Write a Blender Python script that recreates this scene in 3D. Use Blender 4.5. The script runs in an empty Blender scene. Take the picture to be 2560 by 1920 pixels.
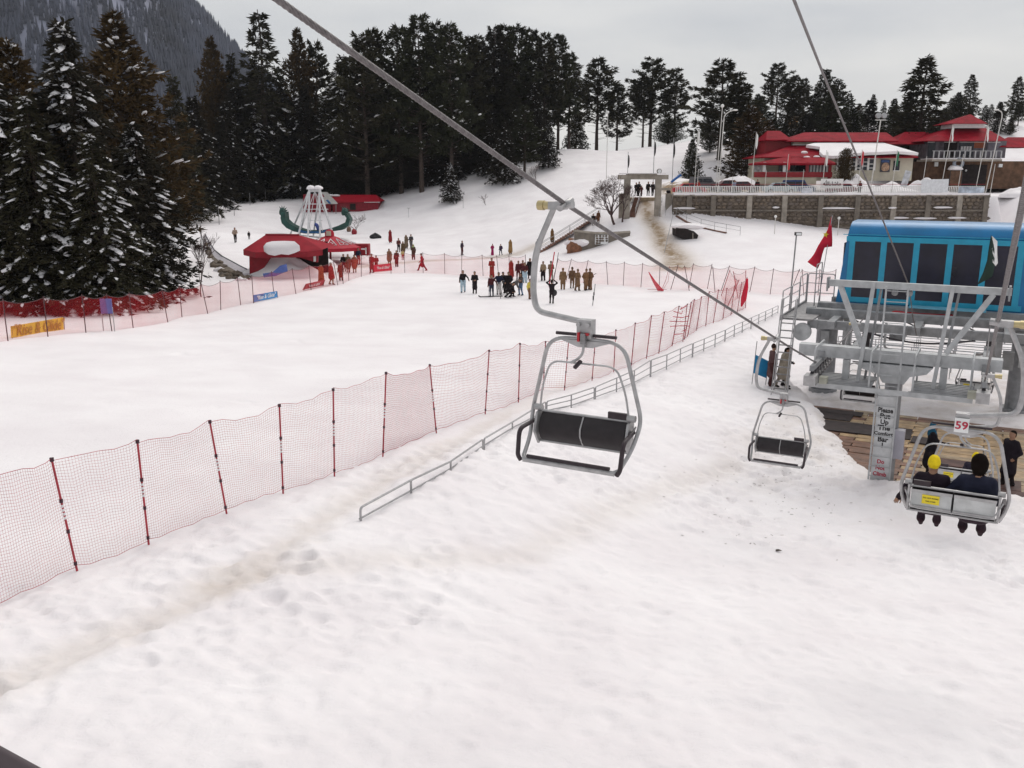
import bpy, bmesh, math, random
import numpy as np
from mathutils import Vector, Matrix
random.seed(7); np.random.seed(7)
R = math.radians
SC = bpy.context.scene
COL = SC.collection
# ---------------------------------------------------------------- camera
F = 2236.0                     # focal length in photo pixels (2560 wide)
PITCH = R(13.1); CP, SP = math.cos(PITCH), math.sin(PITCH)
cam = bpy.data.cameras.new('camera'); cam_ob = bpy.data.objects.new('camera', cam); COL.objects.link(cam_ob)
cam_ob.location = (0, 0, 0); cam_ob.rotation_euler = (R(90) - PITCH, 0, 0)
cam.sensor_width = 36; cam.lens = 36 * F / 2560; cam.clip_start = .1; cam.clip_end = 20000
SC.camera = cam_ob
# ---------------------------------------------------------------- overcast sky, soft sun, exposure
SUN_EL, SUN_AZ = R(50), R(35)
world = bpy.data.worlds.new('World'); SC.world = world; world.use_nodes = True
wn, wl = world.node_tree.nodes, world.node_tree.links
wn.clear()
wo = wn.new('ShaderNodeOutputWorld'); bg = wn.new('ShaderNodeBackground'); wl.new(bg.outputs[0], wo.inputs[0])
sky = wn.new('ShaderNodeTexSky'); sky.sky_type = 'NISHITA'; sky.sun_disc = False
sky.sun_elevation = SUN_EL; sky.sun_rotation = SUN_AZ; sky.dust_density = 4; sky.air_density = 1
tc = wn.new('ShaderNodeTexCoord'); mp = wn.new('ShaderNodeMapping'); mp.inputs['Scale'].default_value = (1.3, 1.3, 5)
mp.inputs['Location'].default_value = (.3, 1.7, .2)
wl.new(tc.outputs['Generated'], mp.inputs[0])
nz = wn.new('ShaderNodeTexNoise'); nz.inputs['Scale'].default_value = 1.6; nz.inputs['Detail'].default_value = 6; nz.inputs['Roughness'].default_value = .5
wl.new(mp.outputs[0], nz.inputs['Vector'])
cr = wn.new('ShaderNodeValToRGB')
cr.color_ramp.elements[0].position = .34; cr.color_ramp.elements[0].color = (5.0, 5.2, 5.5, 1)
cr.color_ramp.elements[1].position = .62; cr.color_ramp.elements[1].color = (7.3, 7.25, 7.1, 1)
wl.new(nz.outputs[0], cr.inputs[0])
mx = wn.new('ShaderNodeMixRGB'); mx.inputs[0].default_value = .9
wl.new(sky.outputs[0], mx.inputs[1]); wl.new(cr.outputs[0], mx.inputs[2]); wl.new(mx.outputs[0], bg.inputs[0])
bg.inputs[1].default_value = .1
sl = bpy.data.lights.new('sun', 'SUN'); sl.energy = 1.5; sl.angle = R(50); sl.color = (1, .96, .9)
sun = bpy.data.objects.new('sun', sl); COL.objects.link(sun)
sun.rotation_euler = (R(90) - SUN_EL, 0, math.pi - SUN_AZ)
SC.view_settings.view_transform = 'Standard'; SC.view_settings.look = 'None'
SC.view_settings.exposure = .18; SC.view_settings.gamma = 1; SC.view_settings.use_curve_mapping = False
SC.cycles.max_bounces = 5; SC.cycles.diffuse_bounces = 2; SC.cycles.glossy_bounces = 2; SC.cycles.transparent_max_bounces = 12
SC.cycles.volume_bounces = 0; SC.cycles.use_denoising = True; SC.cycles.use_adaptive_sampling = True; SC.cycles.adaptive_threshold = .02
# ---------------------------------------------------------------- photo pixel <-> place
def ray(px, py):
    cx, cy = (px - 1280) / F, (py - 960) / F
    return np.array((cx, CP - SP * cy, -(SP + CP * cy)))
def P(px, py, z): return ray(px, py) * z                      # at depth z along the view axis
def BP(px, py, Y): r = ray(px, py); return r * (Y / r[1])     # on the upright plane Y
def onZ(px, py, Z): r = ray(px, py); return r * (Z / r[2])
CA, SA = .8815, .4723
def L(c, a, z): return np.array((c * CA + a * SA, -c * SA + a * CA, z))      # lift frame: across, along, up
LIFT_ROT = -math.atan2(SA, CA)
# ---------------------------------------------------------------- noise
def _h(i, j, s):
    n = (i * 374761393 + j * 668265263 + s * 2147483647) & 0xffffffff
    n = ((n ^ (n >> 13)) * 1274126177) & 0xffffffff
    return ((n ^ (n >> 16)) & 0xffff) / 65535.0
def vnoise(x, y, s=0):
    x = np.asarray(x, float); y = np.asarray(y, float)
    i = np.floor(x).astype(np.int64); j = np.floor(y).astype(np.int64); u = x - i; v = y - j
    u = u * u * (3 - 2 * u); v = v * v * (3 - 2 * v)
    a, b, c, d = _h(i, j, s), _h(i + 1, j, s), _h(i, j + 1, s), _h(i + 1, j + 1, s)
    return (a + (b - a) * u) * (1 - v) + (c + (d - c) * u) * v
def fbm(x, y, o=4, s=0):
    t = 0; A = .5
    for k in range(o): t = t + A * vnoise(x * 2 ** k, y * 2 ** k, s + k * 17); A *= .5
    return t
def sstep(x, a, b):
    t = np.clip((x - a) / (b - a), 0, 1); return t * t * (3 - 2 * t)
# ---------------------------------------------------------------- materials
MATS = {}
def M(name, col, rough=.6, metal=0., var=.12, scale=3., bump=0., bscale=30., spec=.4, coord='Object', wave=None):
    if name in MATS: return MATS[name]
    m = bpy.data.materials.new(name); m.use_nodes = True; n, l = m.node_tree.nodes, m.node_tree.links
    b = n['Principled BSDF']; b.inputs['Roughness'].default_value = rough; b.inputs['Metallic'].default_value = metal
    b.inputs['Specular IOR Level'].default_value = spec
    t = n.new('ShaderNodeTexCoord'); c4 = (*col, 1)
    z = n.new('ShaderNodeTexNoise'); z.inputs['Scale'].default_value = scale; z.inputs['Detail'].default_value = 5; l.new(t.outputs[coord], z.inputs['Vector'])
    r = n.new('ShaderNodeValToRGB'); r.color_ramp.elements[0].position = .3; r.color_ramp.elements[1].position = .7
    r.color_ramp.elements[0].color = tuple(max(0, x * (1 - var)) for x in col) + (1,); r.color_ramp.elements[1].color = tuple(min(1, x * (1 + var)) for x in col) + (1,)
    l.new(z.outputs[0], r.inputs[0]); l.new(r.outputs[0], b.inputs['Base Color'])
    if wave:
        w = n.new('ShaderNodeTexWave'); w.inputs['Scale'].default_value = wave; w.bands_direction = 'X'; l.new(t.outputs[coord], w.inputs['Vector'])
        bp = n.new('ShaderNodeBump'); bp.inputs['Strength'].default_value = .5; bp.inputs['Distance'].default_value = .03; l.new(w.outputs[1], bp.inputs['Height']); l.new(bp.outputs[0], b.inputs['Normal'])
    elif bump:
        z2 = n.new('ShaderNodeTexNoise'); z2.inputs['Scale'].default_value = bscale; z2.inputs['Detail'].default_value = 4; l.new(t.outputs[coord], z2.inputs['Vector'])
        bp = n.new('ShaderNodeBump'); bp.inputs['Strength'].default_value = bump; bp.inputs['Distance'].default_value = .05; l.new(z2.outputs[0], bp.inputs['Height']); l.new(bp.outputs[0], b.inputs['Normal'])
    MATS[name] = m; return m
# ---------------------------------------------------------------- mesh builder
class MB:
    def __init__(s): s.v = []; s.f = []; s.m = []; s.n = 0
    def add(s, v, f, mi=0):
        v = [tuple(map(float, p)) for p in v]; s.v += v; s.f += [tuple(i + s.n for i in q) for q in f]; s.m += [mi] * len(f); s.n += len(v); return s
    def box(s, c, d, rz=0, mi=0, rot=None):
        x, y, z = d[0] / 2, d[1] / 2, d[2] / 2
        q = [(-x, -y, -z), (x, -y, -z), (x, y, -z), (-x, y, -z), (-x, -y, z), (x, -y, z), (x, y, z), (-x, y, z)]
        if rot is not None: q = [tuple(rot @ Vector(p)) for p in q]
        elif rz: q = [(p[0] * math.cos(rz) - p[1] * math.sin(rz), p[0] * math.sin(rz) + p[1] * math.cos(rz), p[2]) for p in q]
        return s.add([(p[0] + c[0], p[1] + c[1], p[2] + c[2]) for p in q], [(0, 3, 2, 1), (4, 5, 6, 7), (0, 1, 5, 4), (1, 2, 6, 5), (2, 3, 7, 6), (3, 0, 4, 7)], mi)
    def beam(s, a, b, w, h, up=(0, 0, 1), mi=0):
        a, b = Vector(a), Vector(b); d = b - a; L_ = d.length; d.normalize(); sd = d.cross(Vector(up))
        if sd.length < 1e-4: sd = d.cross(Vector((1, 0, 0)))
        sd.normalize(); u = sd.cross(d)
        return s.box((a + b) / 2, (w, L_, h), rot=Matrix((sd, d, u)).transposed(), mi=mi)
    def tube(s, pts, r, n=8, mi=0, closed=False, caps=True):
        pts = [Vector(p) for p in pts]; N = len(pts); rr = r if hasattr(r, '__len__') else [r] * N
        t0 = (pts[1] - pts[0]).normalized(); up = Vector((0, 0, 1)) if abs(t0.z) < .9 else Vector((1, 0, 0))
        nx = t0.cross(up).normalized(); V = []; prev = t0
        for i, p in enumerate(pts):
            if closed: t = (pts[(i + 1) % N] - pts[i - 1])
            else: t = (pts[min(i + 1, N - 1)] - pts[max(i - 1, 0)])
            t = t.normalized() if t.length > 1e-9 else prev
            nx = (nx - t * nx.dot(t)); nx = nx.normalized() if nx.length > 1e-6 else t.orthogonal().normalized(); ny = t.cross(nx); prev = t
            for k in range(n):
                an = 2 * math.pi * k / n; V.append(p + (nx * math.cos(an) + ny * math.sin(an)) * rr[i])
        Fs = [(i * n + k, i * n + (k + 1) % n, (i + 1) * n + (k + 1) % n, (i + 1) * n + k) for i in range(N - 1) for k in range(n)]
        if closed: Fs += [((N - 1) * n + k, (N - 1) * n + (k + 1) % n, (k + 1) % n, k) for k in range(n)]
        elif caps: Fs += [tuple(range(n - 1, -1, -1)), tuple((N - 1) * n + k for k in range(n))]
        return s.add(V, Fs, mi)
    def cyl(s, a, b, r, n=12, mi=0, r2=None): return s.tube([a, b], [r, r if r2 is None else r2], n, mi)
    def lathe(s, prof, c=(0, 0, 0), n=16, mi=0):
        V = [(c[0] + r * math.cos(2 * math.pi * k / n), c[1] + r * math.sin(2 * math.pi * k / n), c[2] + z) for r, z in prof for k in range(n)]
        Fs = [(i * n + k, i * n + (k + 1) % n, (i + 1) * n + (k + 1) % n, (i + 1) * n + k) for i in range(len(prof) - 1) for k in range(n)]
        Fs += [tuple(range(n - 1, -1, -1)), tuple((len(prof) - 1) * n + k for k in range(n))]
        return s.add(V, Fs, mi)
    def prism(s, poly, off, mi=0):                      # closed polygon (3-D points) pushed along off
        n = len(poly); o = np.array(off, float); a = [np.array(p, float) for p in poly]; b = [p + o for p in a]
        return s.add(a + b, [tuple(range(n - 1, -1, -1)), tuple(range(n, 2 * n))] + [(i, (i + 1) % n, n + (i + 1) % n, n + i) for i in range(n)], mi)
    def blob(s, c, r, seed=0, mi=0, sub=2, jit=.15, flat=None):
        bm = bmesh.new(); bmesh.ops.create_icosphere(bm, subdivisions=sub, radius=1)
        V = [np.array(v.co) for v in bm.verts]; Fs = [tuple(v.index for v in f.verts) for f in bm.faces]; bm.free()
        o = []
        for p in V:
            k = 1 + jit * 2 * (float(vnoise(p[0] * 2.1 + seed, p[1] * 2.1 + p[2] * 1.7 + seed * 3, seed)) - .5)
            q = p * k
            if flat is not None and q[2] < flat: q[2] = flat
            o.append((c[0] + q[0] * r[0], c[1] + q[1] * r[1], c[2] + q[2] * r[2]))
        return s.add(o, Fs, mi)
    def build(s, name, mats, parent=None, smooth=35, loc=None, rz=0):
        me = bpy.data.meshes.new(name); me.from_pydata(s.v, [], s.f)
        for m in (mats if isinstance(mats, (list, tuple)) else [mats]): me.materials.append(m)
        if any(s.m): me.polygons.foreach_set('material_index', s.m)
        me.update()
        if smooth:
            me.polygons.foreach_set('use_smooth', [True] * len(me.polygons)); me.set_sharp_from_angle(angle=R(smooth))
        return obj(name, me, parent, loc, rz)
def pile(rx, ry, rz, seed, m, name, loc):
    nr_, ns = 16, 48; V = []; Fs = []
    for i in range(nr_ + 1):
        r = i / nr_
        for k in range(ns):
            a = 2 * math.pi * k / ns; e = 1 + .35 * (float(vnoise(2 + 1.3 * math.cos(a) + seed, 2 + 1.3 * math.sin(a), seed)) - .5) * 2
            x, y = r * math.cos(a) * e, r * math.sin(a) * e; n = float(fbm(x * 2.2 + seed * 3 + 9, y * 2.2 + 9, 4, seed))
            V.append((x * rx, y * ry, rz * (max(0, 1 - r ** 1.6)) * (.45 + 1.1 * n) - (.35 if i == nr_ else 0)))
    for i in range(nr_):
        for k in range(ns): Fs.append((i * ns + k, (i + 1) * ns + k, (i + 1) * ns + (k + 1) % ns, i * ns + (k + 1) % ns))
    return MB().add(V, Fs).build(name, m, smooth=80, loc=loc)
def obj(name, me, parent=None, loc=None, rz=0):
    o = bpy.data.objects.new(name, me); COL.objects.link(o)
    if parent is not None: o.parent = parent
    if loc is not None: o.location = tuple(map(float, loc))
    if rz: o.rotation_euler = (0, 0, rz)
    return o
def tag(o, label=None, cat=None, group=None, kind=None):
    if label: o['label'] = label
    if cat: o['category'] = cat
    if group: o['group'] = group
    if kind: o['kind'] = kind
    return o
def thing(name, label, cat, loc=(0, 0, 0), rz=0, group=None):
    return tag(obj(name, None, None, loc, rz), label, cat, group)
def dup(root, label=None, loc=None, rz=None, group=None, scale=None):
    def cp(o, par):
        c = o.copy(); COL.objects.link(c); c.parent = par
        for ch in o.children: cp(ch, c)
        return c
    r = cp(root, None)
    if loc is not None: r.location = tuple(map(float, loc))
    if rz is not None: r.rotation_euler = (0, 0, rz)
    if scale is not None: r.scale = scale
    if label: r['label'] = label
    if group: r['group'] = group
    return r
def text(body, size, m, parent, loc, rot=(R(90), 0, 0), name='lettering', ext=.004, shear=0, align='CENTER', xs=1., bold=.018):
    cu = bpy.data.curves.new(name, 'FONT'); cu.body = body; cu.size = size; cu.extrude = ext; cu.shear = shear; cu.align_x = align; cu.align_y = 'CENTER'; cu.resolution_u = 3
    cu.offset = bold * size; cu.materials.append(m); t_ = bpy.data.objects.new('t', cu); COL.objects.link(t_); bpy.context.view_layer.update()
    me = bpy.data.meshes.new_from_object(t_.evaluated_get(bpy.context.evaluated_depsgraph_get())); bpy.data.objects.remove(t_)
    if not me.materials: me.materials.append(m)
    o = obj(name, me, parent, loc); o.rotation_euler = rot; o.scale = (xs, 1, 1); tag(o, kind='stuff'); return o
def arc(c, r, a0, a1, n, ax=(1, 0, 0), ay=(0, 0, 1)):
    ax, ay, c = np.array(ax, float), np.array(ay, float), np.array(c, float)
    return [c + ax * r * math.cos(t) + ay * r * math.sin(t) for t in np.linspace(a0, a1, n)]
def fillet(pts, rad, n=5):
    pts = [np.array(p, float) for p in pts]; out = [pts[0]]
    for i in range(1, len(pts) - 1):
        a, b, c = pts[i - 1], pts[i], pts[i + 1]; d0 = (a - b) / np.linalg.norm(a - b); d1 = (c - b) / np.linalg.norm(c - b)
        k = min(rad, .45 * np.linalg.norm(a - b), .45 * np.linalg.norm(c - b)); p, q = b + d0 * k, b + d1 * k
        for t in np.linspace(0, 1, n): out.append(p * (1 - t) ** 2 + b * 2 * t * (1 - t) + q * t * t)
    return out + [pts[-1]]
# ================================================================ ground
WALL_Y = 112.0
def _rbf(pts):
    A = np.array(pts, float); xy = A[:, :2] / 50; n = len(A)
    D = np.linalg.norm(xy[:, None] - xy[None], axis=2)
    K = np.zeros((n + 3, n + 3)); K[:n, :n] = D - np.eye(n) * .02; K[:n, n] = 1; K[:n, n + 1:] = xy; K[n, :n] = 1; K[n + 1:, :n] = xy.T
    w = np.linalg.solve(K, np.append(A[:, 2], [0, 0, 0]))
    def f(X, Y):
        x, y = X / 50, Y / 50; r = w[n] + w[n + 1] * x + w[n + 2] * y
        for i in range(n): r = r + w[i] * np.sqrt((x - xy[i, 0]) ** 2 + (y - xy[i, 1]) ** 2 + 1e-4)
        return r
    return f
_far = [tuple(P(*q)) for q in [
    (425, 645, 95), (520, 575, 115), (600, 525, 140), (700, 515, 155), (800, 520, 158), (800, 583, 138), (950, 512, 152), (1130, 470, 155), (1227, 408, 165),
    (1400, 362, 176), (1515, 384, 186), (1600, 352, 186), (1740, 342, 186), (1000, 590, 130), (1200, 560, 135), (1150, 640, 110), (1300, 640, 108), (1400, 500, 135), (1330, 440, 155),
    (1600, 490, 118), (1560, 548, 110), (1650, 548, 110), (1680, 650, 97), (1780, 560, 108), (1860, 605, 100), (2000, 625, 97), (2150, 650, 93), (1720, 522, 111), (1900, 545, 111), (2050, 572, 110), (2250, 590, 110),
    (250, 640, 105), (60, 650, 105), (420, 560, 135), (150, 500, 165), (560, 640, 96), (700, 640, 100), (1450, 590, 112), (1340, 560, 118), (2500, 600, 112)]]
for X in (-75, -40, -10, 15, 45, 75):
    for Y in (50, 66, 80): _far.append((X, Y, -9.0))
_far += [(-60, 95, -9.2), (-120, 100, -9), (-120, 200, -4), (90, 100, -8.5), (120, 180, 0), (0, 260, -8), (-60, 260, -10), (80, 260, -6), (30, 200, 5)]
_farf = _rbf(_far)
_up = [tuple(P(*q)) for q in [(1967, 312, 175), (2350, 300, 182), (1760, 345, 180), (1740, 452, 124), (1700, 440, 130), (2500, 295, 175), (1800, 400, 150)]]
for X in (22, 38, 55, 72):
    for Y in (113, 122, 142): _up.append((X, Y, -2.3))
_up += [(30, 150, -1.5), (60, 155, 0), (100, 150, 0), (110, 220, 12), (30, 230, 4), (70, 240, 8)]
_upf = _rbf(_up)
LA, LZ = [-30, -5, 0, 9, 17, 22, 38, 60, 300], [-1, -4.4, -5.3, -6.4, -6.75, -7.4, -8.6, -8.9, -9]
RA, RZ = [-30, -5, 0, 5, 12, 18, 23, 26, 60, 300], [0, -4.0, -5, -5.9, -7.2, -8.3, -9.0, -9.2, -9.2, -9.2]
def _si(x, xp, fp): return (np.interp(x - 1.5, xp, fp) + np.interp(x, xp, fp) + np.interp(x + 1.5, xp, fp)) / 3
def ground(X, Y, detail=True):
    X = np.asarray(X, float); Y = np.asarray(Y, float)
    a = X * SA + Y * CA; c = X * CA - Y * SA
    lo, hi = _si(a, LA, LZ), _si(a, RA, RZ)
    wc = -12 + 0 * a; k = sstep(c + .8 * (vnoise(a * .5, c * .3, 5) - .5), -11.5, -4.3)
    near = lo * (1 - k) + hi * k
    # the boarding deck is dug into the snow
    cb = -2.4 - .41 * (a - 29) + .5 * (vnoise(a * .9, c * 0 + 3, 12) - .5)
    dk = sstep(c - cb, -.5, .35) * sstep(a + .5 * (vnoise(c * .8, a * 0, 14) - .5), 28.45, 29.15) * (1 - sstep(a, 56, 66))
    bank = np.maximum(near, -9.3 + .22 * sstep(cb - c, -.2, 1.4))
    near = near + (bank - near) * sstep(a, 27, 29) * (1 - sstep(a, 40, 46))
    near = near + .16 * np.exp(-((a - 28.3) / .7) ** 2) * sstep(c, -2.8, -1.5)
    near = near * (1 - dk) + (-9.62) * dk
    far = _farf(X, Y)
    far = far * (1 - sstep(Y, 230, 420)) + (-45) * sstep(Y, 230, 420)
    z = near + (far - near) * sstep(Y, 46, 64)
    up = _upf(X, Y); up = up * (1 - sstep(Y, 250, 420)) + (-45) * sstep(Y, 250, 420)
    m = sstep(Y - WALL_Y, .3, 1.6) * (1 - sstep(X, 60.2, 62)) * sstep(X, 18.5 - 14 * sstep(Y, 120, 165), 20.5 + 16 * sstep(Y, 118, 165))
    wide = np.maximum(sstep(Y - WALL_Y, -26, 4) * sstep(X, 60.5, 66), sstep(Y - WALL_Y, 6, 9) * sstep(X, 40, 50))
    m = np.maximum(m, wide)
    z = z + (up - z) * m
    # drop of the bank left of the mound by the red pavilion
    if detail:
        z = z + .5 * (fbm(X * .11, Y * .11, 3, 3) - .5) * sstep(Y, 80, 120) + .25 * (fbm(X * .35, Y * .35, 3, 8) - .45) * sstep(Y, 85, 110)
        dr = ((c > -24) & (Y < 60)) * 1.0
        tr = sstep(c, -13.6, -12.6) * (1 - sstep(c, -1.5, 6)) * sstep(a, -4, 4) * (1 - sstep(Y, 40, 70))
        near_m = (1 - sstep(Y, 40, 75))
        n1 = fbm(X * 2.4, Y * 2.4, 4, 21); n2 = vnoise(X * 3.3, Y * 3.3, 40)
        z = z + near_m * (.08 * (fbm(X * .4, Y * .4, 3, 31) - .45)) + tr * (.17 * (n1 - .45) - .035 * sstep(n2, .62, .85))
        sm = near_m * (1 - tr)
        z = z + sm * (.032 * (fbm(X * .9, Y * .9, 3, 61) - .45)) - sm * .05 * sstep(vnoise(X * 1.6, Y * 1.6, 77) * sstep(vnoise(X * .25, Y * .25, 78), .6, .75), .68, .9)
        z = z - .08 * _dirt_groove(X, Y)
    return z
def _poly(pp, Z=None): return [onZ(x, y, Z) if Z else G0(x, y) for x, y in pp]
def G0(px, py, detail=False):
    r = ray(px, py); t = np.geomspace(3, 400, 900); q = r[None] * t[:, None]
    d = q[:, 2] - ground(q[:, 0], q[:, 1], False)
    i = int(np.argmax(d < 0)); i = max(i, 1); a, b = t[i - 1], t[i]
    for _ in range(18):
        m = (a + b) / 2; p = r * m
        if p[2] - float(ground(p[0], p[1], detail)) < 0: b = m
        else: a = m
    return r * b
def _dist(X, Y, pl):
    best = np.full(np.shape(X), 1e9)
    for p, q in zip(pl[:-1], pl[1:]):
        dx, dy = q[0] - p[0], q[1] - p[1]; t = np.clip(((X - p[0]) * dx + (Y - p[1]) * dy) / (dx * dx + dy * dy + 1e-9), 0, 1)
        best = np.minimum(best, np.hypot(X - p[0] - t * dx, Y - p[1] - t * dy))
    return best
_TR = None
def _tracks():
    global _TR
    if _TR is None:
        t1 = [G0(*p) for p in [(-120, 1760), (0, 1700), (200, 1618), (430, 1522), (560, 1455), (690, 1370), (800, 1300), (930, 1215), (1080, 1130), (1200, 1065), (1340, 995), (1500, 920), (1640, 850)]]
        t2 = [G0(*p) for p in [(560, 1450), (690, 1418), (840, 1400), (1100, 1396), (1310, 1380), (1420, 1320), (1560, 1262), (1720, 1195), (1830, 1158)]]
        gate = [G0(*p) for p in [(1612, 499), (1618, 520), (1625, 548), (1645, 575), (1660, 610), (1690, 645), (1690, 672)]]
        path = [G0(*p) for p in [(860, 672), (960, 660), (1080, 652), (1180, 646), (1290, 632), (1340, 612)]]
        _TR = (t1, t2, gate, path)
    return _TR
def _dirt_groove(X, Y):
    if np.ndim(X) == 0: return 0.
    t1, t2, g, p = _tracks()
    w = .18 * (vnoise(X * 2, Y * 2, 9) - .5)
    return np.exp(-((_dist(X, Y, t1) + w) / .45) ** 2) + .6 * np.exp(-((_dist(X, Y, t2) + w) / .4) ** 2)
def dirt(X, Y):
    t1, t2, g, p = _tracks()
    n = fbm(X * 1.2, Y * 1.2, 4, 51); a = X * SA + Y * CA; c = X * CA - Y * SA
    d = (.20 + .22 * n * (X < 0)) * np.exp(-((_dist(X, Y, t1) + .7 * (n - .5)) / .38) ** 2) + .2 * np.exp(-((_dist(X, Y, t2) + .6 * (n - .5)) / .5) ** 2)
    dg = _dist(X, Y, g); d = d + 1.1 * np.exp(-((dg + 1.2 * (n - .5)) / (1.25 + .05 * np.clip(110 - Y, 0, 20))) ** 2) * (.4 + .9 * n)
    d = d + .55 * np.exp(-((_dist(X, Y, p) + 1.0 * (n - .5)) / 1.1) ** 2)
    st = sstep(a, 21, 33) * (1 - sstep(a, 50, 66)) * sstep(c, -9, -5) * (1 - sstep(c, 6, 14))
    d = d + st * (.07 + .30 * sstep(n, .3, .75))
    road = np.exp(-(_dist(X, Y, [(24, 120), (30, 131), (36, 146)]) / 3.2) ** 2); d = d + 1.3 * road * (.5 + n)
    ter = sstep(Y - WALL_Y, .5, 2) * (1 - sstep(Y, 126, 132)) * sstep(X, 19, 22) * (1 - sstep(X, 56, 59)); d = d + 1.3 * ter * sstep(n, .25, .5)
    return np.clip(d, 0, 1.4)
def G(px, py):
    p = G0(px, py, False); return np.array((p[0], p[1], gz(p[0], p[1])))
def gz(x, y): return float(ground(np.array([x]), np.array([y]))[0])
rows = np.concatenate([np.geomspace(4, 14, 90)[:-1], np.geomspace(14, 60, 560)[:-1], np.geomspace(60, 190, 260)[:-1], np.geomspace(190, 4200, 60)]) - 12
us = np.concatenate([np.linspace(-1.9, -.75, 22)[:-1], np.linspace(-.72, .72, 560), np.linspace(.75, 1.9, 22)[1:]])
Yg, Ug = np.meshgrid(rows, us, indexing='ij'); Xg = Ug * (Yg + 12)
Zg = ground(Xg, Yg)
nr, nc = Xg.shape
def footprints(n, rmin=.10, rmax=.2):
    rg = np.random.default_rng(5); k = 0
    while k < n:
        a = rg.uniform(2, 44); c = rg.uniform(-12.6, 3)
        x, y = L(c, a, 0)[:2]; w = vnoise(x * .22, y * .22, 91)
        tr = c < -6.5 - .05 * a or a > 21
        if y < 8 or rg.uniform() > (w - .25) * 1.6 * (1. if tr else .05): continue
        k += 1
        u = x / (y + 12); i = int(np.searchsorted(rows, y)); j = int(np.searchsorted(us, u)); r = rg.uniform(rmin, rmax); an = rg.uniform(0, 3.14); st = rg.uniform(1, 1.9)
        sl_ = (slice(max(i - 6, 0), i + 6), slice(max(j - 8, 0), j + 8)); dx, dy = Xg[sl_] - x, Yg[sl_] - y; p, q = (dx * math.cos(an) + dy * math.sin(an)) / st, -dx * math.sin(an) + dy * math.cos(an); d = np.hypot(p, q) / r
        Zg[sl_] += -rg.uniform(.012, .042) * np.exp(-d ** 4) + .014 * np.exp(-((d - 1.35) / .35) ** 2)
footprints(3400)
V = np.stack([Xg, Yg, Zg], -1).reshape(-1, 3)
ii = np.arange((nr - 1) * (nc - 1)); r_, c_ = ii // (nc - 1), ii % (nc - 1); q0 = r_ * nc + c_
FQ = np.stack([q0, q0 + 1, q0 + nc + 1, q0 + nc], -1)
def np_mesh(name, V, Q):
    me = bpy.data.meshes.new(name); k = Q.shape[1]
    me.vertices.add(len(V)); me.vertices.foreach_set('co', V.astype(np.float32).ravel())
    me.loops.add(Q.size); me.loops.foreach_set('vertex_index', Q.astype(np.int32).ravel())
    me.polygons.add(len(Q)); me.polygons.foreach_set('loop_start', np.arange(0, Q.size, k, dtype=np.int32)); me.polygons.foreach_set('loop_total', np.full(len(Q), k, np.int32))
    me.update(calc_edges=True); return me
me = np_mesh('snow_ground', V, FQ); me.polygons.foreach_set('use_smooth', [True] * len(me.polygons))
at = me.attributes.new('dirt', 'FLOAT', 'POINT'); at.data.foreach_set('value', dirt(Xg, Yg).astype(np.float32).ravel())
def snow_mat(name, attr=True):
    m = bpy.data.materials.new(name); m.use_nodes = True; n, l = m.node_tree.nodes, m.node_tree.links; b = n['Principled BSDF']
    b.inputs['Roughness'].default_value = .75; b.inputs['Specular IOR Level'].default_value = .15
    t = n.new('ShaderNodeTexCoord')
    z1 = n.new('ShaderNodeTexNoise'); z1.inputs['Scale'].default_value = .35; z1.inputs['Detail'].default_value = 6; l.new(t.outputs['Object'], z1.inputs['Vector'])
    r1 = n.new('ShaderNodeValToRGB'); r1.color_ramp.elements[0].color = (.81, .768, .784, 1); r1.color_ramp.elements[1].color = (.875, .842, .854, 1)
    r1.color_ramp.elements[0].position = .35; r1.color_ramp.elements[1].position = .65; l.new(z1.outputs[0], r1.inputs[0]); col = r1.outputs[0]
    if attr:
        at = n.new('ShaderNodeAttribute'); at.attribute_name = 'dirt'
        z3 = n.new('ShaderNodeTexNoise'); z3.inputs['Scale'].default_value = 3.; z3.inputs['Detail'].default_value = 5; z3.inputs['Roughness'].default_value = .65; l.new(t.outputs['Object'], z3.inputs['Vector'])
        ad = n.new('ShaderNodeMath'); ad.operation = 'MULTIPLY_ADD'; l.new(z3.outputs[0], ad.inputs[0]); l.new(at.outputs['Fac'], ad.inputs[1])
        hf = n.new('ShaderNodeMath'); hf.operation = 'MULTIPLY'; hf.inputs[1].default_value = .5; l.new(at.outputs['Fac'], hf.inputs[0]); l.new(hf.outputs[0], ad.inputs[2])
        r2 = n.new('ShaderNodeValToRGB'); e = r2.color_ramp.elements; e[0].position = .02; e[0].color = (0, 0, 0, 1); e[1].position = 1.0; e[1].color = (1, 1, 1, 1); l.new(ad.outputs[0], r2.inputs[0])
        r4 = n.new('ShaderNodeValToRGB'); e = r4.color_ramp.elements; e[0].position = .0; e[0].color = (.55, .46, .36, 1); e[1].position = 1.0; e[1].color = (.27, .19, .115, 1); l.new(ad.outputs[0], r4.inputs[0])
        mx = n.new('ShaderNodeMixRGB'); l.new(r2.outputs[0], mx.inputs[0]); l.new(col, mx.inputs[1]); l.new(r4.outputs[0], mx.inputs[2]); col = mx.outputs[0]
    l.new(col, b.inputs['Base Color'])
    z2 = n.new('ShaderNodeTexNoise'); z2.inputs['Scale'].default_value = 6.5; z2.inputs['Detail'].default_value = 10; z2.inputs['Roughness'].default_value = .74; l.new(t.outputs['Object'], z2.inputs['Vector'])
    bp = n.new('ShaderNodeBump'); bp.inputs['Strength'].default_value = .42; bp.inputs['Distance'].default_value = .08; l.new(z2.outputs[0], bp.inputs['Height']); l.new(bp.outputs[0], b.inputs['Normal'])
    return m
SNOW = snow_mat('snow', False)
me.materials.append(snow_mat('snow_ground_material'))
tag(obj('snow_ground', me), kind='structure')
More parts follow.
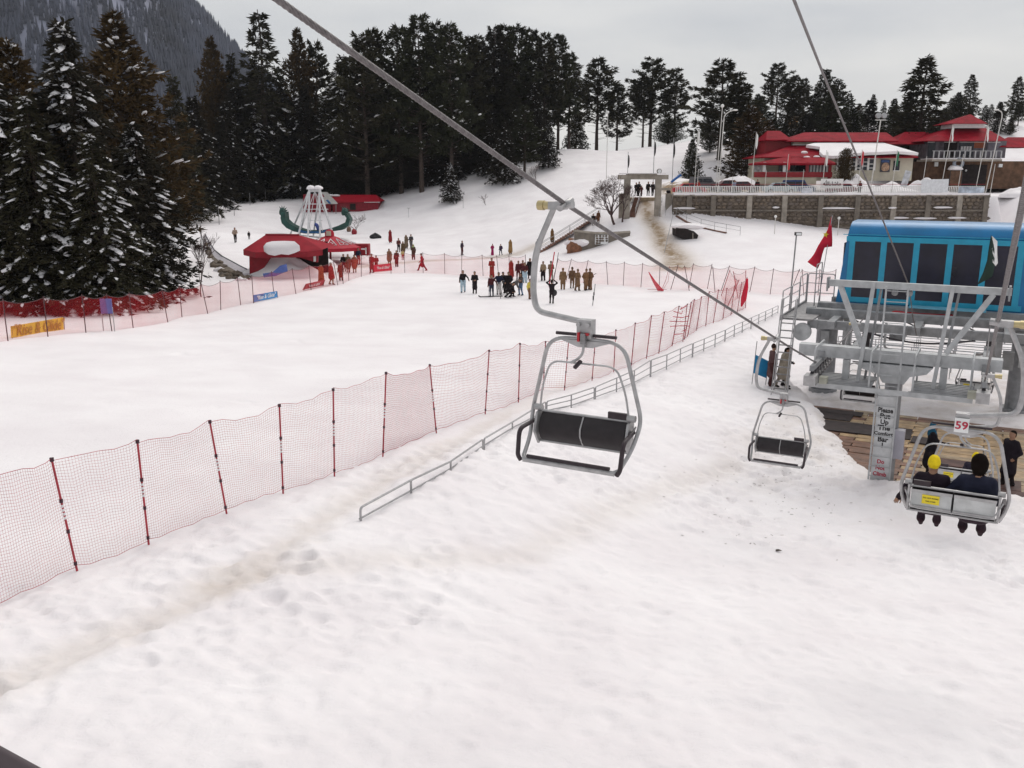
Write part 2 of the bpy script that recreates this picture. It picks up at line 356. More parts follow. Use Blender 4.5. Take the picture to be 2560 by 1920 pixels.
# ---------------------------------------------------------------- far forested mountain and the air in front of it
mb_v = []
def mtn(X, Y):
    u = X / Y
    ridge = np.interp(u, [-1.6, -1.0, -.60, -.47, -.40, -.372, -.345, -.315, -.28, -.22, -.1], [.62, .56, .46, .37, .262, .215, .182, .150, .11, .05, -.03])
    return ridge * 1400 * sstep(Y, 850, 1400) - 40 * (1 - sstep(Y, 850, 1000)) + 30 * (fbm(X * .006, Y * .006, 4, 5) - .5) * sstep(Y, 850, 1200)
uu = np.linspace(-1.5, -.08, 150); yy = np.linspace(800, 1440, 60); YY, UU = np.meshgrid(yy, uu, indexing='ij'); XX = UU * YY; ZZ = mtn(XX, YY)
ZZ[-1] = -60
V = np.stack([XX, YY, ZZ], -1).reshape(-1, 3); ii = np.arange(59 * 149); r_, c_ = ii // 149, ii % 149; q0 = r_ * 150 + c_
me = np_mesh('mountain', V, np.stack([q0, q0 + 1, q0 + 151, q0 + 150], -1)); me.polygons.foreach_set('use_smooth', [True] * len(me.polygons))
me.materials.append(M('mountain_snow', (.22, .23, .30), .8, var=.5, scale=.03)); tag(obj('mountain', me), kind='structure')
n = 34000; u = np.random.uniform(-.72, -.2, n); y = np.sqrt(np.random.uniform(900 ** 2, 1400 ** 2, n)); x = u * y; z = mtn(x, y)
h = np.random.uniform(11, 21, n); w = h * np.random.uniform(.12, .17, n)
cl = fbm(x * .012, y * .012 * .5, 3, 9); keep = cl > np.random.uniform(.12, .50, n); x, y, z, h, w = x[keep], y[keep], z[keep], h[keep], w[keep]; n = len(x)
Vs, Ts = [], []; base = 0
for k0, k1, wk in ((0, .6, 1.), (.35, 1., .62)):
    ring = []
    for k in range(5):
        an = 2 * math.pi * k / 5; ring.append(np.stack([x + w * wk * math.cos(an), y + w * wk * math.sin(an), z + h * k0], -1))
    ap = np.stack([x, y, z + h * k1], -1)
    A = np.stack(ring + [ap], 1).reshape(-1, 3); Vs.append(A); idx = base + np.arange(n)[:, None] * 6
    Ts.append(np.concatenate([np.stack([idx[:, 0] + k, idx[:, 0] + (k + 1) % 5, idx[:, 0] + 5], -1) for k in range(5)])); base += n * 6
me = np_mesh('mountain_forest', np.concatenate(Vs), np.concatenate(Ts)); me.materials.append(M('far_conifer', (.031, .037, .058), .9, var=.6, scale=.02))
tag(obj('mountain_forest', me), 'far off snowy conifer forest covering the grey mountain behind the trees', 'forest', kind='stuff')
# ================================================================ trees
NEEDLE = {k: M('needles_' + k, c, .85, var=.45, scale=.35, spec=.1) for k, c in
          dict(dark=(.035, .032, .018), brown=(.062, .040, .017), green=(.034, .036, .019), black=(.024, .021, .014)).items()}
BARK = M('bark', (.062, .045, .036), .9, var=.4, scale=4, bump=.5, bscale=12)
TSNOW = M('tree_snow', (.84, .83, .85), .7, var=.04, spec=.1)
_ICO = None
def ico():
    global _ICO
    if _ICO is None:
        bm = bmesh.new(); bmesh.ops.create_icosphere(bm, subdivisions=1, radius=1)
        _ICO = (np.array([v.co[:] for v in bm.verts]), np.array([[v.index for v in f.verts] for f in bm.faces])); bm.free()
    return _ICO
def proto_tree(kind, seed, H=20.):
    rng = np.random.default_rng(seed); U = rng.uniform
    Bp, Bd, Bl = [], [], []; spn, spd = [], []; limbs = MB()
    prm = dict(fir=(.05, .50, 7, .30, 1.0), tallfir=(.06, .62, 6, .24, 1.0), pine=(.20, .55, 6, .27, 1.15), openpine=(.34, .60, 6, .27, 1.2),
               cypress=(.03, .48, 8, .30, .95), cedar=(.12, .85, 7, .42, 1.15), shrub=(.02, .45, 8, .45, .9))[kind]
    z0, step, nb, rad, sl = prm
    z = z0 * H
    while z < H * .985:
        t = (z / H - z0) / (1 - z0)
        if kind in ('fir', 'tallfir'): Lr = rad * H * (1 - t) ** .85 * (.55 + .45 * min(1, t * 8 + .4))
        elif kind in ('pine', 'openpine'): Lr = rad * H * .80 * (math.sin(math.pi * (.30 + .67 * t ** .8)) ** .8) * (.62 + .55 * U())
        elif kind == 'cypress': Lr = rad * H * (1 - t ** 1.7) * (.75 + .4 * U()) * .85
        elif kind == 'cedar': Lr = rad * H * (1 - t) ** .7 * (.6 + .5 * U()) * .72
        else: Lr = rad * H * math.sqrt(max(0, 1 - t * t)) * (.8 + .3 * U())
        Lr = max(Lr, .35)
        off = U(0, 6.28)
        for k in range(nb):
            az = off + 6.283 * k / nb + U(-.35, .35); ln = Lr * U(.65, 1.12)
            if kind in ('pine', 'openpine') and U() < .12 + .3 * (t < .25): continue
            d = np.array((math.cos(az), math.sin(az), 0)); zz = z + U(-.5, .5) * step
            rise, droop = dict(fir=(.12, .45), tallfir=(.12, .5), pine=(.25, -.05), openpine=(.3, -.1), cypress=(.65, .1), cedar=(.12, .2), shrub=(.6, .1))[kind]
            S = np.linspace(0, 1, 6); crv = np.array([[0, 0, zz]]) + S[:, None] * d * ln; crv[:, 2] += ln * (rise * S - droop * S ** 2)
            crv += rng.normal(0, .03 * ln, crv.shape) * S[:, None]
            limbs.tube(crv[:5], np.linspace(.035 + .012 * ln, .012, 5), 3, caps=False)
            ns = int(3 + ln * (3.4 if kind in ('fir', 'tallfir', 'cypress', 'shrub') else 4.2)); s0 = .12 if kind not in ('pine', 'openpine') else .28
            ss = U(s0, 1.03, ns) ** .8
            pos = np.stack([np.interp(ss, S, crv[:, i]) for i in range(3)], -1)
            side = np.array((-d[1], d[0], 0)); latw = (1 - ss) * .55 + .1
            pos += side * (U(-1, 1, ns) * latw * ln * .42)[:, None]; pos[:, 2] += U(-.18, .12, ns) * ln * .35
            Bp.append(pos); dd = d * U(.5, 1, ns)[:, None] + side * U(-.9, .9, ns)[:, None]; dd[:, 2] = U(-.45, .35, ns) + (0.25 if kind in ('pine', 'openpine', 'cypress') else -.15); Bd.append(dd)
            for _ in range(4):
                s = U(.35, 1.0); spn.append([np.interp(s, S, crv[:, i]) for i in range(3)]); spd.append((az, ln, (rise - 2 * droop * s)))
        z += step * (.75 + .5 * U()) * (1 if kind != 'cedar' else 1.0)
    Bp = np.concatenate(Bp); Bd = np.concatenate(Bd); Bd /= np.linalg.norm(Bd, axis=1)[:, None]
    N = len(Bp); fan = 5; Bp = np.repeat(Bp, fan, 0); D = np.repeat(Bd, fan, 0) + rng.normal(0, .42, (N * fan, 3)); D /= np.linalg.norm(D, axis=1)[:, None]
    up = rng.normal(0, 1, D.shape); sd = np.cross(D, up); sd /= np.linalg.norm(sd, axis=1)[:, None]
    ln = (U(.38, .8, N * fan) * sl)[:, None]; w = (U(.05, .10, N * fan) * sl)[:, None]
    V = np.stack([Bp - sd * w * .5, Bp + D * ln * .55 - sd * w, Bp + D * ln, Bp + D * ln * .55 + sd * w], 1).reshape(-1, 3)
    Q = np.arange(len(V)).reshape(-1, 4); crown = np_mesh('crown', V, Q)
    iv, it = ico(); snow = []
    for heavy in (0, 1):
        sel = [i for i in range(len(spn)) if U() < ((.9 if heavy else .34) * sstep(vnoise(spn[i][2] * .55 + seed, spd[i][0] * 1.3, seed), .33 if heavy else .35, .75))]
        Vs, Ts = [], []
        for q, i in enumerate(sel):
            az, l, sl_ = spd[i]; a = U(.10, .27) * (1.1 if heavy else .85) * (1 + .08 * l); S3 = np.array((a * U(.8, 2.4), a * U(.5, 1.1), a * U(.22, .55)))
            v = iv * S3 * (1 + U(-.45, .45, (len(iv), 1))); v[:, 2] += sl_ * v[:, 0] * .8
            c, s = math.cos(az), math.sin(az); v = np.stack([v[:, 0] * c - v[:, 1] * s, v[:, 0] * s + v[:, 1] * c, v[:, 2]], -1) + np.array(spn[i]) + (0, 0, .06)
            Vs.append(v); Ts.append(it + q * len(iv))
        m = np_mesh('snow_cover', np.concatenate(Vs), np.concatenate(Ts)); m.polygons.foreach_set('use_smooth', [True] * len(m.polygons)); m.materials.append(TSNOW); snow.append(m)
    for j in range(int(10 if kind in ('pine', 'openpine') else 0)):         # dead lower branches
        zz = U(.12, z0) * H; az = U(0, 6.28); l = U(.8, 2.6); limbs.tube([(0, 0, zz), (math.cos(az) * l, math.sin(az) * l, zz + U(-.2, .5))], [.05, .015], 3, caps=False)
    n = 9; tr = [(.12 * math.sin(i * 1.3 + seed) * i / n, .12 * math.cos(i * 1.1 + seed) * i / n, H * .98 * i / n - (.6 if i == 0 else 0)) for i in range(n + 1)]
    limbs.tube(tr, [(.016 * H) * (1 - .93 * i / n) + .012 for i in range(n + 1)], 8)
    tm = bpy.data.meshes.new('trunk'); tm.from_pydata(limbs.v, [], limbs.f); tm.materials.append(BARK); tm.update()
    return dict(crown=crown, snow=snow, trunk=tm, H=H, mats={})
PROTO = {k: [proto_tree(k, s) for s in ss] for k, ss in dict(fir=(1, 2, 3), tallfir=(4, 5), pine=(6, 7, 8, 15), openpine=(9, 10), cypress=(11, 12), cedar=(13, 14), shrub=(16,)).items()}
def crown_mesh(p, colour):
    if colour not in p['mats']:
        m = p['crown'].copy() if p['mats'] else p['crown']; m.materials.clear(); m.materials.append(NEEDLE[colour]); p['mats'][colour] = m
    return p['mats'][colour]
_tc = 0
def tree(px, py, z, kind, label, colour='dark', snow=0, w=1., group=None, name=None, base=None):
    """top of the tree at photo pixel (px, py), depth z; stands on the ground below that point"""
    global _tc; _tc += 1
    t = P(px, py, z); g = gz(t[0], t[1]); Hh = t[2] - g
    p = PROTO[kind][_tc % len(PROTO[kind])]; s = Hh / p['H']
    r = thing(name or dict(fir='fir_tree', tallfir='fir_tree', pine='pine_tree', openpine='pine_tree', cypress='cypress_tree', cedar='cedar_tree', shrub='evergreen_shrub')[kind], label, 'tree' if kind != 'shrub' else 'shrub', (t[0], t[1], g), random.uniform(0, 6.28), group)
    r.scale = (s * w, s * w, s)
    obj('trunk', p['trunk'], r); obj('crown', crown_mesh(p, colour), r)
    if snow: tag(obj('snow_cover', p['snow'][snow - 1], r), kind='stuff')
    return r
# near left stand
tree(152, 48, 60, 'fir', 'tall fir plastered with snow, its white tip against the mountain', 'black', 2, 1.15)
tree(282, 36, 82, 'cypress', 'broad brown conifer with dome top right of the snow plastered fir', 'brown', 1, 1.25)
tree(18, 92, 66, 'cypress', 'brown conifer cut by the left picture edge, top half way up the mountain', 'brown', 1, 1.0)
tree(62, 235, 57.5, 'fir', 'low dark fir with snow pads above the yellow banner', 'dark', 2, 1.2)
tree(-40, 150, 57.5, 'fir', 'snowy fir leaning in from beyond the left picture edge', 'black', 2, 1.2)
tree(330, 300, 65, 'fir', 'spreading dark fir whose lowest branches reach out over the snow slope', 'black', 2, 1.35)
tree(225, 330, 58.5, 'fir', 'snow dotted fir in front of the broad brown conifer', 'dark', 2, 1.25)
tree(430, 190, 128, 'tallfir', 'slim dark fir in the gap below the mountain ridge', 'dark', 0, 1.1)
tree(525, 88, 165, 'cypress', 'slender brown pointed conifer against the end of the mountain ridge', 'brown', 0, .7)
tree(575, 132, 170, 'tallfir', 'thin fir just left of the tallest fir', 'dark', 0, .9)
tree(645, 14, 164, 'tallfir', 'tallest fir with a ragged open spire reaching almost to the picture top', 'dark', 1, 1.25)
tree(742, 74, 172, 'cypress', 'brown round topped conifer right of the tallest fir', 'brown', 0, .8)
tree(786, 100, 176, 'pine', 'narrow pine half hidden behind the brown round topped conifer', 'dark', 0, .8)
tree(856, 128, 164, 'fir', 'fir with long snow laden drooping boughs under the haul rope', 'dark', 2, 1.2)
tree(560, 250, 158, 'fir', 'dark fir standing behind the snow mound with posts', 'black', 1, 1.2)
tree(480, 240, 140, 'fir', 'wide black fir at the left foot of the snow mound', 'black', 1, 1.3)
FR = 'forest pines behind the dragon ship'
ORD = ['first', 'second', 'third', 'fourth', 'fifth', 'sixth', 'seventh', 'eighth', 'ninth', 'tenth', 'eleventh', 'twelfth', 'thirteenth', 'fourteenth', 'fifteenth']
for i_, (x, y, z, k, sn) in enumerate([(905, 80, 150, 'pine', 1), (930, 72, 154, 'pine', 0), (992, 64, 152, 'pine', 1), (1045, 46, 150, 'pine', 1), (1092, 52, 156, 'pine', 1), (1124, 58, 150, 'pine', 1), (1172, 92, 158, 'pine', 0), (1192, 96, 162, 'pine', 1),
                      (1236, 64, 165, 'pine', 1), (1258, 62, 168, 'pine', 1), (1297, 62, 166, 'pine', 1), (1330, 78, 170, 'pine', 1), (1362, 80, 168, 'pine', 1), (1398, 86, 170, 'pine', 0), (1425, 132, 174, 'pine', 1)]):
    tree(x, y, z, k, ORD[i_] + ' tall pine from the left in the closed forest wall under the haul rope', random.choice(['dark', 'dark', 'green', 'black']), sn, random.uniform(.85, 1.1), FR)
UN = 'forest understorey'
for i in range(46):
    x = random.uniform(-60, 1400) if i > 12 else 470 + i * 72; z = random.uniform(163, 185)
    z = random.uniform(120, 150) if x < 380 else z
    tree(x, random.uniform(170, 330), z, random.choice(['fir', 'fir', 'pine', 'tallfir', 'cypress']), 'dark conifer filling the shade of the forest below the tall tops', random.choice(['black', 'black', 'dark']), random.choice([0, 1, 1, 2]) if x < 1000 else random.choice([0, 1]), random.uniform(1.1, 1.5), UN)
for i in range(20):
    tree(860 + i * 21 + random.uniform(-8, 8), random.uniform(300, 400), random.uniform(158, 164), random.choice(['fir', 'shrub', 'fir']), 'low dark conifer closing the forest foot above the red house', 'black', random.choice([0, 0, 1]), random.uniform(1.3, 1.8), 'forest foot')
tree(1496, 146, 186, 'openpine', 'open crowned pine with a bare tall trunk on the saddle of the hill', 'dark', 0, 1.30)
tree(1442, 255, 182, 'fir', 'small dark fir left of the open crowned pine', 'dark', 0, 1.1)
tree(1546, 214, 184, 'pine', 'shorter pine right of the open crowned pine', 'dark', 0, 1.23)
tree(1632, 148, 190, 'openpine', 'dense round headed pine with several trunks on the hill above the gate', 'dark', 0, 1.37)
tree(1612, 190, 191, 'openpine', 'pine crowded against the left of the round headed pine', 'dark', 0, 1.04)
tree(1692, 170, 190, 'pine', 'slim pine right of the round headed pine above the gate', 'dark', 0, 1.10)
tree(1672, 296, 186, 'shrub', 'dark round shrub between the two hilltop pines', 'green', 0, 1.6)
tree(1810, 146, 150, 'pine', 'big full pine left of the twin lamp on the terrace', 'dark', 0, 1.62)
tree(1856, 205, 148, 'pine', 'pine behind the curved street lamp', 'dark', 0, 1.43)
tree(1880, 262, 138, 'cypress', 'broad brown green conifer at the left end of the restaurant', 'brown', 1, 1.56)
tree(1925, 300, 142, 'cypress', 'bushy conifer touching the left eaves of the restaurant', 'brown', 1, 1.43)
tree(1948, 160, 192, 'openpine', 'round topped pine on the rise left of the slanting cable', 'dark', 0, 1.30)
tree(1990, 188, 195, 'pine', 'pine with thin crown right behind the round topped pine', 'dark', 0, 1.17)
tree(2012, 196, 190, 'pine', 'low pine crown left of where the cable passes', 'dark', 0, 1.17)
tree(2066, 176, 180, 'pine', 'pine directly behind the slanting cable', 'dark', 1, 1.30)
tree(2096, 196, 178, 'pine', 'pine right of the slanting cable', 'dark', 1, 1.37)
tree(2040, 232, 166, 'cedar', 'black cedar hung with snow above the restaurant roof', 'black', 2, 1.43)
tree(2150, 258, 172, 'cypress', 'brown conifer behind the right half of the restaurant roof', 'brown', 0, 1.56)
tree(2185, 236, 176, 'cedar', 'pointed cedar behind the floodlight mast', 'dark', 0, 1.04)
tree(2212, 248, 178, 'tallfir', 'narrow spire next to the pointed cedar', 'dark', 0, 1.1)
tree(2318, 142, 140, 'cedar', 'big layered pine with a thick trunk between the two red roofed houses', 'dark', 0, 1.49)
tree(2270, 240, 146, 'cedar', 'lower cedar leaning on the left of the big layered pine', 'dark', 1, 1.30)
tree(2432, 186, 186, 'cedar', 'feathery cedar behind the peaked red roof', 'dark', 1, 1.23)
tree(2480, 260, 190, 'cedar', 'low cedar behind the right lamp arm', 'dark', 1, 1.56)
tree(2550, 192, 180, 'cedar', 'cedar cut by the right picture edge', 'dark', 0, 1.30)
tree(1732, 346, 138, 'cypress', 'small dark conifer behind the gate disc and flagpole', 'dark', 0, 1.0)
tree(1312, 268, 152, 'pine', 'leafy dark pine standing on the near edge of the hill', 'green', 1, 1.35)
tree(1262, 300, 150, 'fir', 'fir at the front foot of the hill forest', 'black', 1, 1.2)
tree(1372, 300, 156, 'fir', 'drooping snowy fir at the right end of the hill forest', 'black', 1, 1.15)
tree(1340, 250, 162, 'fir', 'dark fir behind the drooping snowy fir', 'black', 1, 1.1)
tree(1228, 290, 156, 'fir', 'black fir above the slope left of the hill', 'black', 1, 1.2)
tree(1126, 406, 146, 'fir', 'single small snow capped tree on the slope left of the hill', 'black', 2, 1.3)
tree(2117, 372, 121, 'shrub', 'small potted looking conifer before the restaurant windows', 'brown', 0, .55)
# bare trees
TWIG = M('twig_bark', (.075, .045, .042), .85, var=.3, scale=6)
def bare_tree(base, H, spread, seed, label, depth=5, name='bare_tree', lean=0, r0=None, nb=4):
    rng = random.Random(seed); t = thing(name, label, 'tree', base); mb = MB(); tk = MB()
    def grow(p, d, ln, r, dep):
        n = 3; pts = [Vector(p)]
        for i in range(n):
            d = (d + Vector((rng.gauss(0, .10), rng.gauss(0, .10), rng.gauss(.03, .06)))).normalized(); pts.append(pts[-1] + d * ln / n)
        (tk if dep == depth else mb).tube(pts, [r * (1 - .35 * i / n) for i in range(n + 1)], 5 if dep > 2 else 3, caps=False)
        if dep == 0: return
        k = nb if dep == depth else rng.choice([2, 3, 3])
        for j in range(k):
            an = rng.uniform(0, 6.28) if dep != depth else 6.28 * j / k + rng.uniform(-.4, .4); sp = rng.uniform(.35, .75) * spread
            o = d.orthogonal().normalized(); o = Matrix.Rotation(an, 3, d) @ o
            nd = (d * math.cos(sp) + o * math.sin(sp)).normalized(); nd.z = abs(nd.z) * .8 + .12
            grow(pts[-1] if j < 2 else pts[-2], nd.normalized(), ln * rng.uniform(.62, .85), max(r * .56, .012), dep - 1)
    r0 = r0 or H * .022
    grow((0, 0, -.2), Vector((lean, 0, 1)).normalized(), H * .30, r0, depth)
    tk.build('trunk', TWIG, t); mb.build('branches', TWIG, t); return t
b = G(1537, 560); bare_tree(b, 6.6, 1.15, 3, 'wide round bare tree on the bank left of the concrete gate', 7, lean=-.4, r0=.17, nb=7)
b = G(1556, 556); bare_tree(b, 5.0, .8, 8, 'narrow bare tree against the left gate pillar', 5, r0=.12, nb=3)
b = G(1214, 512); bare_tree(b, 2.3, 1.2, 5, 'little bare tree alone on the open snow slope', 4, r0=.05)
b = G(890, 582); bare_tree(b, 3.4, 1.1, 6, 'bare tree at the right end of the dragon ship', 5, r0=.07)
b = G(1342, 462); bare_tree(b, 4.2, .7, 12, 'spindly bare sapling below the hill forest', 4, r0=.05)
b = G(503, 742); bare_tree(b, 5.2, .28, 9, 'thin upright bare sapling behind the net left of the stone bank', 5, r0=.05, nb=5)
# ================================================================ chairlift: ropes, chairs
GALV = M('galvanised_steel', (.37, .365, .37), .42, .5, var=.18, scale=9, spec=.5)
GALV_D = M('weathered_steel', (.24, .235, .24), .5, .4, var=.3, scale=6)
STEEL = M('rope_steel', (.15, .135, .138), .5, .35, var=.3, scale=20)
RUBBER = M('black_rubber', (.016, .012, .014), .55, var=.3, scale=8)
PLUM = M('black_pad', (.028, .017, .022), .45, var=.25, scale=8)
BRASS = M('yellow_zinc', (.48, .40, .22), .4, .6, var=.15)
PLATE = M('white_plate', (.72, .73, .73), .5, var=.08)
BACKP = M('back_panel_grey', (.50, .51, .51), .5, .1, var=.15, scale=6)
REDP = M('red_paint', (.45, .02, .03), .45, var=.2)
BLKINK = M('black_print', (.02, .018, .02), .6)
REDINK = M('red_print', (.42, .015, .05), .6)
YEL = M('yellow_plastic', (.78, .62, .03), .5, var=.1)
SHEAVE_Z = -5.72
def rope_z(side, a):
    if side < 0: return float(np.interp(a, [-20, 5.0, 9.64, 24, 27.6, 28.8, 60], [9.15, 1.15, -.32, -4.45, -5.45, SHEAVE_Z, SHEAVE_Z]))
    xs = np.array([-8, 1.0, 13.9, 27.2]); zs = np.array([4.55, 1.75, -1.95, -5.45]); 
    if a > 28.6: return SHEAVE_Z
    if a > 27.2: return float(np.interp(a, [27.2, 28.6], [-5.45, SHEAVE_Z]))
    return float(np.polyval(np.polyfit(xs, zs, 2), a))
CL, CR = -4.46, .14
def rope(side, label, a0=-8, a1=40.):
    c = CL if side < 0 else CR; t = thing('haul_rope', label, 'rope', (0, 0, 0)); A = np.arange(a0, 26, .045); ctr = np.array([L(c, a, rope_z(side, a)) for a in A]); 
    ctr[:, 2] = np.convolve(np.pad(ctr[:, 2], 8, mode='edge'), np.ones(17) / 17, 'valid') if False else ctr[:, 2]
    lat = np.array((CA, -SA, 0)); tv = np.gradient(ctr, axis=0); tv /= np.linalg.norm(tv, axis=1)[:, None]; nv = np.cross(tv, lat)
    for k in range(6):
        ph = 2 * math.pi * k / 6 + A * 2 * math.pi / .34
        pts = ctr + (np.cos(ph)[:, None] * lat + np.sin(ph)[:, None] * nv) * .0160
        n = 5; an = np.arange(n) * 2 * math.pi / n
        V = (pts[:, None] + .0122 * (np.cos(an)[None, :, None] * lat + np.sin(an)[None, :, None] * nv[:, None])).reshape(-1, 3)
        i = np.arange(len(A) - 1)[:, None] * n; kk = np.arange(n)[None]; Q = np.stack([i + kk, i + (kk + 1) % n, i + n + (kk + 1) % n, i + n + kk], -1).reshape(-1, 4)
        m = np_mesh('strand', V, Q); m.polygons.foreach_set('use_smooth', [True] * len(Q)); m.materials.append(STEEL); obj('strand', m, t)
    MB().tube([L(c, a, rope_z(side, a)) for a in np.concatenate([np.arange(26, 30, .35), [34, a1]])], .025, 8).build('far_run', STEEL, t)
rope(-1, 'thick twisted steel haul rope running from upper left down to the station')
rope(1, 'thick twisted haul rope at the right picture edge carrying the ridden chairs', a1=41)
cb = [P(1960, -70, 9.5), P(1985, 0, 11), P(2060, 190, 15), P(2140, 385, 19.3), P(2205, 545, 23.3), P(2250, 658, 26.3), P(2271, 712, 27.7)]
c_ = MB().tube(cb, .022, 6).tube([P(2271, 712, 27.7), P(2275, 735, 27.6), P(2282, 790, 28.2), P(2291, 838, 29.5)], .016, 5)
tag(c_.build('signal_cable', STEEL), 'thin dark cable slanting down to the middle of the tower gantry', 'cable')

def make_chair(label, number=None, hanger_side=-1, name='chairlift_chair'):
    """origin at the grip on the rope; +y is the front of the chair"""
    t = thing(name, label, 'chair', group='chairs on the chairlift'); hs = hanger_side
    g = MB().cyl((-.10 * hs, 0, .0), (.14 * hs, 0, -.02), .055, 10).cyl((0, -.16, .05), (0, .16, -.05), .042, 8).box((.10 * hs, 0, -.02), (.2, .14, .1)); gr = g.build('grip', GALV, t)
    MB().cyl((.16 * hs, 0, -.02), (.28 * hs, 0, -.02), .052, 12).cyl((.28 * hs, 0, -.02), (.36 * hs, 0, -.02), .064, 12).build('grip_spring', BRASS, gr)
    h = fillet([(.14 * hs, 0, -.02), (.40 * hs, 0, -.62), (.43 * hs, 0, -1.15), (.38 * hs, 0, -1.42), (-.28 * hs, 0, -1.52)], .34, 7); MB().tube(h, [.036] * 3 + [.040] * (len(h) - 3), 10).build('hanger', GALV, t)
    pl = MB().box((0, 0, -1.60), (.19, .14, .24)).cyl((-.06, .085, -1.54), (-.06, .115, -1.54), .025, 8).cyl((.06, .085, -1.54), (.06, .115, -1.54), .025, 8)
    pl.prism([(-.36, .03, -1.76), (.36, .03, -1.76), (.1, .03, -1.85), (-.1, .03, -1.85)], (0, -.02, 0)).build('hanger_plate', GALV, t); MB().box((-.05, .09, -1.66), (.05, .03, .03)).box((.05, .10, -1.70), (.03, .04, .12)).build('latch', REDP, t); MB().box((-.01, .10, -1.72), (.06, .05, .14)).build('pivot', GALV_D, t)
    MB().tube([(-.40, .0, -1.69), (.40, .0, -1.69)], .023, 8).build('damper', PLUM, t)
    fr = fillet([(0, 0, -1.74), (.50, 0, -1.76), (.66, -.03, -2.45), (.74, -.04, -2.78), (.69, .12, -3.12), (.64, .40, -3.33), (.58, .46, -3.35)], .3, 7)
    full = [(-p[0], p[1], p[2]) for p in fr[::-1]] + fr[1:]
    MB().tube(full, .026, 10).build('frame', GALV, t)
    MB().tube([(-.62, .46, -3.345), (.62, .46, -3.345)], .024, 10).box((0, .47, -3.36), (1.22, .04, .04)).build('front_bar', GALV, t)
    MB().tube([(-.54, .46, -3.30), (.56, .46, -3.30)], .025, 8).build('bar_pad', PLUM, t)
    S = [(-.62, .0)]  # folded seat: curved shell of two halves
    pr = [(.02, -2.80), (.075, -2.86), (.115, -2.95), (.12, -3.05), (.085, -3.14), (.03, -3.2)]
    for sx in (-1, 1):
        m = MB(); x0, x1 = sx * .008, sx * .575
        V = [(x, y, z) for x in (x0, x1) for y, z in pr] + [(x, y - .035, z) for x in (x0, x1) for y, z in pr]; n = len(pr); Fs = []
        for i in range(n - 1):
            Fs += [(i, i + 1, n + i + 1, n + i), (2 * n + i, 3 * n + i, 3 * n + i + 1, 2 * n + i + 1), (i, 2 * n + i, 2 * n + i + 1, i + 1), (n + i, n + i + 1, 3 * n + i + 1, 3 * n + i)]
        Fs += [(0, n, 3 * n, 2 * n), (n - 1, 3 * n - 1, 4 * n - 1, 2 * n - 1)]
        if sx < 0: Fs = [q[::-1] for q in Fs]
        m.add(V, Fs); m.build('seat_panel', RUBBER, t)
        MB().box((sx * .295, -.03, -3.0), (.56, .02, .30)).build('back_panel', BACKP, t); MB().box((sx * .295, -.045, -2.86), (.57, .014, .05)).box((sx * .295, -.045, -3.13), (.57, .014, .05)).build('back_slat', GALV, t)
        side = MB().prism([(sx * .60, -.08, -2.75), (sx * .60, .10, -2.80), (sx * .60, .17, -3.05), (sx * .60, .05, -3.25), (sx * .60, -.06, -3.15)], (sx * .03, 0, 0)); sp = side.build('side_plate', GALV, t)
        MB().cyl((sx * .58, .02, -2.74), (sx * .68, .02, -2.74), .045, 10).build('hinge', GALV, sp)
        MB().tube(fillet([(sx * .66, .02, -2.92), (sx * .69, .42, -2.95), (sx * .68, .48, -3.30), (sx * .64, .47, -3.37)], .1, 5), .029, 9).build('armrest', PLUM, t)
    f = MB()
    for z, y in ((-2.79, .0), (-3.215, .01)): f.tube([(-.61, y, z), (.61, y, z)], .022, 8)
    f.tube([(0, .03, -2.80), (0, .13, -2.95), (0, .13, -3.05), (0, .03, -3.2)], .012, 5); f.build('seat_frame', GALV, t)
    rb = fillet([(-.60, .03, -2.74), (-.56, .05, -2.42), (-.44, .07, -2.06), (.44, .07, -2.06), (.56, .05, -2.42), (.60, .03, -2.74)], .14, 6)
    r_ = MB().tube(rb, .0135, 8).build('safety_bar', GALV, t)
    MB().tube(fillet([(.0, .06, -1.75), (.0, .08, -1.92), (.06, .09, -2.0), (.16, .08, -2.06)], .05, 4), .018, 8).build('bar_lever', GALV, r_)
    MB().cyl((.03, .08, -2.03), (.05, .2, -2.09), .028, 8).build('lever_grip', PLUM, r_)
    MB().box((-.44 * (-hs if hs else 1) * -1, .0, -2.73), (.24, .04, .085)).build('bump_pad', PLUM, t)
    MB().tube(fillet([(-.66, -.06, -2.86), (-.55, -.13, -3.12), (.55, -.13, -3.12), (.66, -.06, -2.86)], .1, 5), .012, 6).build('back_guard', GALV, t)
    if number:
        b = MB().box((0, -.10, -1.66), (.19, .015, .23)).build('number_plate', PLATE, t)
        text(number, .175, REDINK if number == '59' else M('purple_print', (.09, .06, .12), .6), b, (0, -.112, -1.665), (R(90), 0, 0), 'number', .003)
        y = MB().box((-.30, -.048, -2.98), (.24, .01, .15)).build('warning_sign', YEL, t)
        for i, (s_, tx) in enumerate(((.028, 'DO NOT SWING'), (.028, 'THE CHAIR'))): text(tx, s_, BLKINK, y, (-.30, -.056, -2.955 - .055 * i), (R(90), 0, 0), 'lettering', .001)
    for o in list(t.children):
        if o.name.split('.')[0] not in ('grip', 'hanger'):
            for q in [o] + list(o.children_recursive): 
                if q.name.split('.')[0] not in ('number', 'lettering'): q.data.transform(Matrix.Translation((-.3 * hs, 0, 0)))
                else: q.location.x -= .3 * hs
    t.scale = (.97, 1, .9)
    return t
def hang(ch, side, a, front):
    c = CL if side < 0 else CR; ch.location = tuple(L(c, a, rope_z(side, a))); ch.rotation_euler = (0, 0, LIFT_ROT + (math.pi if front < 0 else 0)); return ch
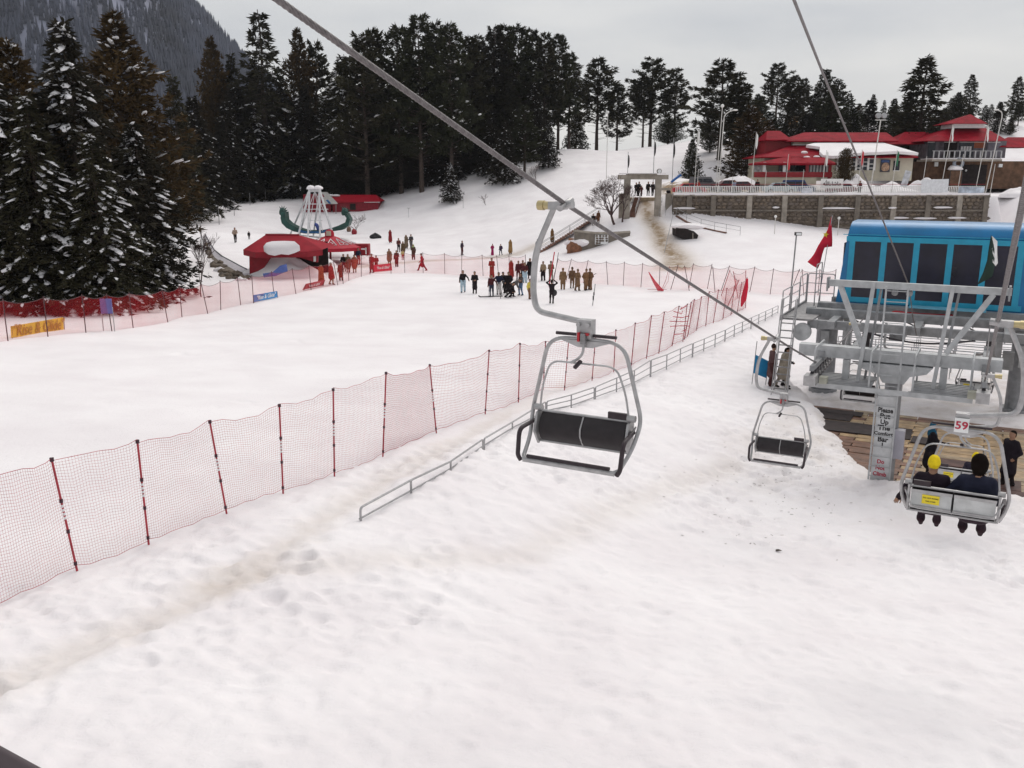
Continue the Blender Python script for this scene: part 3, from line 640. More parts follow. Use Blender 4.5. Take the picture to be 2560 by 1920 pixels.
# going up: empty, facing the viewer (front = -along)
ch_up = make_chair('large empty chair hanging in the middle of the picture over the snow', hanger_side=1); hang(ch_up, -1, 9.64, -1)
hang(dup(ch_up, 'smaller empty chair over the snow bank left of the ladder tower'), -1, 21.9, -1)
hang(dup(ch_up, 'empty chair above the dark mats on the boarding deck'), -1, 37.4, -1)
CH59 = make_chair('chair numbered 59 seen from behind with two riders', '59', 1); hang(CH59, 1, 13.9, 1)
CH58 = make_chair('chair numbered 58 seen through chair 59 with a yellow capped rider', '58', 1); hang(CH58, 1, 24.6, 1)
CH57 = make_chair('distant chair passing under the drive station by the right leg', '57', 1); hang(CH57, 1, 40.5, 1)

# the viewer's own chair: its padded arm just enters the lower left corner
ow = thing('chairlift_chair', "dark padded arm of the viewer's own chair in the lower left corner", 'chair', (0, 0, 0), group='chairs on the chairlift')
MB().tube(fillet([(-.62, -.25, -.42), P(-330, 1818, .66), P(-20, 2002, .60), P(260, 2165, .56), (-.2, .3, -.75)], .1, 6), .030, 14).build('armrest', PLUM, ow)
MB().box((-.05, -.25, -.80), (1.1, .42, .05)).build('seat_panel', RUBBER, ow); MB().box((-.05, -.48, -.5), (1.1, .05, .5)).build('back_panel', PLATE, ow)
MB().tube(fillet([(-.6, -.5, -.85), (-.62, -.52, .3), (.5, -.52, .32), (.5, -.5, -.85)], .2, 5), .03, 8).build('frame', GALV, ow)
# ================================================================ tower with ladder, drive station, deck
BLUE = M('cabin_blue', (.004, .145, .34), .32, .1, var=.12, scale=1.2, spec=.5)
BLUE_L = M('cabin_frame_blue', (.012, .29, .46), .35, .1, var=.1, spec=.5)
GLASS = M('dark_tinted_glass', (.012, .012, .026), .14, 0, var=.5, scale=.8, spec=.36)
GREYP = M('grey_paint', (.25, .255, .265), .55, .15, var=.2, scale=4)
GREYL = M('light_grey_paint', (.39, .40, .41), .5, .15, var=.18, scale=4)
T = thing('lift_tower', 'grey lift tower with lettered ladder, cross arm and lifting gantry in front of the station', 'lift tower', L(-2.4, 29, -9.6), LIFT_ROT)
def tl(c, a, z): return (c + 2.4, a - 29, z + 9.6)          # lift frame -> tower local
MB().cyl(tl(-2.3, 29.15, -9.7), tl(-2.3, 29.15, -6.1), .27, 20, r2=.25).build('column', GREYP, T)
hd = MB().prism([tl(-3.35, 28.8, -5.58), tl(-3.2, 28.8, -5.78), tl(-2.75, 28.8, -5.9), tl(-2.6, 28.8, -6.15), tl(-2.0, 28.8, -6.15), tl(-1.85, 28.8, -5.9), tl(-1.4, 28.8, -5.78), tl(-1.25, 28.8, -5.58)], (0, .6, 0)); hd.build('tower_head', GREYL, T)
MB().box(tl(-2.3, 29.1, -5.36), (5.7, .40, .36)).build('cross_arm', GREYL, T)
MB().box(tl(-2.42, 28.70, -8.0), (.52, .05, 3.2)).build('sign_panel', M('sign_panel', (.52, .53, .54), .4, .2, var=.2, scale=3), T)
ld = MB()
for s in (-.30, .30): ld.box(tl(-2.42 + s, 28.60, -6.45), (.05, .05, 6.5))
ldo = ld.build('ladder_rails', GREYL, T)
for i in range(20): MB().cyl(tl(-2.72, 28.60, -9.4 + i * .32), tl(-2.12, 28.60, -9.4 + i * .32), .014, 6).build('rung', GREYL, ldo)
for i, (w, s, m) in enumerate([('Please', .21, BLKINK), ('Put', .22, BLKINK), ('Up', .2, BLKINK), ('The', .22, BLKINK), ('Comfort', .15, BLKINK), ('Bar', .22, BLKINK), ('!', .22, BLKINK)]):
    text(w, s, m, T, tl(-2.42, 28.668, -6.98 - .185 * i), (R(90), 0, 0), 'lettering', .002, xs=.82 if w == 'Please' else 1, bold=.03)
for i, w in enumerate(('Do', 'Not', 'Climb')): text(w, .18, REDINK, T, tl(-2.42, 28.668, -8.62 - .2 * i), (R(90), 0, 0), 'lettering', .002, xs=.9, bold=.028)
MB().box(tl(-1.98, 28.95, -8.05), (.3, .3, .9)).build('control_box', M('control_box', (.36, .35, .40), .5), T)
# gantry
MB().box(tl(-1.95, 28.9, -3.2), (5.0, .18, .20)).build('gantry_beam', GREYL, T)
for c0, c1 in ((-3.1, -3.32), (-.95, -1.2)): MB().beam(tl(c0, 28.82, -3.1), tl(c1, 28.82, -6.25), .11, .11, (0, 1, 0)).build('gantry_post', GREYL, T)
for c0 in (-2.92, -.78): MB().beam(tl(c0, 29.35, -3.2), tl(c0 - .25, 29.35, -6.2), .07, .07, (0, 1, 0)).build('gantry_post', GREYP, T)
for c0, c1 in ((-4.05, -3.28), (.1, -.95)): MB().beam(tl(c0, 28.9, -3.3), tl(c1, 28.9, -5.1), .15, .15, (0, 1, 0)).build('gantry_strut', GREYL, T)
for c in (-4.42, .5): MB().box(tl(c, 28.9, -3.2), (.06, .3, .34)).cyl(tl(c, 28.75, -3.45), tl(c, 28.75, -3.1), .03, 6).build('end_clamp', GREYP, T)
for c in (-2.5, -2.1): MB().cyl(tl(c, 28.85, -3.42), tl(c, 28.95, -3.36), .09, 10).build('cable_pulley', GREYP, T)
for c0, c1 in ((-4.55, -2.85), (-1.75, -.15)):
    w = MB()
    for k in range(7): w.box(tl((c0 + c1) / 2, 28.15 + k * .22, -6.2), (c1 - c0, .10, .05))
    w.box(tl((c0 + c1) / 2, 27.98, -6.22), (c1 - c0 + .1, .06, .12)).box(tl((c0 + c1) / 2, 29.62, -6.22), (c1 - c0 + .1, .06, .12)); wk = w.build('catwalk', GREYP, T)
    for cc in (c0 + .05, c1 - .05):
        MB().tube(fillet([tl(cc, 28.0, -6.2), tl(cc, 28.0, -5.1), tl(cc, 29.6, -5.1), tl(cc, 29.6, -6.2)], .15, 5), .028, 8).tube([tl(cc, 28.0, -5.65), tl(cc, 29.6, -5.65)], .02, 6).build('guard_rail', GREYL, wk)
    MB().beam(tl((c0 + c1) / 2, 29.0, -5.56), tl((c0 + c1) / 2, 29.0, -6.2), .2, .2).build('catwalk_hanger', GREYL, wk)
MB().box(tl(-2.35, 27.94, -6.24), (4.5, .07, .14)).build('front_rail', GREYL, T)
for c in (CL, CR):
    b = MB().box(tl(c, 29.1, -5.62), (.12, 3.6, .16)).box(tl(c, 29.1, -5.5), (.22, .5, .3)).build('sheave_beam', GREYP, T)
    for k in range(8):
        a = 27.55 + k * .44; w = MB().cyl(tl(c - .05, a, SHEAVE_Z - .21), tl(c + .05, a, SHEAVE_Z - .21), .20, 14).build('sheave', M('sheave_dark', (.06, .055, .06), .5, .2), b)
        MB().cyl(tl(c - .09, a, SHEAVE_Z - .21), tl(c + .09, a, SHEAVE_Z - .21), .06, 8).build('hub', GALV, w)
    e = MB().box(tl(c, 27.3, -5.95), (.34, .5, .3)).build('rope_catcher', GALV, b)
    MB().box(tl(c + (.28 if c < -2 else -.28), 27.9, -6.05), (.22, .3, .2)).build('switch_box', M('switch_box', (.36, .36, .30), .5), b)
# drive station
S = thing('drive_station', 'blue glazed drive station on two thick grey legs', 'lift station', L(-2.4, 42, -9.6), LIFT_ROT)
def sl_(c, a, z): return (c + 2.4, a - 42, z + 9.6)
for c in (-6.3, 1.5):
    lg = MB().cyl(sl_(c, 42, -9.7), sl_(c, 42, -5.9), .46, 24).build('leg', GREYP, S)
    MB().cyl(sl_(c, 42, -9.65), sl_(c, 42, -9.45), .62, 20).build('foot', GREYP, lg)
    for k in range(4):
        an = .78 + k * 1.57; MB().prism([sl_(c + .46 * math.cos(an), 42 + .46 * math.sin(an), -9.46), sl_(c + .62 * math.cos(an), 42 + .62 * math.sin(an), -9.46), sl_(c + .46 * math.cos(an), 42 + .46 * math.sin(an), -8.9)], (.03, .03, 0)).build('gusset', GREYP, lg)
for a, z, c0, c1, h, w, nm, mt in [(38.6, -6.02, -6.6, 3.0, .34, .28, 'front_beam', GREYP), (40.2, -5.75, -6.9, 3.0, .34, .5, 'main_beam', GREYP), (41.6, -5.62, -6.7, 3.2, .28, .5, 'upper_beam', GREYP), (44, -5.72, -6.5, 2.4, .4, .4, 'rear_beam', GREYP)]:
    MB().box(sl_((c0 + c1) / 2, a, z), (c1 - c0, w, h)).build(nm, mt, S)
for c in (-5.6, -2.4, .8): MB().box(sl_(c, 41.3, -5.95), (.3, 6.6, .3)).build('long_beam', GREYP, S)
for a, c in ((40.2, -6.95), (41.7, -6.75), (40.2, 3.0)): MB().cyl(sl_(c, a, -5.72), sl_(c + .35, a, -5.72), .2, 14).build('beam_cap', GREYP, S)
MB().cyl(sl_(-6.75, 38.2, -6.35), sl_(-6.75, 38.4, -6.35), .37, 24).build('end_disc', GREYL, S)
for c in (-5.3, 1.7): MB().cyl(sl_(c, 39.6, -6.2), sl_(c, 39.75, -6.2), .17, 16).build('marker_disc', M('marker_yellow', (.5, .33, .05), .5), S)
for c in (-4.4, .3): MB().cyl(sl_(c, 40.4, -6.75), sl_(c, 40.4, -6.35), .22, 14).box(sl_(c, 40.4, -6.95), (.2, .2, .4)).build('drive_unit', M('dark_machine', (.05, .045, .05), .6), S)
for c in (-4.0, .0): MB().cyl(sl_(c - 1, 39.9, -6.15), sl_(c + 1, 39.9, -6.15), .11, 12).build('damper_cylinder', REDP, S)
MB().tube([sl_(-4.3 + 4.0 * t, 39.4, -6.35 - .28 * math.sin(math.pi * t)) for t in np.linspace(0, 1, 12)], .04, 6).build('cable_bundle', M('dark_machine', (.05, .045, .05)), S)
bw = MB().tube([sl_(-2.4 + 2.4 * math.cos(t), 43.5 + 2.4 * math.sin(t), SHEAVE_Z) for t in np.linspace(0, 6.283, 41)[:-1]], .09, 8, closed=True).build('bullwheel', REDP, S)
for k in range(6): MB().beam(sl_(-2.4, 43.5, SHEAVE_Z), sl_(-2.4 + 2.35 * math.cos(k * 1.047), 43.5 + 2.35 * math.sin(k * 1.047), SHEAVE_Z), .08, .12).build('spoke', REDP, bw)
for c in (-5.2, .5): MB().box(sl_(c, 40.2, -6.5), (.34, .34, 1.3)).build('hanger_post', GREYL, S)
# cabin: rounded front top, slightly tapering sides
prof = [(42.0, -5.52), (42.0, -5.2), (42.0, -2.75), (42.06, -2.5), (42.2, -2.26), (42.45, -2.07), (42.8, -1.97), (44.4, -1.95), (45.2, -2.05), (45.7, -2.5), (45.8, -5.52)]
ci = lambda z, s: (-6.05 if s < 0 else 1.45) - s * .34 * (z + 5.52) / 3.6
m = MB(); n = len(prof); m.add([sl_(ci(z, -1), a, z) for a, z in prof] + [sl_(ci(z, 1), a, z) for a, z in prof], [(i, i + n, (i + 1) % n + n, (i + 1) % n) for i in range(n)] + [tuple(range(n)), tuple(range(2 * n - 1, n - 1, -1))])
cab = m.build('cabin', BLUE, S, smooth=50)
MB().box(sl_(-2.3, 42.6, -5.62), (7.6, 1.6, .12)).build('cabin_floor', M('dark_machine', (.05, .045, .05)), S)
MB().box(sl_(-1.5, 41.2, -5.40), (2.9, .6, .06)).build('blue_cover', M('light_blue_cover', (.13, .38, .52), .5), S)
nw = 5; x0, x1 = -5.55, .95; wd = (x1 - x0) / nw
for i in range(nw + 1):
    MB().box(sl_(x0 + i * wd, 41.985, -4.02), (.24, .06, 2.7)).build('mullion', BLUE_L, cab)
for z in (-2.68, -5.33): MB().box(sl_((x0 + x1) / 2, 41.985, z), (x1 - x0 + .5, .065, .22)).build('window_rail', BLUE_L, cab)
for i in range(nw):
    MB().box(sl_(x0 + (i + .5) * wd, 41.975, -4.0), (wd - .24, .03, 2.44)).build('window', GLASS, cab)
MB().box(sl_(-2.3, 41.98, -2.5), (7.3, .05, .03)).build('seam', BLUE_L, cab)
for y in (43.0, 44.6): MB().box(sl_(ci(-4, -1) - .02, y, -3.9), (.05, 1.1, 2.0)).build('side_window', GLASS, cab)
# walkway on the left with stepped guard rails and ladder
wk = MB().box(sl_(-7.0, 41.0, -5.85), (1.3, 5.4, .08)).box(sl_(-7.65, 41.0, -5.83), (.06, 5.4, .22)).build('walkway', GALV_D, S)
def guard(p0, p1, z, h, par, nb=3, r=.026):
    p0, p1 = np.array(p0), np.array(p1); o = MB().tube(fillet([sl_(*p0, z), sl_(*p0, z + h), sl_(*p1, z + h), sl_(*p1, z)], .12, 4), r, 7)
    for k in range(1, nb): o.tube([sl_(*p0, z + h * k / nb), sl_(*p1, z + h * k / nb)], r * .75, 6)
    o.build('guard_rail', GALV, par)
guard((-7.65, 38.4), (-7.65, 40.2), -5.8, 1.1, wk); guard((-7.65, 40.3), (-7.65, 42.0), -5.8, 1.1, wk); guard((-7.65, 42.1), (-7.65, 43.7), -5.8, 1.35, wk); guard((-7.6, 43.7), (-6.4, 43.7), -5.8, 1.35, wk); guard((-7.0, 42.2), (-7.0, 43.6), -5.8, 1.9, wk)
lr = MB()
for s in (-.28, .28): lr.tube([sl_(-7.3 + s, 37.3, -9.6), sl_(-7.3 + s, 38.25, -5.0)], .035, 6)
for s in (-.28, .28): lr.tube([sl_(-7.3 + s, 37.0, -8.9), sl_(-7.3 + s, 37.9, -5.0), sl_(-7.3 + s, 38.2, -4.9)], .02, 6)
lo = lr.build('ladder', GALV, S)
for k in range(13): MB().box(sl_(-7.3, 37.35 + k * .062, -9.3 + k * .30), (.55, .14, .03)).build('rung', GALV_D, lo)
# decking
D = thing('boarding_deck', 'wet plank boarding deck under the chairs with dark rubber mats', 'deck', L(0, 0, 0), LIFT_ROT)
BRD = [M('plank_tan', (.34, .23, .125), .45, var=.4, scale=2.5, bump=.3), M('plank_grey', (.30, .22, .135), .45, var=.4, scale=2.5, bump=.3), M('plank_brown', (.155, .075, .045), .5, var=.45, scale=2, bump=.3)]
pm = []
for mt in BRD:
    o = MB().box((0, 0, 0), (2.36, .36, .05)); me_ = bpy.data.meshes.new('plank'); me_.from_pydata(o.v, [], o.f); me_.materials.append(mt); pm.append(me_)
for i in range(25):
    for j in range(7):
        a = 28.75 + i * .385; c = -8.0 + j * 2.4 + (i % 2) * .6
        cb_ = -2.4 - .41 * (a - 29); edge = a > 37.3 or c - 1.2 < cb_ + .3
        if c + 1.2 > 8.6 or c + 1.2 < cb_ - .5: continue
        me_ = pm[2] if (edge and random.random() < .8) else random.choice([pm[0], pm[0], pm[1]])
        o = obj('plank', me_, D, (c, a, -9.44 + random.uniform(-.012, .012))); o.rotation_euler = (random.uniform(-.006, .006), random.uniform(-.004, .004), random.uniform(-.008, .008))
MAT = M('rubber_mat', (.028, .018, .018), .7, var=.5, scale=3); MAT2 = M('rubber_mat_brown', (.075, .035, .03), .7, var=.5, scale=2)
for i, (c, a, w, d, m_) in enumerate([(-5.6, 36.6, 2.6, 1.0, MAT), (-3.6, 35.2, 3.2, 1.5, MAT), (-4.9, 37.4, 1.8, .7, MAT), (-1.6, 34.6, .7, .9, MAT), (.2, 30.6, 2.6, 1.0, MAT2), (1.2, 29.5, 3.4, 1.1, MAT2), (-.5, 32.2, 1.5, .8, MAT2)]):
    tag(MB().box((0, 0, 0), (w, d, .03)).build('rubber_mat', m_, loc=L(c, a, -9.385), rz=LIFT_ROT + random.uniform(-.04, .04)),
        ['long dark mat at the back left of the deck', 'biggest dark mat under the empty deck chair', 'dark mat strip by the stairs end of the deck', 'small dark mat just right of the ladder tower', 'brown mat under chair 58', 'wide brown mat in front of the chair 58 riders', 'brown mat beside the blue hooded attendant'][i], 'mat', 'mats on the deck')
# queue rails behind the station
for r_i in range(6):
    a = 47.5 + r_i * 1.6; q = thing('queue_rail', ['nearest', 'second', 'third', 'fourth', 'fifth', 'farthest'][r_i] + ' row of long steel queue rails seen under the blue station', 'railing', L(0, a, -9.55), LIFT_ROT, 'queue rails')
    MB().tube([(-7, 0, 1.05), (10, 0, 1.05)], .03, 6).build('top_rail', GALV, q); MB().tube([(-7, 0, .62), (10, 0, .62)], .022, 6).build('mid_rail', GALV, q)
    for x in np.arange(-7, 10.1, 1.9): MB().cyl((x, 0, -.1), (x, 0, 1.05), .025, 6).build('post', GALV, q)
# flanges, bolts, pipes and boxes that clutter the machinery
for a, z, h in ((38.6, -6.02, .34), (40.2, -5.75, .34)):
    for c in np.arange(-6.2, 2.9, 1.15): MB().box(sl_(c, a - .16 if a < 39 else a - .27, z), (.05, .04, h + .06)).build('flange', GREYP, S)
for c in (-5.0, -3.6, -1.2, .4): MB().tube(fillet([sl_(c, 39.2, -5.85), sl_(c, 39.2, -6.9), sl_(c + .5, 39.6, -7.1)], .15, 4), .05, 7).build('pipe', GREYL, S)
for c, a, z, d in ((-5.6, 39.4, -7.2, (.5, .4, .5)), (-4.6, 39.0, -7.0, (.35, .3, .6)), (.9, 39.2, -7.0, (.4, .35, .7)), (-3.2, 40.0, -6.5, (.6, .4, .35))): MB().box(sl_(c, a, z), d).build('cable_box', GREYP if c != -4.6 else M('dark_machine', (.05, .045, .05)), S)
for c in (CL, CR):
    g_ = MB().box(sl_(c, 38.0, -6.6), (.22, 2.2, .22)).build('guide_beam', GREYL, S)
    for k in range(5): MB().cyl(sl_(c - .12, 37.1 + k * .45, -6.85), sl_(c + .12, 37.1 + k * .45, -6.85), .16, 12).build('tyre', RUBBER, g_)
for c in (-6.3, 1.5): MB().box(sl_(c, 41.45, -7.2), (.32, .2, .9)).build('leg_cabinet', GREYL, S)
for k in range(4): MB().tube([sl_(-6 + k * 2.2, 40.6, -5.6), sl_(-5.4 + k * 2.2, 41.2, -6.0), sl_(-4.8 + k * 2.2, 40.7, -6.15)], .03, 6).build('hose', M('dark_machine', (.05, .045, .05)), S)
DKM = M('dark_machine', (.05, .045, .05))
MB().box(sl_(-2.3, 43.4, -5.88), (6.4, 2.2, .42)).build('machine_housing', DKM, S)
for c in (-4.6, -2.9, -1.4, .2): MB().box(sl_(c, 41.9, -5.86), (.7, .5, .34)).cyl(sl_(c - .5, 41.75, -5.8), sl_(c + .5, 41.75, -5.8), .13, 10).build('gearbox', DKM, S)
# flags on the lift
def cloth_flag(name, label, poly, m, off=(0, .03, 0), group=None):
    """thin waved cloth from an outline of 3-D points"""
    bm = bmesh.new(); vs = [bm.verts.new(p) for p in poly]; f = bm.faces.new(vs); bmesh.ops.triangulate(bm, faces=[f]); bmesh.ops.subdivide_edges(bm, edges=bm.edges[:], cuts=3, use_grid_fill=True)
    for v in bm.verts: v.co.y += .09 * math.sin(v.co.x * 5 + v.co.z * 3.1)
    r = bmesh.ops.solidify(bm, geom=bm.faces[:], thickness=.012); me = bpy.data.meshes.new(name); bm.to_mesh(me); bm.free(); me.materials.append(m); me.polygons.foreach_set('use_smooth', [True] * len(me.polygons)); return me
fl = thing('red_flag', 'drooping red flag with a yellow star on a thin pole beside the cabin', 'flag', L(-7.05, 43.6, -5.8)); o = L(-7.05, 43.6, -5.8); zf = float(o[1])
fp = lambda px, py: BP(px, py, zf) - o
MB().tube([(0, 0, 0), fp(2081, 538)], .018, 6).build('pole', GALV, fl)
cm = cloth_flag('cloth', '', [fp(*q) for q in [(2081, 541), (2079, 575), (2079, 616), (2063, 619), (2052, 650), (2043, 671), (2031, 664), (2019, 655), (2035, 632), (2051, 608), (2062, 586), (2072, 562)]], M('flag_red', (.62, .015, .045), .7, var=.1)); obj('cloth', cm, fl)
st = fp(2062, 586) + np.array((0, -.13, 0)); pts = []
for k in range(10): rr = .15 if k % 2 == 0 else .06; an = 1.57 + k * .6283 - .2; pts.append(st + np.array((rr * math.cos(an), 0, rr * math.sin(an))))
MB().prism(pts, (0, .02, 0)).build('star', M('star_yellow', (.8, .6, .05), .6), fl)
o = L(.55, 28.7, -3.3); zf = float(o[1]); f2 = thing('hanging_flag', 'dark green and white flag hanging limp from the right end of the gantry', 'flag', o)
q = lambda px, py: BP(px, py, zf) - o
obj('cloth', cloth_flag('c', '', [q(*p) for p in [(2482, 588), (2490, 620), (2486, 660), (2476, 690), (2446, 712), (2462, 672), (2474, 640)]], M('flag_green', (.012, .03, .022), .8)), f2)
obj('white_band', cloth_flag('c', '', [q(*p) for p in [(2484, 590), (2497, 604), (2496, 658), (2488, 665), (2480, 656), (2489, 625)]], M('flag_white', (.75, .75, .74), .8)), f2)
bl = G(1900, 962); bs = thing('blue_board', 'small blue board on two stakes left of the two waiting men', 'sign', bl)
MB().prism([(-.32, 0, .55), (.28, .1, .3), (.33, .1, 1.05), (-.27, 0, 1.35)], (.02, .03, 0)).build('board', M('board_blue', (.02, .22, .45), .5), bs); MB().tube([(-.36, .02, -.2), (-.24, .02, 1.95)], .018, 5).tube([(.26, .12, -.3), (.34, .12, 1.0)], .018, 5).build('stake', GALV_D, bs)
# ================================================================ safety nets, hand rail, banners
NETRED = M('net_red', (.42, .045, .065), .7, var=.2, scale=4)
POSTRED = M('post_red', (.36, .03, .045), .5, var=.2, scale=6)
POSTDK = M('post_dark', (.085, .04, .045), .6, var=.3)
CLIP = M('post_clip', (.05, .02, .03), .6)
def net_sheet(name, base, cover):
    m = bpy.data.materials.new(name); m.use_nodes = True; n, l = m.node_tree.nodes, m.node_tree.links; b = n['Principled BSDF']; b.inputs['Base Color'].default_value = (*base, 1); b.inputs['Roughness'].default_value = .8; b.inputs['Specular IOR Level'].default_value = .1
    t = n.new('ShaderNodeBsdfTransparent'); mx = n.new('ShaderNodeMixShader'); tc = n.new('ShaderNodeTexCoord'); z = n.new('ShaderNodeTexNoise'); z.inputs['Scale'].default_value = .35; l.new(tc.outputs['Object'], z.inputs['Vector'])
    ma = n.new('ShaderNodeMath'); ma.operation = 'MULTIPLY'; ma.inputs[1].default_value = cover * 2; l.new(z.outputs[0], ma.inputs[0]); l.new(ma.outputs[0], mx.inputs[0]); l.new(t.outputs[0], mx.inputs[1]); l.new(b.outputs[0], mx.inputs[2]); l.new(mx.outputs[0], n['Material Output'].inputs[0]); return m
SHEET = net_sheet('fine_red_net', (.66, .035, .05), .19); SHEET_F = net_sheet('bunched_red_net', (.65, .02, .05), .75)
# ---- near net with real strands
near_posts = [((-95, 1160), (-88, 1560)), ((163, 1125), (193, 1428)), ((369, 1083), (372, 1362)), ((543, 1045), (567, 1288)), ((712, 998), (708, 1236)), ((843, 960), (836, 1186)), ((972, 920), (957, 1139)), ((1078, 903), (1091, 1082)), ((1208, 874), (1206, 1034)),
              ((1224, 868), (1213, 1034)), ((1300, 852), (1296, 1003)), ((1363, 850), (1358, 972)), ((1420, 842), (1411, 972)), ((1487, 836), (1480, 950)), ((1537, 820), (1534, 931)), ((1585, 803), (1578, 914)), ((1625, 785), (1616, 896)), ((1657, 776), (1647, 882)), ((1694, 762), (1680, 865)), ((1714, 757), (1707, 855)), ((1724, 752), (1711, 849)), ((1737, 745), (1719, 841)),
              ((1750, 739), (1741, 826)), ((1769, 726), (1764, 816)), ((1792, 722), (1783, 808)), ((1813, 718), (1807, 799)), ((1832, 712), (1827, 789)), ((1850, 704), (1843, 782)), ((1863, 692), (1864, 770))]
near_posts = near_posts[:8] + near_posts[9:]
NF = thing('safety_net', 'long red mesh safety net beside the piste running from lower left towards the station', 'net fence')
ends = []
for i, (tp, bt) in enumerate(near_posts):
    g = G(*bt) ; g0 = G0(*bt); z = g0[1] * CP - g0[2] * SP
    top = P(tp[0], tp[1], z); hgt = min(2.25, max(1.9, top[2] - g[2])); lean = np.array((top[0] - g[0], 0, 0)); lean[0] = np.clip(lean[0], -.28, .28)
    top = g + lean + np.array((0, 0, hgt)); ends.append((g, top))
    p = MB().tube([g - (top - g) * .06, top], .019 if i < 14 else .022, 7).build('post', POSTRED, NF)
    c = MB()
    for f, r in ((.99, .034), (.63, .03), (.36, .028), (.07, .028)): q = g + (top - g) * f; c.cyl(q - (0, 0, .03), q + (0, 0, .03), r, 7)
    tag(c.build('clip', CLIP, p), kind='stuff')
    if i < 8:
        mk = MB()
        for k in range(4): q = g + (top - g) * (.48 + k * .035); mk.cyl(q - (0, 0, .022), q + (0, 0, .022), .021, 7)
        mk.build('white_print', PLATE, p)
iv = 0
for i in range(len(ends) - 1):
    (g0, t0), (g1, t1) = ends[i], ends[i + 1]
    ln = np.linalg.norm(g1[:2] - g0[:2]); zz = .5 * (g0[1] + g1[1]); sp = .052 if zz < 26 else (.085 if zz < 40 else .13); rad = .0022 if zz < 22 else (.0032 if zz < 40 else .0045)
    nx = max(4, int(ln / sp)); nz_ = max(6, int(1.95 / sp)); S, Tt = np.linspace(0, 1, nx + 1), np.linspace(0, 1, nz_ + 1)
    sag = .13 * min(1, ln / 2.6)
    def pt(s, t):
        b = g0 * (1 - s) + g1 * s; tt = t0 * (1 - s) + t1 * s; x = b + (tt - b) * (.045 + .95 * t)
        x = x + np.array((0, 0, -1.)) * (sag * 4 * s * (1 - s) * (.3 + .7 * t) + .02 * math.sin(s * 9 + i) * t) + np.array((.05, -.09, 0)) * math.sin(math.pi * s) * math.sin(3.0 * t + i * 1.7) + np.array((0, 0, .02)) * math.sin(s * 17 + t * 9 + i)
        return x
    Gd = np.array([[pt(s, t) for t in Tt] for s in S])
    V, Q = [], []; base = 0; an = np.arange(3) * 2.0944
    def strands(A, r):
        global base
        m, k = A.shape[:2]; u = np.array((0, 0, 1.)); d = np.gradient(A, axis=1) if k > 1 else A; d = d / (np.linalg.norm(d, axis=2, keepdims=True) + 1e-9); ref = np.where(np.abs(d[..., 2:3]) > .8, np.array((0, 1., 0)), u); n1 = np.cross(d, ref); n1 /= np.linalg.norm(n1, axis=2, keepdims=True) + 1e-9; n2 = np.cross(d, n1)
        W = A[:, :, None] + r * (np.cos(an)[None, None, :, None] * n1[:, :, None] + np.sin(an)[None, None, :, None] * n2[:, :, None])
        idx = base + np.arange(m * k * 3).reshape(m, k, 3); V.append(W.reshape(-1, 3)); 
        for j in range(3): Q.append(np.stack([idx[:, :-1, j], idx[:, :-1, (j + 1) % 3], idx[:, 1:, (j + 1) % 3], idx[:, 1:, j]], -1).reshape(-1, 4))
        base += m * k * 3
    st = max(1, int(.3 / sp)); Hh = Gd.transpose(1, 0, 2)[:, ::1][:, sorted(set(list(range(0, nx + 1, st)) + [nx]))]; strands(Hh, rad)
    Vv = Gd[:, sorted(set(list(range(0, nz_ + 1, st)) + [nz_]))]; strands(Vv, rad * .8)
    strands(Hh[[0, -1]], rad * 2.6)
    m = np_mesh('net_panel', np.concatenate(V), np.concatenate(Q)); m.materials.append(NETRED); tag(obj('net_panel', m, NF), kind='stuff')
bn = MB(); b0 = G(1708, 850)
for k in range(7): bn.tube([b0 + np.array((random.uniform(-.8, .1), random.uniform(-.4, .2), .3 + .25 * k)), b0 + np.array((random.uniform(-.3, .2), 0, .35 + .22 * k)), b0 + np.array((random.uniform(-.2, .3), 0, .2 + .28 * k))], .02, 4)
tag(bn.build('bunched_net', M('net_bright_red', (.55, .02, .05), .7), NF), kind='stuff')
bb = G(1862, 772); MB().tube([bb + (-.25, 0, .15), bb + (-.12, 0, .7), bb + (.0, 0, 1.5), bb + (.05, 0, 2.1)], [.05, .2, .16, .06], 8).build('bunched_net', SHEET_F, NF)
# ---- far nets: sheets of fine mesh
def far_net(label, pts, hgt=1.95, sagk=.18, mat=None, pm=POSTDK):
    t = thing('safety_net', label, 'net fence', group='far nets'); prev = None
    for i, (px, py, dx) in enumerate(pts):
        g = G(px, py); top = g + np.array((dx, 0, hgt))
        MB().tube([g - (0, 0, .1), top + (0, 0, .08)], .026, 6).build('post', pm, t)
        if prev is not None:
            (g0, t0) = prev; n = 8; V = []; 
            for k in range(n + 1):
                s = k / n; b = g0 * (1 - s) + g * s; b[2] = gz(b[0], b[1]) + .02; tt = t0 * (1 - s) + top * s; tt[2] -= sagk * 4 * s * (1 - s)
                for f in (0, .5, 1.): V.append(b + (tt - b) * f + np.array((0, .12, 0)) * math.sin(math.pi * s) * math.sin(f * 3 + i))
            Q = np.array([[k * 3 + j, (k + 1) * 3 + j, (k + 1) * 3 + j + 1, k * 3 + j + 1] for k in range(n) for j in range(2)])
            m = np_mesh('net_panel', np.array(V), Q); m.materials.append(mat or SHEET); m.polygons.foreach_set('use_smooth', [True] * len(Q)); obj('net_panel', m, t)
            MB().tube(V[2::3], .012, 4).build('top_cord', POSTDK, t)
        prev = (g, top)
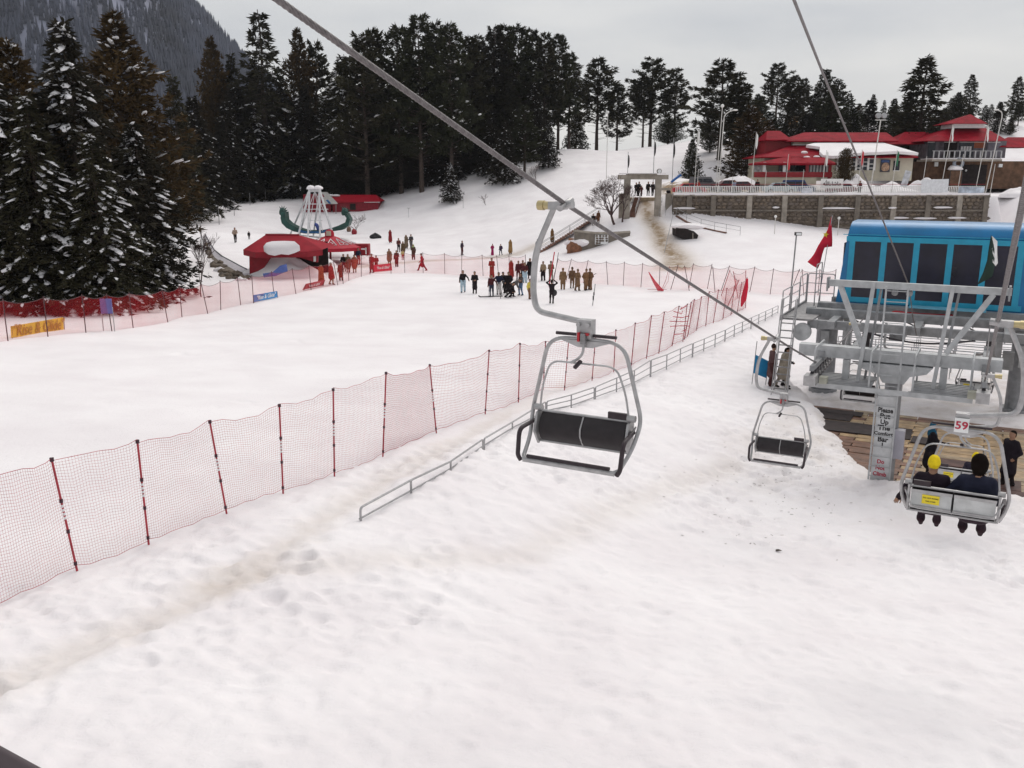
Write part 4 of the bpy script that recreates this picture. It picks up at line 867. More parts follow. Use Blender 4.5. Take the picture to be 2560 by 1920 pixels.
far_net('fine red net along the left edge of the piste behind the yellow banner', [(-60, 868, 0), (20, 852, 0), (120, 842, 0), (215, 832, 0), (280, 828, -.1), (333, 820, -.05), (420, 806, -.2), (455, 793, 0), (520, 784, -.3), (552, 775, .1), (602, 763, -.1), (634, 758, 0), (686, 745, -.1), (740, 735, -.2), (778, 725, -.1), (845, 713, -.3), (858, 710, 0), (872, 702, 0), (903, 692, .1)])
far_net('fine red net across the back of the piste behind the standing crowd', [(903, 692, .1), (925, 686, .05), (978, 684, -.1), (1012, 682, 0), (1058, 683, 0), (1112, 685, 0), (1154, 690, .05), (1208, 690, -.1), (1247, 693, -.2), (1275, 693, -.1), (1316, 690, -.1)])
far_net('fine red net behind the soldiers from the crossed red poles to the flagpole', [(1381, 703, .5), (1414, 704, .5), (1458, 708, .4), (1520, 712, -.2), (1558, 714, .05), (1602, 718, .1), (1648, 720, 0), (1676, 724, .55), (1724, 727, -.5), (1722, 720, .3), (1768, 722, .3), (1788, 730, -.3), (1802, 727, .6), (1874, 730, .3), (1925, 736, .15), (1972, 738, .7), (2010, 738, -.3), (2045, 738, 0), (2085, 738, 0)], mat=SHEET)
far_net('red net spur standing out from the corner of the back fence', [(1802, 740, .6), (1815, 772, .8), (1846, 746, -.5), (1864, 742, -.1)], pm=POSTRED)
b = G(1648, 728); rp = thing('fallen_net', 'collapsed bright red net heap lying before the back fence', 'net', b)
MB().tube([(-.9, 0, 1.55), (-.45, 0, .8), (0, 0, .18), (.35, 0, .05)], [.03, .12, .2, .06], 7).build('net_roll', SHEET_F, rp)
MB().tube([(.2, 0, .1), (.5, 0, .9), (.75, 0, 2.0)], .018, 5).tube([(.3, 0, .1), (.7, .1, .8), (.8, .1, 1.95)], .014, 5).tube([(-.95, 0, .15), (.6, 0, .15)], .016, 5).build('cord', POSTRED, rp)
for i, (dx, h, lb) in enumerate([(.0, 2.9, 'leaning red slalom pole held beside the white gloved man'), (.35, 2.85, 'second slalom pole leaning right next to the red one')]):
    g = G(1372 + i * 10, 716); tag(MB().tube([(0, 0, -.1), (.45, 0, h)], .05 if i == 0 else .025, 6).build('slalom_pole', M('net_bright_red', (.55, .02, .05), .7) if i == 0 else POSTDK, loc=g), lb, 'pole', 'slalom poles')
g = G(1481, 764); sp = thing('ski_pole', 'lone grey ski planted upright in the piste right of the soldiers', 'ski', g); MB().beam((0, 0, -.1), (.17, 0, 1.55), .07, .015, (0, 1, 0)).build('ski', GALV, sp); MB().box((.05, -.03, .55), (.09, .08, .3)).box((.09, -.03, .85), (.09, .08, .22)).build('binding', BLKINK, sp)
# ---- hand rail
HR = thing('hand_rail', 'half buried steel hand rail running up beside the lift line', 'railing')
hp = [(899, 1306), (1028, 1232), (1127, 1170), (1209, 1118), (1281, 1075), (1365, 1030), (1428, 1016), (1487, 998), (1541, 980), (1585, 962), (1626, 942), (1666, 924), (1700, 907), (1731, 891), (1759, 880), (1787, 867), (1812, 853), (1835, 842), (1855, 832), (1877, 822), (1896, 810), (1913, 802), (1930, 792), (1945, 783)]
htop = [(899, 1268), (1028, 1198), (1127, 1152), (1209, 1096), (1281, 1058), (1365, 1002), (1428, 985), (1487, 966), (1541, 943), (1585, 924), (1626, 898), (1666, 885), (1700, 870), (1731, 857), (1759, 846), (1787, 834), (1812, 824), (1835, 812), (1855, 804), (1877, 793), (1896, 785), (1913, 777), (1930, 770), (1945, 763)]
G3 = [G(*p) for p in hp]; tops = []
for g, (px, py) in zip(G3, htop):
    z = g[1] * CP - g[2] * SP; t = P(px, py, z); tops.append(np.array((g[0], g[1], max(g[2] + .22, min(t[2], g[2] + .75)))))
segs = [(0, 3), (3, 5), (5, 7), (7, 10), (10, 13), (13, 16), (16, 19), (19, 23)]
for s, e in segs:
    d = (tops[e] - tops[s]); d /= np.linalg.norm(d); a_, b_ = tops[s] + d * .05, tops[e] - d * .05
    MB().tube(fillet([G3[s] + d * .05 - (0, 0, .2)] + [a_] + tops[s + 1:e] + [b_] + [G3[e] - d * .05 - (0, 0, .2)], .1, 5), .025, 8).build('top_rail', GALV, HR)
    low = [t - np.array((0, 0, max(.17, (t[2] - g[2]) * .8))) for t, g in zip(tops[s:e + 1], G3[s:e + 1])]
    MB().tube(low, .02, 7).build('lower_rail', GALV, HR)
    if s >= 5: MB().tube([(l + t) / 2 for l, t in zip(low, tops[s:e + 1])], .018, 6).build('mid_rail', GALV, HR)
    for i in range(s + 1, e): MB().box((G3[i] + tops[i]) / 2 - np.array((0, 0, .08)), (.045, .045, float(tops[i][2] - G3[i][2]) + .16)).build('post', GALV, HR)
# ---- lettered boards
def banner(label, quad, m, ink, txt, ts, shear=.3):
    """quad: lower-left, lower-right, upper-right, upper-left photo pixels; lower edge rests just above the snow"""
    g0, g1 = G(*quad[0]), G(*quad[1]); z0 = g0[1] * CP - g0[2] * SP; z1 = g1[1] * CP - g1[2] * SP
    tl_, tr_ = P(*quad[3], z0), P(*quad[2], z1); t = thing('banner', label, 'banner', g0 - np.array((0, .45, 0)), group='lettered piste banners'); o = np.array(g0)
    w = g1 - g0; n = np.cross(w, (0, 0, 1)); n /= np.linalg.norm(n); q = [np.zeros(3) + (0, 0, .06), g1 - o + (0, 0, .06), tr_ - o, tl_ - o]
    MB().prism(q, -n * .03).build('board', m, t); c = sum(q) / 4 + n * .04; az = math.atan2(w[1], w[0]); tilt = math.atan2(w[2], math.hypot(w[0], w[1]))
    R_ = (Matrix.Rotation(az, 4, 'Z') @ Matrix.Rotation(-tilt, 4, 'Y') @ Matrix.Rotation(R(90), 4, 'X')).to_euler()
    if n[1] > 0: c = sum(q) / 4 - n * .04
    text(txt, ts, ink, t, c, R_, 'lettering', .003, shear, bold=.012); MB().tube([(0, .05, -.2), q[3] + (0, .05, 0)], .02, 5).build('stake', POSTDK, t); MB().tube([q[1] + (0, .05, -.25), q[2] + (0, .05, 0)], .02, 5).build('stake', POSTDK, t); return t
YB, BB, RB = M('banner_yellow', (.72, .44, .05), .6, var=.12, scale=1.2), M('banner_blue', (.05, .22, .50), .6), M('banner_red', (.60, .02, .05), .6)
WI = M('white_print', (.8, .8, .8), .6)
banner('long yellow banner on the left edge of the piste', [(42, 843), (170, 822), (168, 790), (40, 812)], YB, M('ochre_print', (.42, .22, .04), .6), '"Rise & Glide"', .78)
banner('blue banner with white script left of the crowd', [(640, 755), (698, 743), (696, 726), (637, 736)], BB, WI, '"Rise & Glide"', .40)
banner('dull red slanted banner at the feet of the shawled men', [(760, 725), (808, 714), (815, 698), (768, 708)], M('banner_dull_red', (.40, .06, .07), .6), WI, '"Rise & Glide"', .34)
banner('bright red banner tied to the net among the crowd', [(938, 680), (982, 676), (979, 657), (935, 662)], RB, WI, '"Rise & Glide"', .36)
b = G(668, 700); t = thing('torn_banner', 'crumpled blue banner lying on the snow pile before the pavilion', 'banner', b); f = lambda px, py: BP(px, py, float(b[1])) - b
obj('cloth', cloth_flag('c', '', [f(*p) for p in [(657, 684), (682, 680), (700, 664), (716, 660), (720, 678), (704, 684), (690, 690), (660, 693)]], M('banner_faded_blue', (.10, .15, .42), .7)), t)
b = G(272, 828); sb = thing('notice_board', 'small blue notice board on legs in front of the red net by the trees', 'sign', b); MB().box((0, 0, 1.35), (.62, .05, .8)).build('board', M('board_violet', (.14, .13, .35), .6), sb)
for s in (-.3, .3): MB().cyl((s, .04, -.1), (s, .04, 1.3), .025, 6).build('leg', GALV, sb)
# ================================================================ stone terrace, gate, restaurant
CONC = M('concrete', (.30, .265, .225), .8, var=.25, scale=1.5, bump=.3)
CONC_D = M('dark_concrete', (.17, .145, .12), .85, var=.3, scale=1.2, bump=.3)
STONE = [M('stone_%d' % i, c, .85, var=.35, scale=2.5, bump=.4) for i, c in enumerate([(.145, .112, .083), (.115, .09, .07), (.165, .13, .10), (.13, .105, .088)])]
MORT = M('mortar', (.14, .112, .088), .9, var=.35, scale=1)
RUST = M('red_roof', (.26, .008, .019), .7, 0, var=.28, scale=.8, wave=3.2, spec=.06)
RUSTD = M('red_trim', (.27, .015, .022), .5, var=.2)
CREAM = M('cream_wall', (.50, .46, .37), .8, var=.12, scale=1)
WHITE = M('white_paint', (.74, .73, .71), .5, var=.08)
DKGL = M('window_dark', (.02, .022, .03), .2, var=.5, scale=.5, spec=.4)
DARKIN = M('dark_opening', (.02, .014, .013), .9, var=.4)
BRICK = M('brown_brick', (.115, .062, .036), .85, var=.4, scale=1.5, bump=.4)
WY = WALL_Y; wx0, wx1 = BP(1684, 485, WY)[0], BP(2470, 490, WY)[0]; wtop = -2.22
W = thing('retaining_wall', 'long rubble stone retaining wall with concrete ribs below the white railing', 'wall', (0, WY, 0))
MB().box(((wx0 + wx1) / 2, .45, -5.2), (wx1 - wx0, .7, 6.0)).build('wall_core', MORT, W)
MB().box(((wx0 + wx1) / 2, .35, wtop - .1), (wx1 - wx0 + .4, 1.1, .22)).build('coping', CONC, W)
sn = MB()
for i in range(60):
    x = wx0 + (i + .5) * (wx1 - wx0) / 60; sn.box((x, .32 + random.uniform(-.03, .03), wtop + .06 + random.uniform(-.02, .03)), ((wx1 - wx0) / 60 + .02, 1.1, .2 + random.uniform(0, .08)))
tag(sn.build('coping_snow', SNOW, W), kind='stuff')
ribs = [1722, 1782, 1872, 1960, 2050, 2142, 2232, 2318, 2396, 2462]
for px in ribs:
    x = BP(px, 520, WY)[0]; MB().box((x, -.02, -5.1), (.62, .5, 5.6)).build('rib', CONC_D if px % 4 else CONC, W)
for z in (-4.15, -6.2): MB().box(((wx0 + wx1) / 2, -.0, z), (wx1 - wx0, .34, .2)).build('ledge', CONC_D, W)
rng = random.Random(4); stones = []
def stone(mb, x, z, w, h, y0, d=.14):
    n = rng.choice([5, 6, 6, 7]); pts = [(x + w * .5 * math.cos(6.283 * k / n + rng.uniform(-.2, .2)) * rng.uniform(.85, 1.15), y0, z + h * .5 * math.sin(6.283 * k / n + rng.uniform(-.2, .2)) * rng.uniform(.85, 1.15)) for k in range(n)]
    a = np.array(pts); c = a.mean(0); f = c + (a - c) * .8; f[:, 1] -= d * rng.uniform(.6, 1.2)
    mb.add(list(a) + list(f), [tuple(range(n, 2 * n))] + [(i, (i + 1) % n, n + (i + 1) % n, n + i) for i in range(n)])
for mi in range(4): stones.append(MB())
z = -2.5; row = 0; nst = 0
while z > -7.6:
    h = rng.uniform(.36, .55); x = wx0 + rng.uniform(0, .4)
    while x < wx1:
        w = rng.uniform(.45, .95); mb = MB() if False else None
        if nst < 300 and -4.0 < z < -2.4 and x > 24:
            o = MB(); stone(o, 0, 0, w, h, 0); o.build('stone', STONE[rng.randrange(4)], W, smooth=0, loc=(x + w / 2, .10, z)); nst += 1
        else: stone(stones[rng.randrange(4)], x + w / 2, z, w, h, .10)
        x += w * .97
    z -= h * .94
for i in range(4): tag(stones[i].build('rubble', STONE[i], W, smooth=0), kind='stuff')
for px, py, w in [(1940, 519, 16), (2090, 521, 88), (2230, 520, 22), (2355, 519, 46), (1710, 521, 60), (2250, 545, 40), (2310, 546, 60), (2390, 545, 46), (1960, 571, 80), (1800, 568, 40), (2060, 571, 60)]:
    p = BP(px, py, WY - .15); MB().blob((0, 0, 0), (w * .025, .22, .13), seed=px % 7, jit=.2).build('snow_patch', SNOW, W, loc=(p[0], -.18, p[2] + .02))
# railing of white pickets
RL = thing('picket_railing', 'white picket railing along the top of the stone wall', 'railing', (0, WY + .05, wtop + .12)); x0r, x1r = BP(1690, 470, WY)[0], BP(2462, 470, WY)[0]
for z in (.16, .84): MB().box(((x0r + x1r) / 2, 0, z), (x1r - x0r, .05, .06)).build('rail', WHITE, RL)
MB().box(((x0r + x1r) / 2, .0, 1.10), (x1r - x0r, .05, .05)).build('top_rail', RUSTD, RL)
pk = MB().box((0, 0, .5), (.085, .035, .78)); pkm = bpy.data.meshes.new('picket'); pkm.from_pydata(pk.v, [], pk.f); pkm.materials.append(WHITE)
x = x0r
while x < x1r: obj('picket', pkm, RL, (x, -.035, 0)); x += .212
# poles with pennants on the terrace
POLEW = M('pole_white', (.60, .58, .55), .5, .2, var=.1)
FC = dict(w=WHITE, r=M('pennant_red', (.55, .04, .05), .7), y=M('pennant_yellow', (.7, .5, .08), .7), g=M('pennant_green', (.03, .16, .08), .7))
def flagpole(px, ptop, label, flag=None, Y=WY + .5, pb=484, lean=0, group='terrace poles', r=.045, f=.06):
    b = BP(px, pb, Y); t = BP(px, ptop, Y); o = thing('flagpole', label, 'flagpole', (b[0], Y, wtop), group=group); h = float(t[2] - wtop)
    MB().tube([(0, 0, 0), (lean * h, 0, h)], [r, r * .7], 6).build('pole', POLEW, o)
    if flag:
        fz = h * .98; L_ = min(1.9, h * .42); pts = [(lean * h + .03, 0, fz), (lean * h + .22, 0, fz - .25), (lean * h + .26, 0, fz - L_ * .75), (lean * h + .14, 0, fz - L_), (lean * h + .02, 0, fz - L_ * .9)]
        obj('pennant', cloth_flag('c', '', [np.array(p) for p in pts], FC[flag]), o)
    return o
for px, pt, fl, lb, ln in [(1735, 322, 'w', 'white pennant pole above the left end of the picket railing', .02), (1742, 425, None, 'short bare pole near the grey jeep', .02), (1829, 440, None, 'short pole left of the first parked car', .02), (1876, 330, 'w', 'tall pole with furled white pennant left of the restaurant', .04), (1911, 425, None, 'short white post by the blue car bonnet', .02), (1962, 385, 'r', 'pole with red pennant before the restaurant porch', .03), (2004, 424, None, 'short white post right of the blue car', .02), (2053, 375, 'w', 'pole with white pennant at the calligraphy banner', .05),
                      (2143, 374, 'r', 'pole with red pennant before the glazed front', .03), (2228, 375, 'g', 'pole with green pennant at the poster wall', .05), (2303, 390, None, 'bare pole at the snow pile in front of the big trunk', .05), (2393, 385, None, 'bare pole before the stone arch', .05), (2475, 410, None, 'last pole at the right end of the picket railing', .06), (2437, 312, 'w', 'tall pole in front of the balcony', .08), (2350, 312, 'w', 'tall pennant pole left of the balcony', .08)]:
    flagpole(px, pt, lb, fl, lean=ln)
def lamp(px, ptop, label, kind, Y=WY + 1.0, lean=.03):
    t = BP(px, ptop, Y); b = BP(px, 484, Y); zg = gz(b[0], Y); o = thing('street_lamp', label, 'lamp', (b[0], Y, zg), group='terrace lamps'); h = float(t[2] - zg)
    if kind == 'arm':
        pl = MB().tube(fillet([(0, 0, 0), (lean * h, 0, h - .3), (lean * h + .5, 0, h + .1), (lean * h + 1.1, 0, h + .3)], .5, 6), .06, 7).build('pole', POLEW, o); MB().blob((lean * h + 1.3, 0, h + .32), (.35, .14, .1), sub=2, jit=.02).build('lamp_head', WHITE, o)
    elif kind == 'armL':
        MB().tube(fillet([(0, 0, 0), (lean * h, 0, h - .3), (lean * h - .1, 0, h + .25), (lean * h - .7, 0, h + .5)], .4, 6), .06, 7).build('pole', POLEW, o); MB().blob((lean * h - .8, 0, h + .5), (.35, .14, .1), sub=2, jit=.02).build('lamp_head', WHITE, o)
    elif kind == 'globe':
        MB().tube([(0, 0, 0), (lean * h, 0, h)], .05, 7).build('pole', POLEW, o); MB().blob((lean * h, 0, h + .15), (.22, .22, .22), jit=0).build('lamp_globe', WHITE, o)
    else:
        MB().tube([(0, 0, 0), (lean * h, 0, h)], .07, 7).build('pole', POLEW, o); MB().box((lean * h, 0, h), (1.3, .1, .1)).build('cross_bar', POLEW, o)
        for s in (-.35, .35): MB().cyl((lean * h + s, -.25, h + .5), (lean * h + s, .15, h + .5), .3, 14).build('floodlight', GALV, o)
lamp(1788, 268, 'straight lamp post with a round head beside the curved lamp', 'globe', lean=.03); lamp(1794, 282, 'curved arm street lamp left of the restaurant', 'arm', lean=.03)
lamp(2172, 300, 'tall floodlight mast with paired round lamps before the restaurant', 'flood', lean=.06); lamp(2458, 285, 'curved street lamp before the balcony house', 'armL', lean=.10); lamp(1505 + 10, 283, 'thin lamp pole on the hill left of the gate', 'globe', Y=150, lean=.0)
for px, py, h, lb in [(1936, 586, 1.9, 'small globe lamp on a post below the wall left of the red flag'), (2094, 590, 1.9, 'small globe lamp on a post at the cabin corner')]:
    g = G(px, py); o = thing('globe_lamp', lb, 'lamp', g, group='globe lamps below the wall'); MB().cyl((0, 0, -.1), (0, 0, h), .045, 6).build('post', POLEW, o); MB().blob((0, 0, h + .1), (.17, .17, .17), jit=0).build('globe', WHITE, o)
g = G(1972, 782); o = thing('floodlight_pole', 'slim grey pole with a square floodlight left of the red flag', 'lamp', g); t = P(1991, 588, g[1] * CP - g[2] * SP) - g; MB().tube([(0, 0, -.2), t], .05, 7).build('pole', GALV_D, o); MB().box(t + (.08, -.1, .1), (.42, .3, .22)).build('lamp_head', BLKINK, o); MB().box(t + (.08, -.26, .1), (.34, .02, .16)).build('lens', PLATE, o)
g = G(1660, 632); o = thing('lamp_pole', 'thin bare grey pole at the foot of the muddy gate path', 'pole', g); MB().tube([(0, 0, -.2), P(1684, 530, g[1] * CP - g[2] * SP) - g], .035, 6).tube([P(1684, 532, g[1] * CP - g[2] * SP) - g, P(1648, 532, g[1] * CP - g[2] * SP) - g], .02, 5).build('pole', GALV, o)
for px, py, pt, lb in [(1632, 480, 335, 'tall pole with dark furled banner behind the gate'), (1568, 470, 380, 'leaning pole with furled flag left of the gate'), (1680, 468, 345, 'thin pole right behind the gate disc'), (1158, 520, 480, 'small snow stake with crossbar on the slope'), (1022, 545, 520, 'tiny T shaped stake on the open slope')]:
    g = G(px, py); h = P(px, pt, g[1] * CP - g[2] * SP)[2] - g[2]; o = thing('slope_pole', lb, 'pole', g, group='poles on the slope'); MB().tube([(0, 0, -.2), (0, 0, h)], .05 if h > 3 else .035, 6).build('pole', GALV, o)
    if pt < 400: MB().blob((.1, 0, h * .75), (.14, .1, .9), jit=.3).build('furled_flag', BLKINK, o)
    else: MB().box((0, 0, h), (.55, .06, .06)).build('crossbar', GALV_D, o)
# ---- gate with pergola
GY = float(G(1565, 546)[1]); GT = thing('concrete_gate', 'concrete gateway with two pillars and a ribbed lintel over muddy stairs', 'gate', (0, GY, 0)); gp = lambda px, py: BP(px, py, GY)
def slab(px0, py0, px1, py1, d, y=0, Y=None):
    a, b = BP(px0, py0, Y or GY), BP(px1, py1, Y or GY); return MB().box(((a[0] + b[0]) / 2, y, (a[2] + b[2]) / 2), (abs(b[0] - a[0]), d, abs(a[2] - b[2])))
slab(1561, 448, 1573, 552, .6).build('pillar', CONC, GT); slab(1551, 484, 1560, 552, .5, 1.2).build('pillar', CONC, GT); slab(1639, 448, 1650, 552, .6).build('pillar', CONC, GT); slab(1667, 484, 1679, 552, .6, .6).build('pillar', CONC, GT)
slab(1545, 437, 1670, 448.5, .7).build('lintel', CONC, GT); slab(1650, 470, 1678, 476, 1.2, .6).build('side_beam', CONC, GT)
for i in range(18): q = gp(1570 + i * 4.1, 437); MB().box((q[0], .4, q[2] + .05), (.12, 2.4, .16)).build('rib', CONC, GT)
MB().box((gp(1607, 435)[0], .4, gp(1607, 434)[2]), (5.6, 1.6, .12)).build('snow_cap', SNOW, GT)
q = gp(1648, 428); MB().cyl((q[0], -.2, q[2]), (q[0], .1, q[2]), .30, 20).build('round_disc', CONC_D, GT); MB().cyl((q[0], -.23, q[2]), (q[0], -.19, q[2]), .23, 20).build('disc_face', PLATE, GT)
# stairs and ramps
def stair(label, b0, b1, t0, t1, n, m, name='stairs', rail=True):
    """b0,b1: foot left/right (3-D), t0,t1: head left/right"""
    o = thing(name, label, 'stairs', (b0 + b1) / 2); c = (b0 + b1) / 2; h = (t0[2] - b0[2]) / n
    for i in range(n):
        l, r = b0 + (t0 - b0) * i / n, b1 + (t1 - b1) * i / n; l2, r2 = b0 + (t0 - b0) * (i + 1) / n, b1 + (t1 - b1) * (i + 1) / n
        z0, z1 = l[2] - h * .3, l[2] + h; V = [(*l[:2], z0), (*r[:2], z0), (*r2[:2], z0), (*l2[:2], z0), (*l[:2], z1), (*r[:2], z1), (*r2[:2], z1), (*l2[:2], z1)]
        MB().add([np.array(v) - c for v in V], [(0, 3, 2, 1), (4, 5, 6, 7), (0, 1, 5, 4), (1, 2, 6, 5), (2, 3, 7, 6), (3, 0, 4, 7)]).build('step', m, o, smooth=0)
    if rail:
        for a, b in ((b0, t0), (b1, t1)):
            mb = MB().tube([a - c + (0, 0, .95), b - c + (0, 0, .95)], .03, 6).tube([a - c + (0, 0, .5), b - c + (0, 0, .5)], .02, 5)
            for i in range(5): p = a + (b - a) * i / 4 - c; mb.cyl(p, p + (0, 0, .95), .025, 5)
            mb.build('hand_rail', GALV, o)
    return o
STEPM = M('step_brown', (.17, .085, .06), .8, var=.35, scale=2, bump=.3)
f0, f1 = G(1571, 543), G(1588, 543); h0, h1 = BP(1588, 493, GY + 6), BP(1603, 493, GY + 6); stair('brown stairs rising inside the gate on its left half', f0 + (0, 0, .1), f1 + (0, 0, .1), h0, h1, 14, STEPM)
f0, f1 = G(1649, 545), G(1665, 543); stair('narrow brown stairs right of the right gate pillar', f0 + (0, .5, .1), f1 + (0, .5, .1), BP(1655, 510, GY + 4), BP(1668, 510, GY + 4), 9, STEPM)
f0, f1 = G(1337, 636), G(1345, 628); e0, e1 = G(1478, 552), G(1490, 548); d = np.array((0, 1.6, 0))
st = stair('long brown stairway with railings climbing from the piste up to the bare tree', G(1345, 632), G(1345, 632) + d, G(1500, 545) + (0, 0, .3), G(1500, 545) + d + (0, 0, .3), 26, STEPM)
# curved parapet with stone patch, big rock
pw = thing('parapet_wall', 'curved concrete parapet with a patch of white jointed stones below the bare tree', 'wall'); pts = [(1436, 580, 622), (1460, 583, 624), (1490, 586, 622), (1520, 586, 616), (1545, 585, 608), (1575, 583, 596)]; Vv = []; YP = float(G(1480, 622)[1])
top = [BP(px, a, YP + k * .5) for k, (px, a, b) in enumerate(pts)]; bot = [BP(px, b + 4, YP + k * .5) for k, (px, a, b) in enumerate(pts)]
V = top + bot + [p + (0, .5, 0) for p in top] + [p + (0, .5, 0) for p in bot]; n = len(pts)
MB().add(V, [(i, n + i, n + i + 1, i + 1) for i in range(n - 1)] + [(2 * n + i, 2 * n + i + 1, 3 * n + i + 1, 3 * n + i) for i in range(n - 1)] + [(i, i + 1, 2 * n + i + 1, 2 * n + i) for i in range(n - 1)] + [(0, 2 * n, 3 * n, n), (n - 1, 2 * n - 1, 4 * n - 1, 3 * n - 1)]).build('wall_body', CONC_D, pw, smooth=0)
MB().tube([p + (0, .25, .08) for p in top], .22, 6).build('coping', CONC, pw)
for i in range(14):
    px, py = 1492 + (i % 4) * 8 + random.uniform(-1, 1), 590 + (i // 4) * 6; q = BP(px, py, YP + .9); s = MB(); stone(s, 0, 0, .34, .26, 0, .06); s.build('stone', STONE[i % 4], pw, smooth=0, loc=(q[0], q[1], q[2]))
MB().box((BP(1504, 599, YP + .95)[0], YP + .95, BP(1504, 599, YP + .95)[2]), (1.55, .04, 1.1)).build('white_joint', PLATE, pw)
g = G(1432, 628); rk = thing('rock', 'brown boulder with a snow cap below the parapet', 'rock', g); MB().blob((0, 0, .45), (.85, .7, 1.1), seed=3, jit=.35, sub=2).build('boulder', M('rock_brown', (.22, .10, .055), .85, var=.4, bump=.5), rk, smooth=20); MB().blob((.5, .1, 1.1), (1.5, .8, .5), seed=5, jit=.25).build('snow_cap', SNOW, rk)
# culvert mouth and side rail right of the path
g = G(1712, 600); cv = thing('culvert', 'dark rectangular culvert mouth set in the snow bank right of the gate path', 'culvert', g); q = lambda px, py: BP(px, py, float(g[1])) - g
MB().prism([q(1690, 590), q(1716, 602), q(1742, 600), q(1746, 588), q(1735, 578), q(1690, 564)], (0, 2.5, 0)).build('opening', DARKIN, cv, smooth=0); MB().blob(tuple(q(1722, 570) + (0, .6, .15)), (2.2, .9, .35), seed=2, jit=.2).build('snow_lid', SNOW, cv); MB().cyl(q(1732, 582) - (0, .05, 0), q(1732, 602) - (0, .05, 0), .06, 6).build('prop', CONC, cv)
sr = thing('slope_railing', 'steel railing with brown kerb running down right of the culvert', 'railing'); A = [G(1690, 540), G(1716, 556), G(1752, 570), G(1786, 578), G(1815, 584), G(1850, 590)]
MB().tube([p + (0, 0, 1.0) for p in A], .03, 6).build('top_rail', GALV, sr); MB().tube([p + (0, 0, .55) for p in A], .02, 6).build('mid_rail', GALV, sr)
for p in A: MB().cyl(p - (0, 0, .3), p + (0, 0, 1.0), .028, 6).build('post', GALV, sr)
mb = MB(); 
for a, b in zip(A[:4], A[1:5]): mb.beam(a - (0, .1, .15), b - (0, .1, .15), .25, .5)
mb.build('kerb', STEPM, sr)
# ---- restaurant
BYf = 131.0; H = thing('restaurant', 'long cream restaurant with two tiered red hipped roofs, half under snow', 'building', (0, BYf, 0)); hp_ = lambda px, py, dy=0: BP(px, py, BYf + dy) - np.array((0, BYf, 0))
def quad_roof(name, e0, e1, r0, r1, py_e, py_r, depth, m, par, over=0, t=.14):
    """eave px e0..e1 at py_e on the front, ridge px r0..r1 at py_r set back depth"""
    a, b = hp_(e0, py_e, over), hp_(e1, py_e, over); c, d = hp_(r1, py_r, over + depth), hp_(r0, py_r, over + depth); ab, bb = a + (0, 2 * depth, 0), b + (0, 2 * depth, 0)
    return MB().add([a, b, c, d, ab, bb, a - (0, 0, t), b - (0, 0, t), ab - (0, 0, t), bb - (0, 0, t)], [(0, 1, 2, 3), (1, 5, 2), (5, 4, 3, 2), (4, 0, 3), (0, 6, 7, 1), (1, 7, 9, 5), (5, 9, 8, 4), (4, 8, 6, 0), (6, 8, 9, 7)]).build(name, m, par, smooth=0)
def wallbox(px0, py0, px1, py1, dy, depth, m, nm, par=None):
    a, b = hp_(px0, py0, dy), hp_(px1, py1, dy); return MB().box(((a[0] + b[0]) / 2, dy + depth / 2, (a[2] + b[2]) / 2), (abs(b[0] - a[0]), depth, abs(a[2] - b[2]))).build(nm, m, par or H)
up = quad_roof('upper_roof', 1968, 2246, 2010, 2216, 352, 331, 4.0, RUST, H, 4)
wallbox(1984, 352, 2206, 368, 5.2, 5, CREAM, 'clerestory')
for px in (2038, 2097, 2155): wallbox(px - 5, 353.5, px + 5, 356, 5.1, .2, DKGL, 'vent', H)
wallbox(1982, 361, 2208, 363, 4.9, .3, PLATE, 'white_band')
lo = quad_roof('lower_roof', 1905, 2296, 1980, 2212, 392, 363, 5.6, RUST, H, -.6)
wallbox(1912, 390, 2278, 452, .6, 9, CREAM, 'front_wall')
sw = MB(); a = [hp_(px, py, dy) for px, py, dy in [(2036, 366, 4.2), (2110, 365, 4.4), (2205, 365, 4.5), (2250, 378, 1.6), (2294, 391, -.8), (2240, 387, -.9), (2200, 389, -.95), (2150, 391, -1), (2110, 396, -1.05), (2082, 399, -1.05), (2056, 397, -1.0), (2047, 388, -.4), (2048, 376, 1.8), (2014, 371, 2.7)]]
sw.prism([p + (0, -.1, .12) for p in a], (0, -.1, .38)).build('roof_snow', SNOW, H, smooth=60)
for px, py in ((2009, 384), (2015, 396), (2040, 395), (2030, 401)): q = hp_(px, py, -.7); MB().blob((0, 0, 0), (.5, .3, .2), seed=px % 5).build('snow_clump', SNOW, H, loc=(q[0], -.9, q[2] + .15))
po = quad_roof('porch_roof', 1893, 2092, 1960, 2060, 408, 393, 2.4, RUST, H, -3.6, .25); quad_roof('left_wing_roof', 1915, 1980, 1918, 1950, 349, 327, 3, RUST, H, 4.5); wallbox(1915, 349, 1975, 392, 6, 5, RUSTD, 'left_wing')
wallbox(1886, 430, 2080, 443, -3.5, .15, RUSTD, 'porch_parapet'); wallbox(1886, 443, 2040, 462, -3.4, 3, CREAM, 'porch_base')
for px in (1911, 1961, 2018, 2075): wallbox(px - 2, 405, px + 2, 448, -3.3, .2, PLATE if px < 2000 else RUSTD, 'porch_post')
for px0, px1 in ((1917, 1944), (1948, 1955), (1958, 1974), (1977, 1988), (1991, 2016)): w = wallbox(px0, 410, px1, 428, .5, .12, DKGL if px0 not in (1917, 1958) else CREAM, 'window'); wallbox(px0 - 1, 428, px1 + 1, 430, .42, .15, WHITE, 'sill', w)
for i in range(7): w = wallbox(2020 + i * 8, 406, 2026.5 + i * 8, 440, -2.2, .1, M('porch_glass', (.12, .13, .15), .25), 'glazing'); 
for i in range(8): wallbox(2019 + i * 8, 405, 2020.2 + i * 8, 441, -2.3, .16, PLATE, 'glazing_bar')
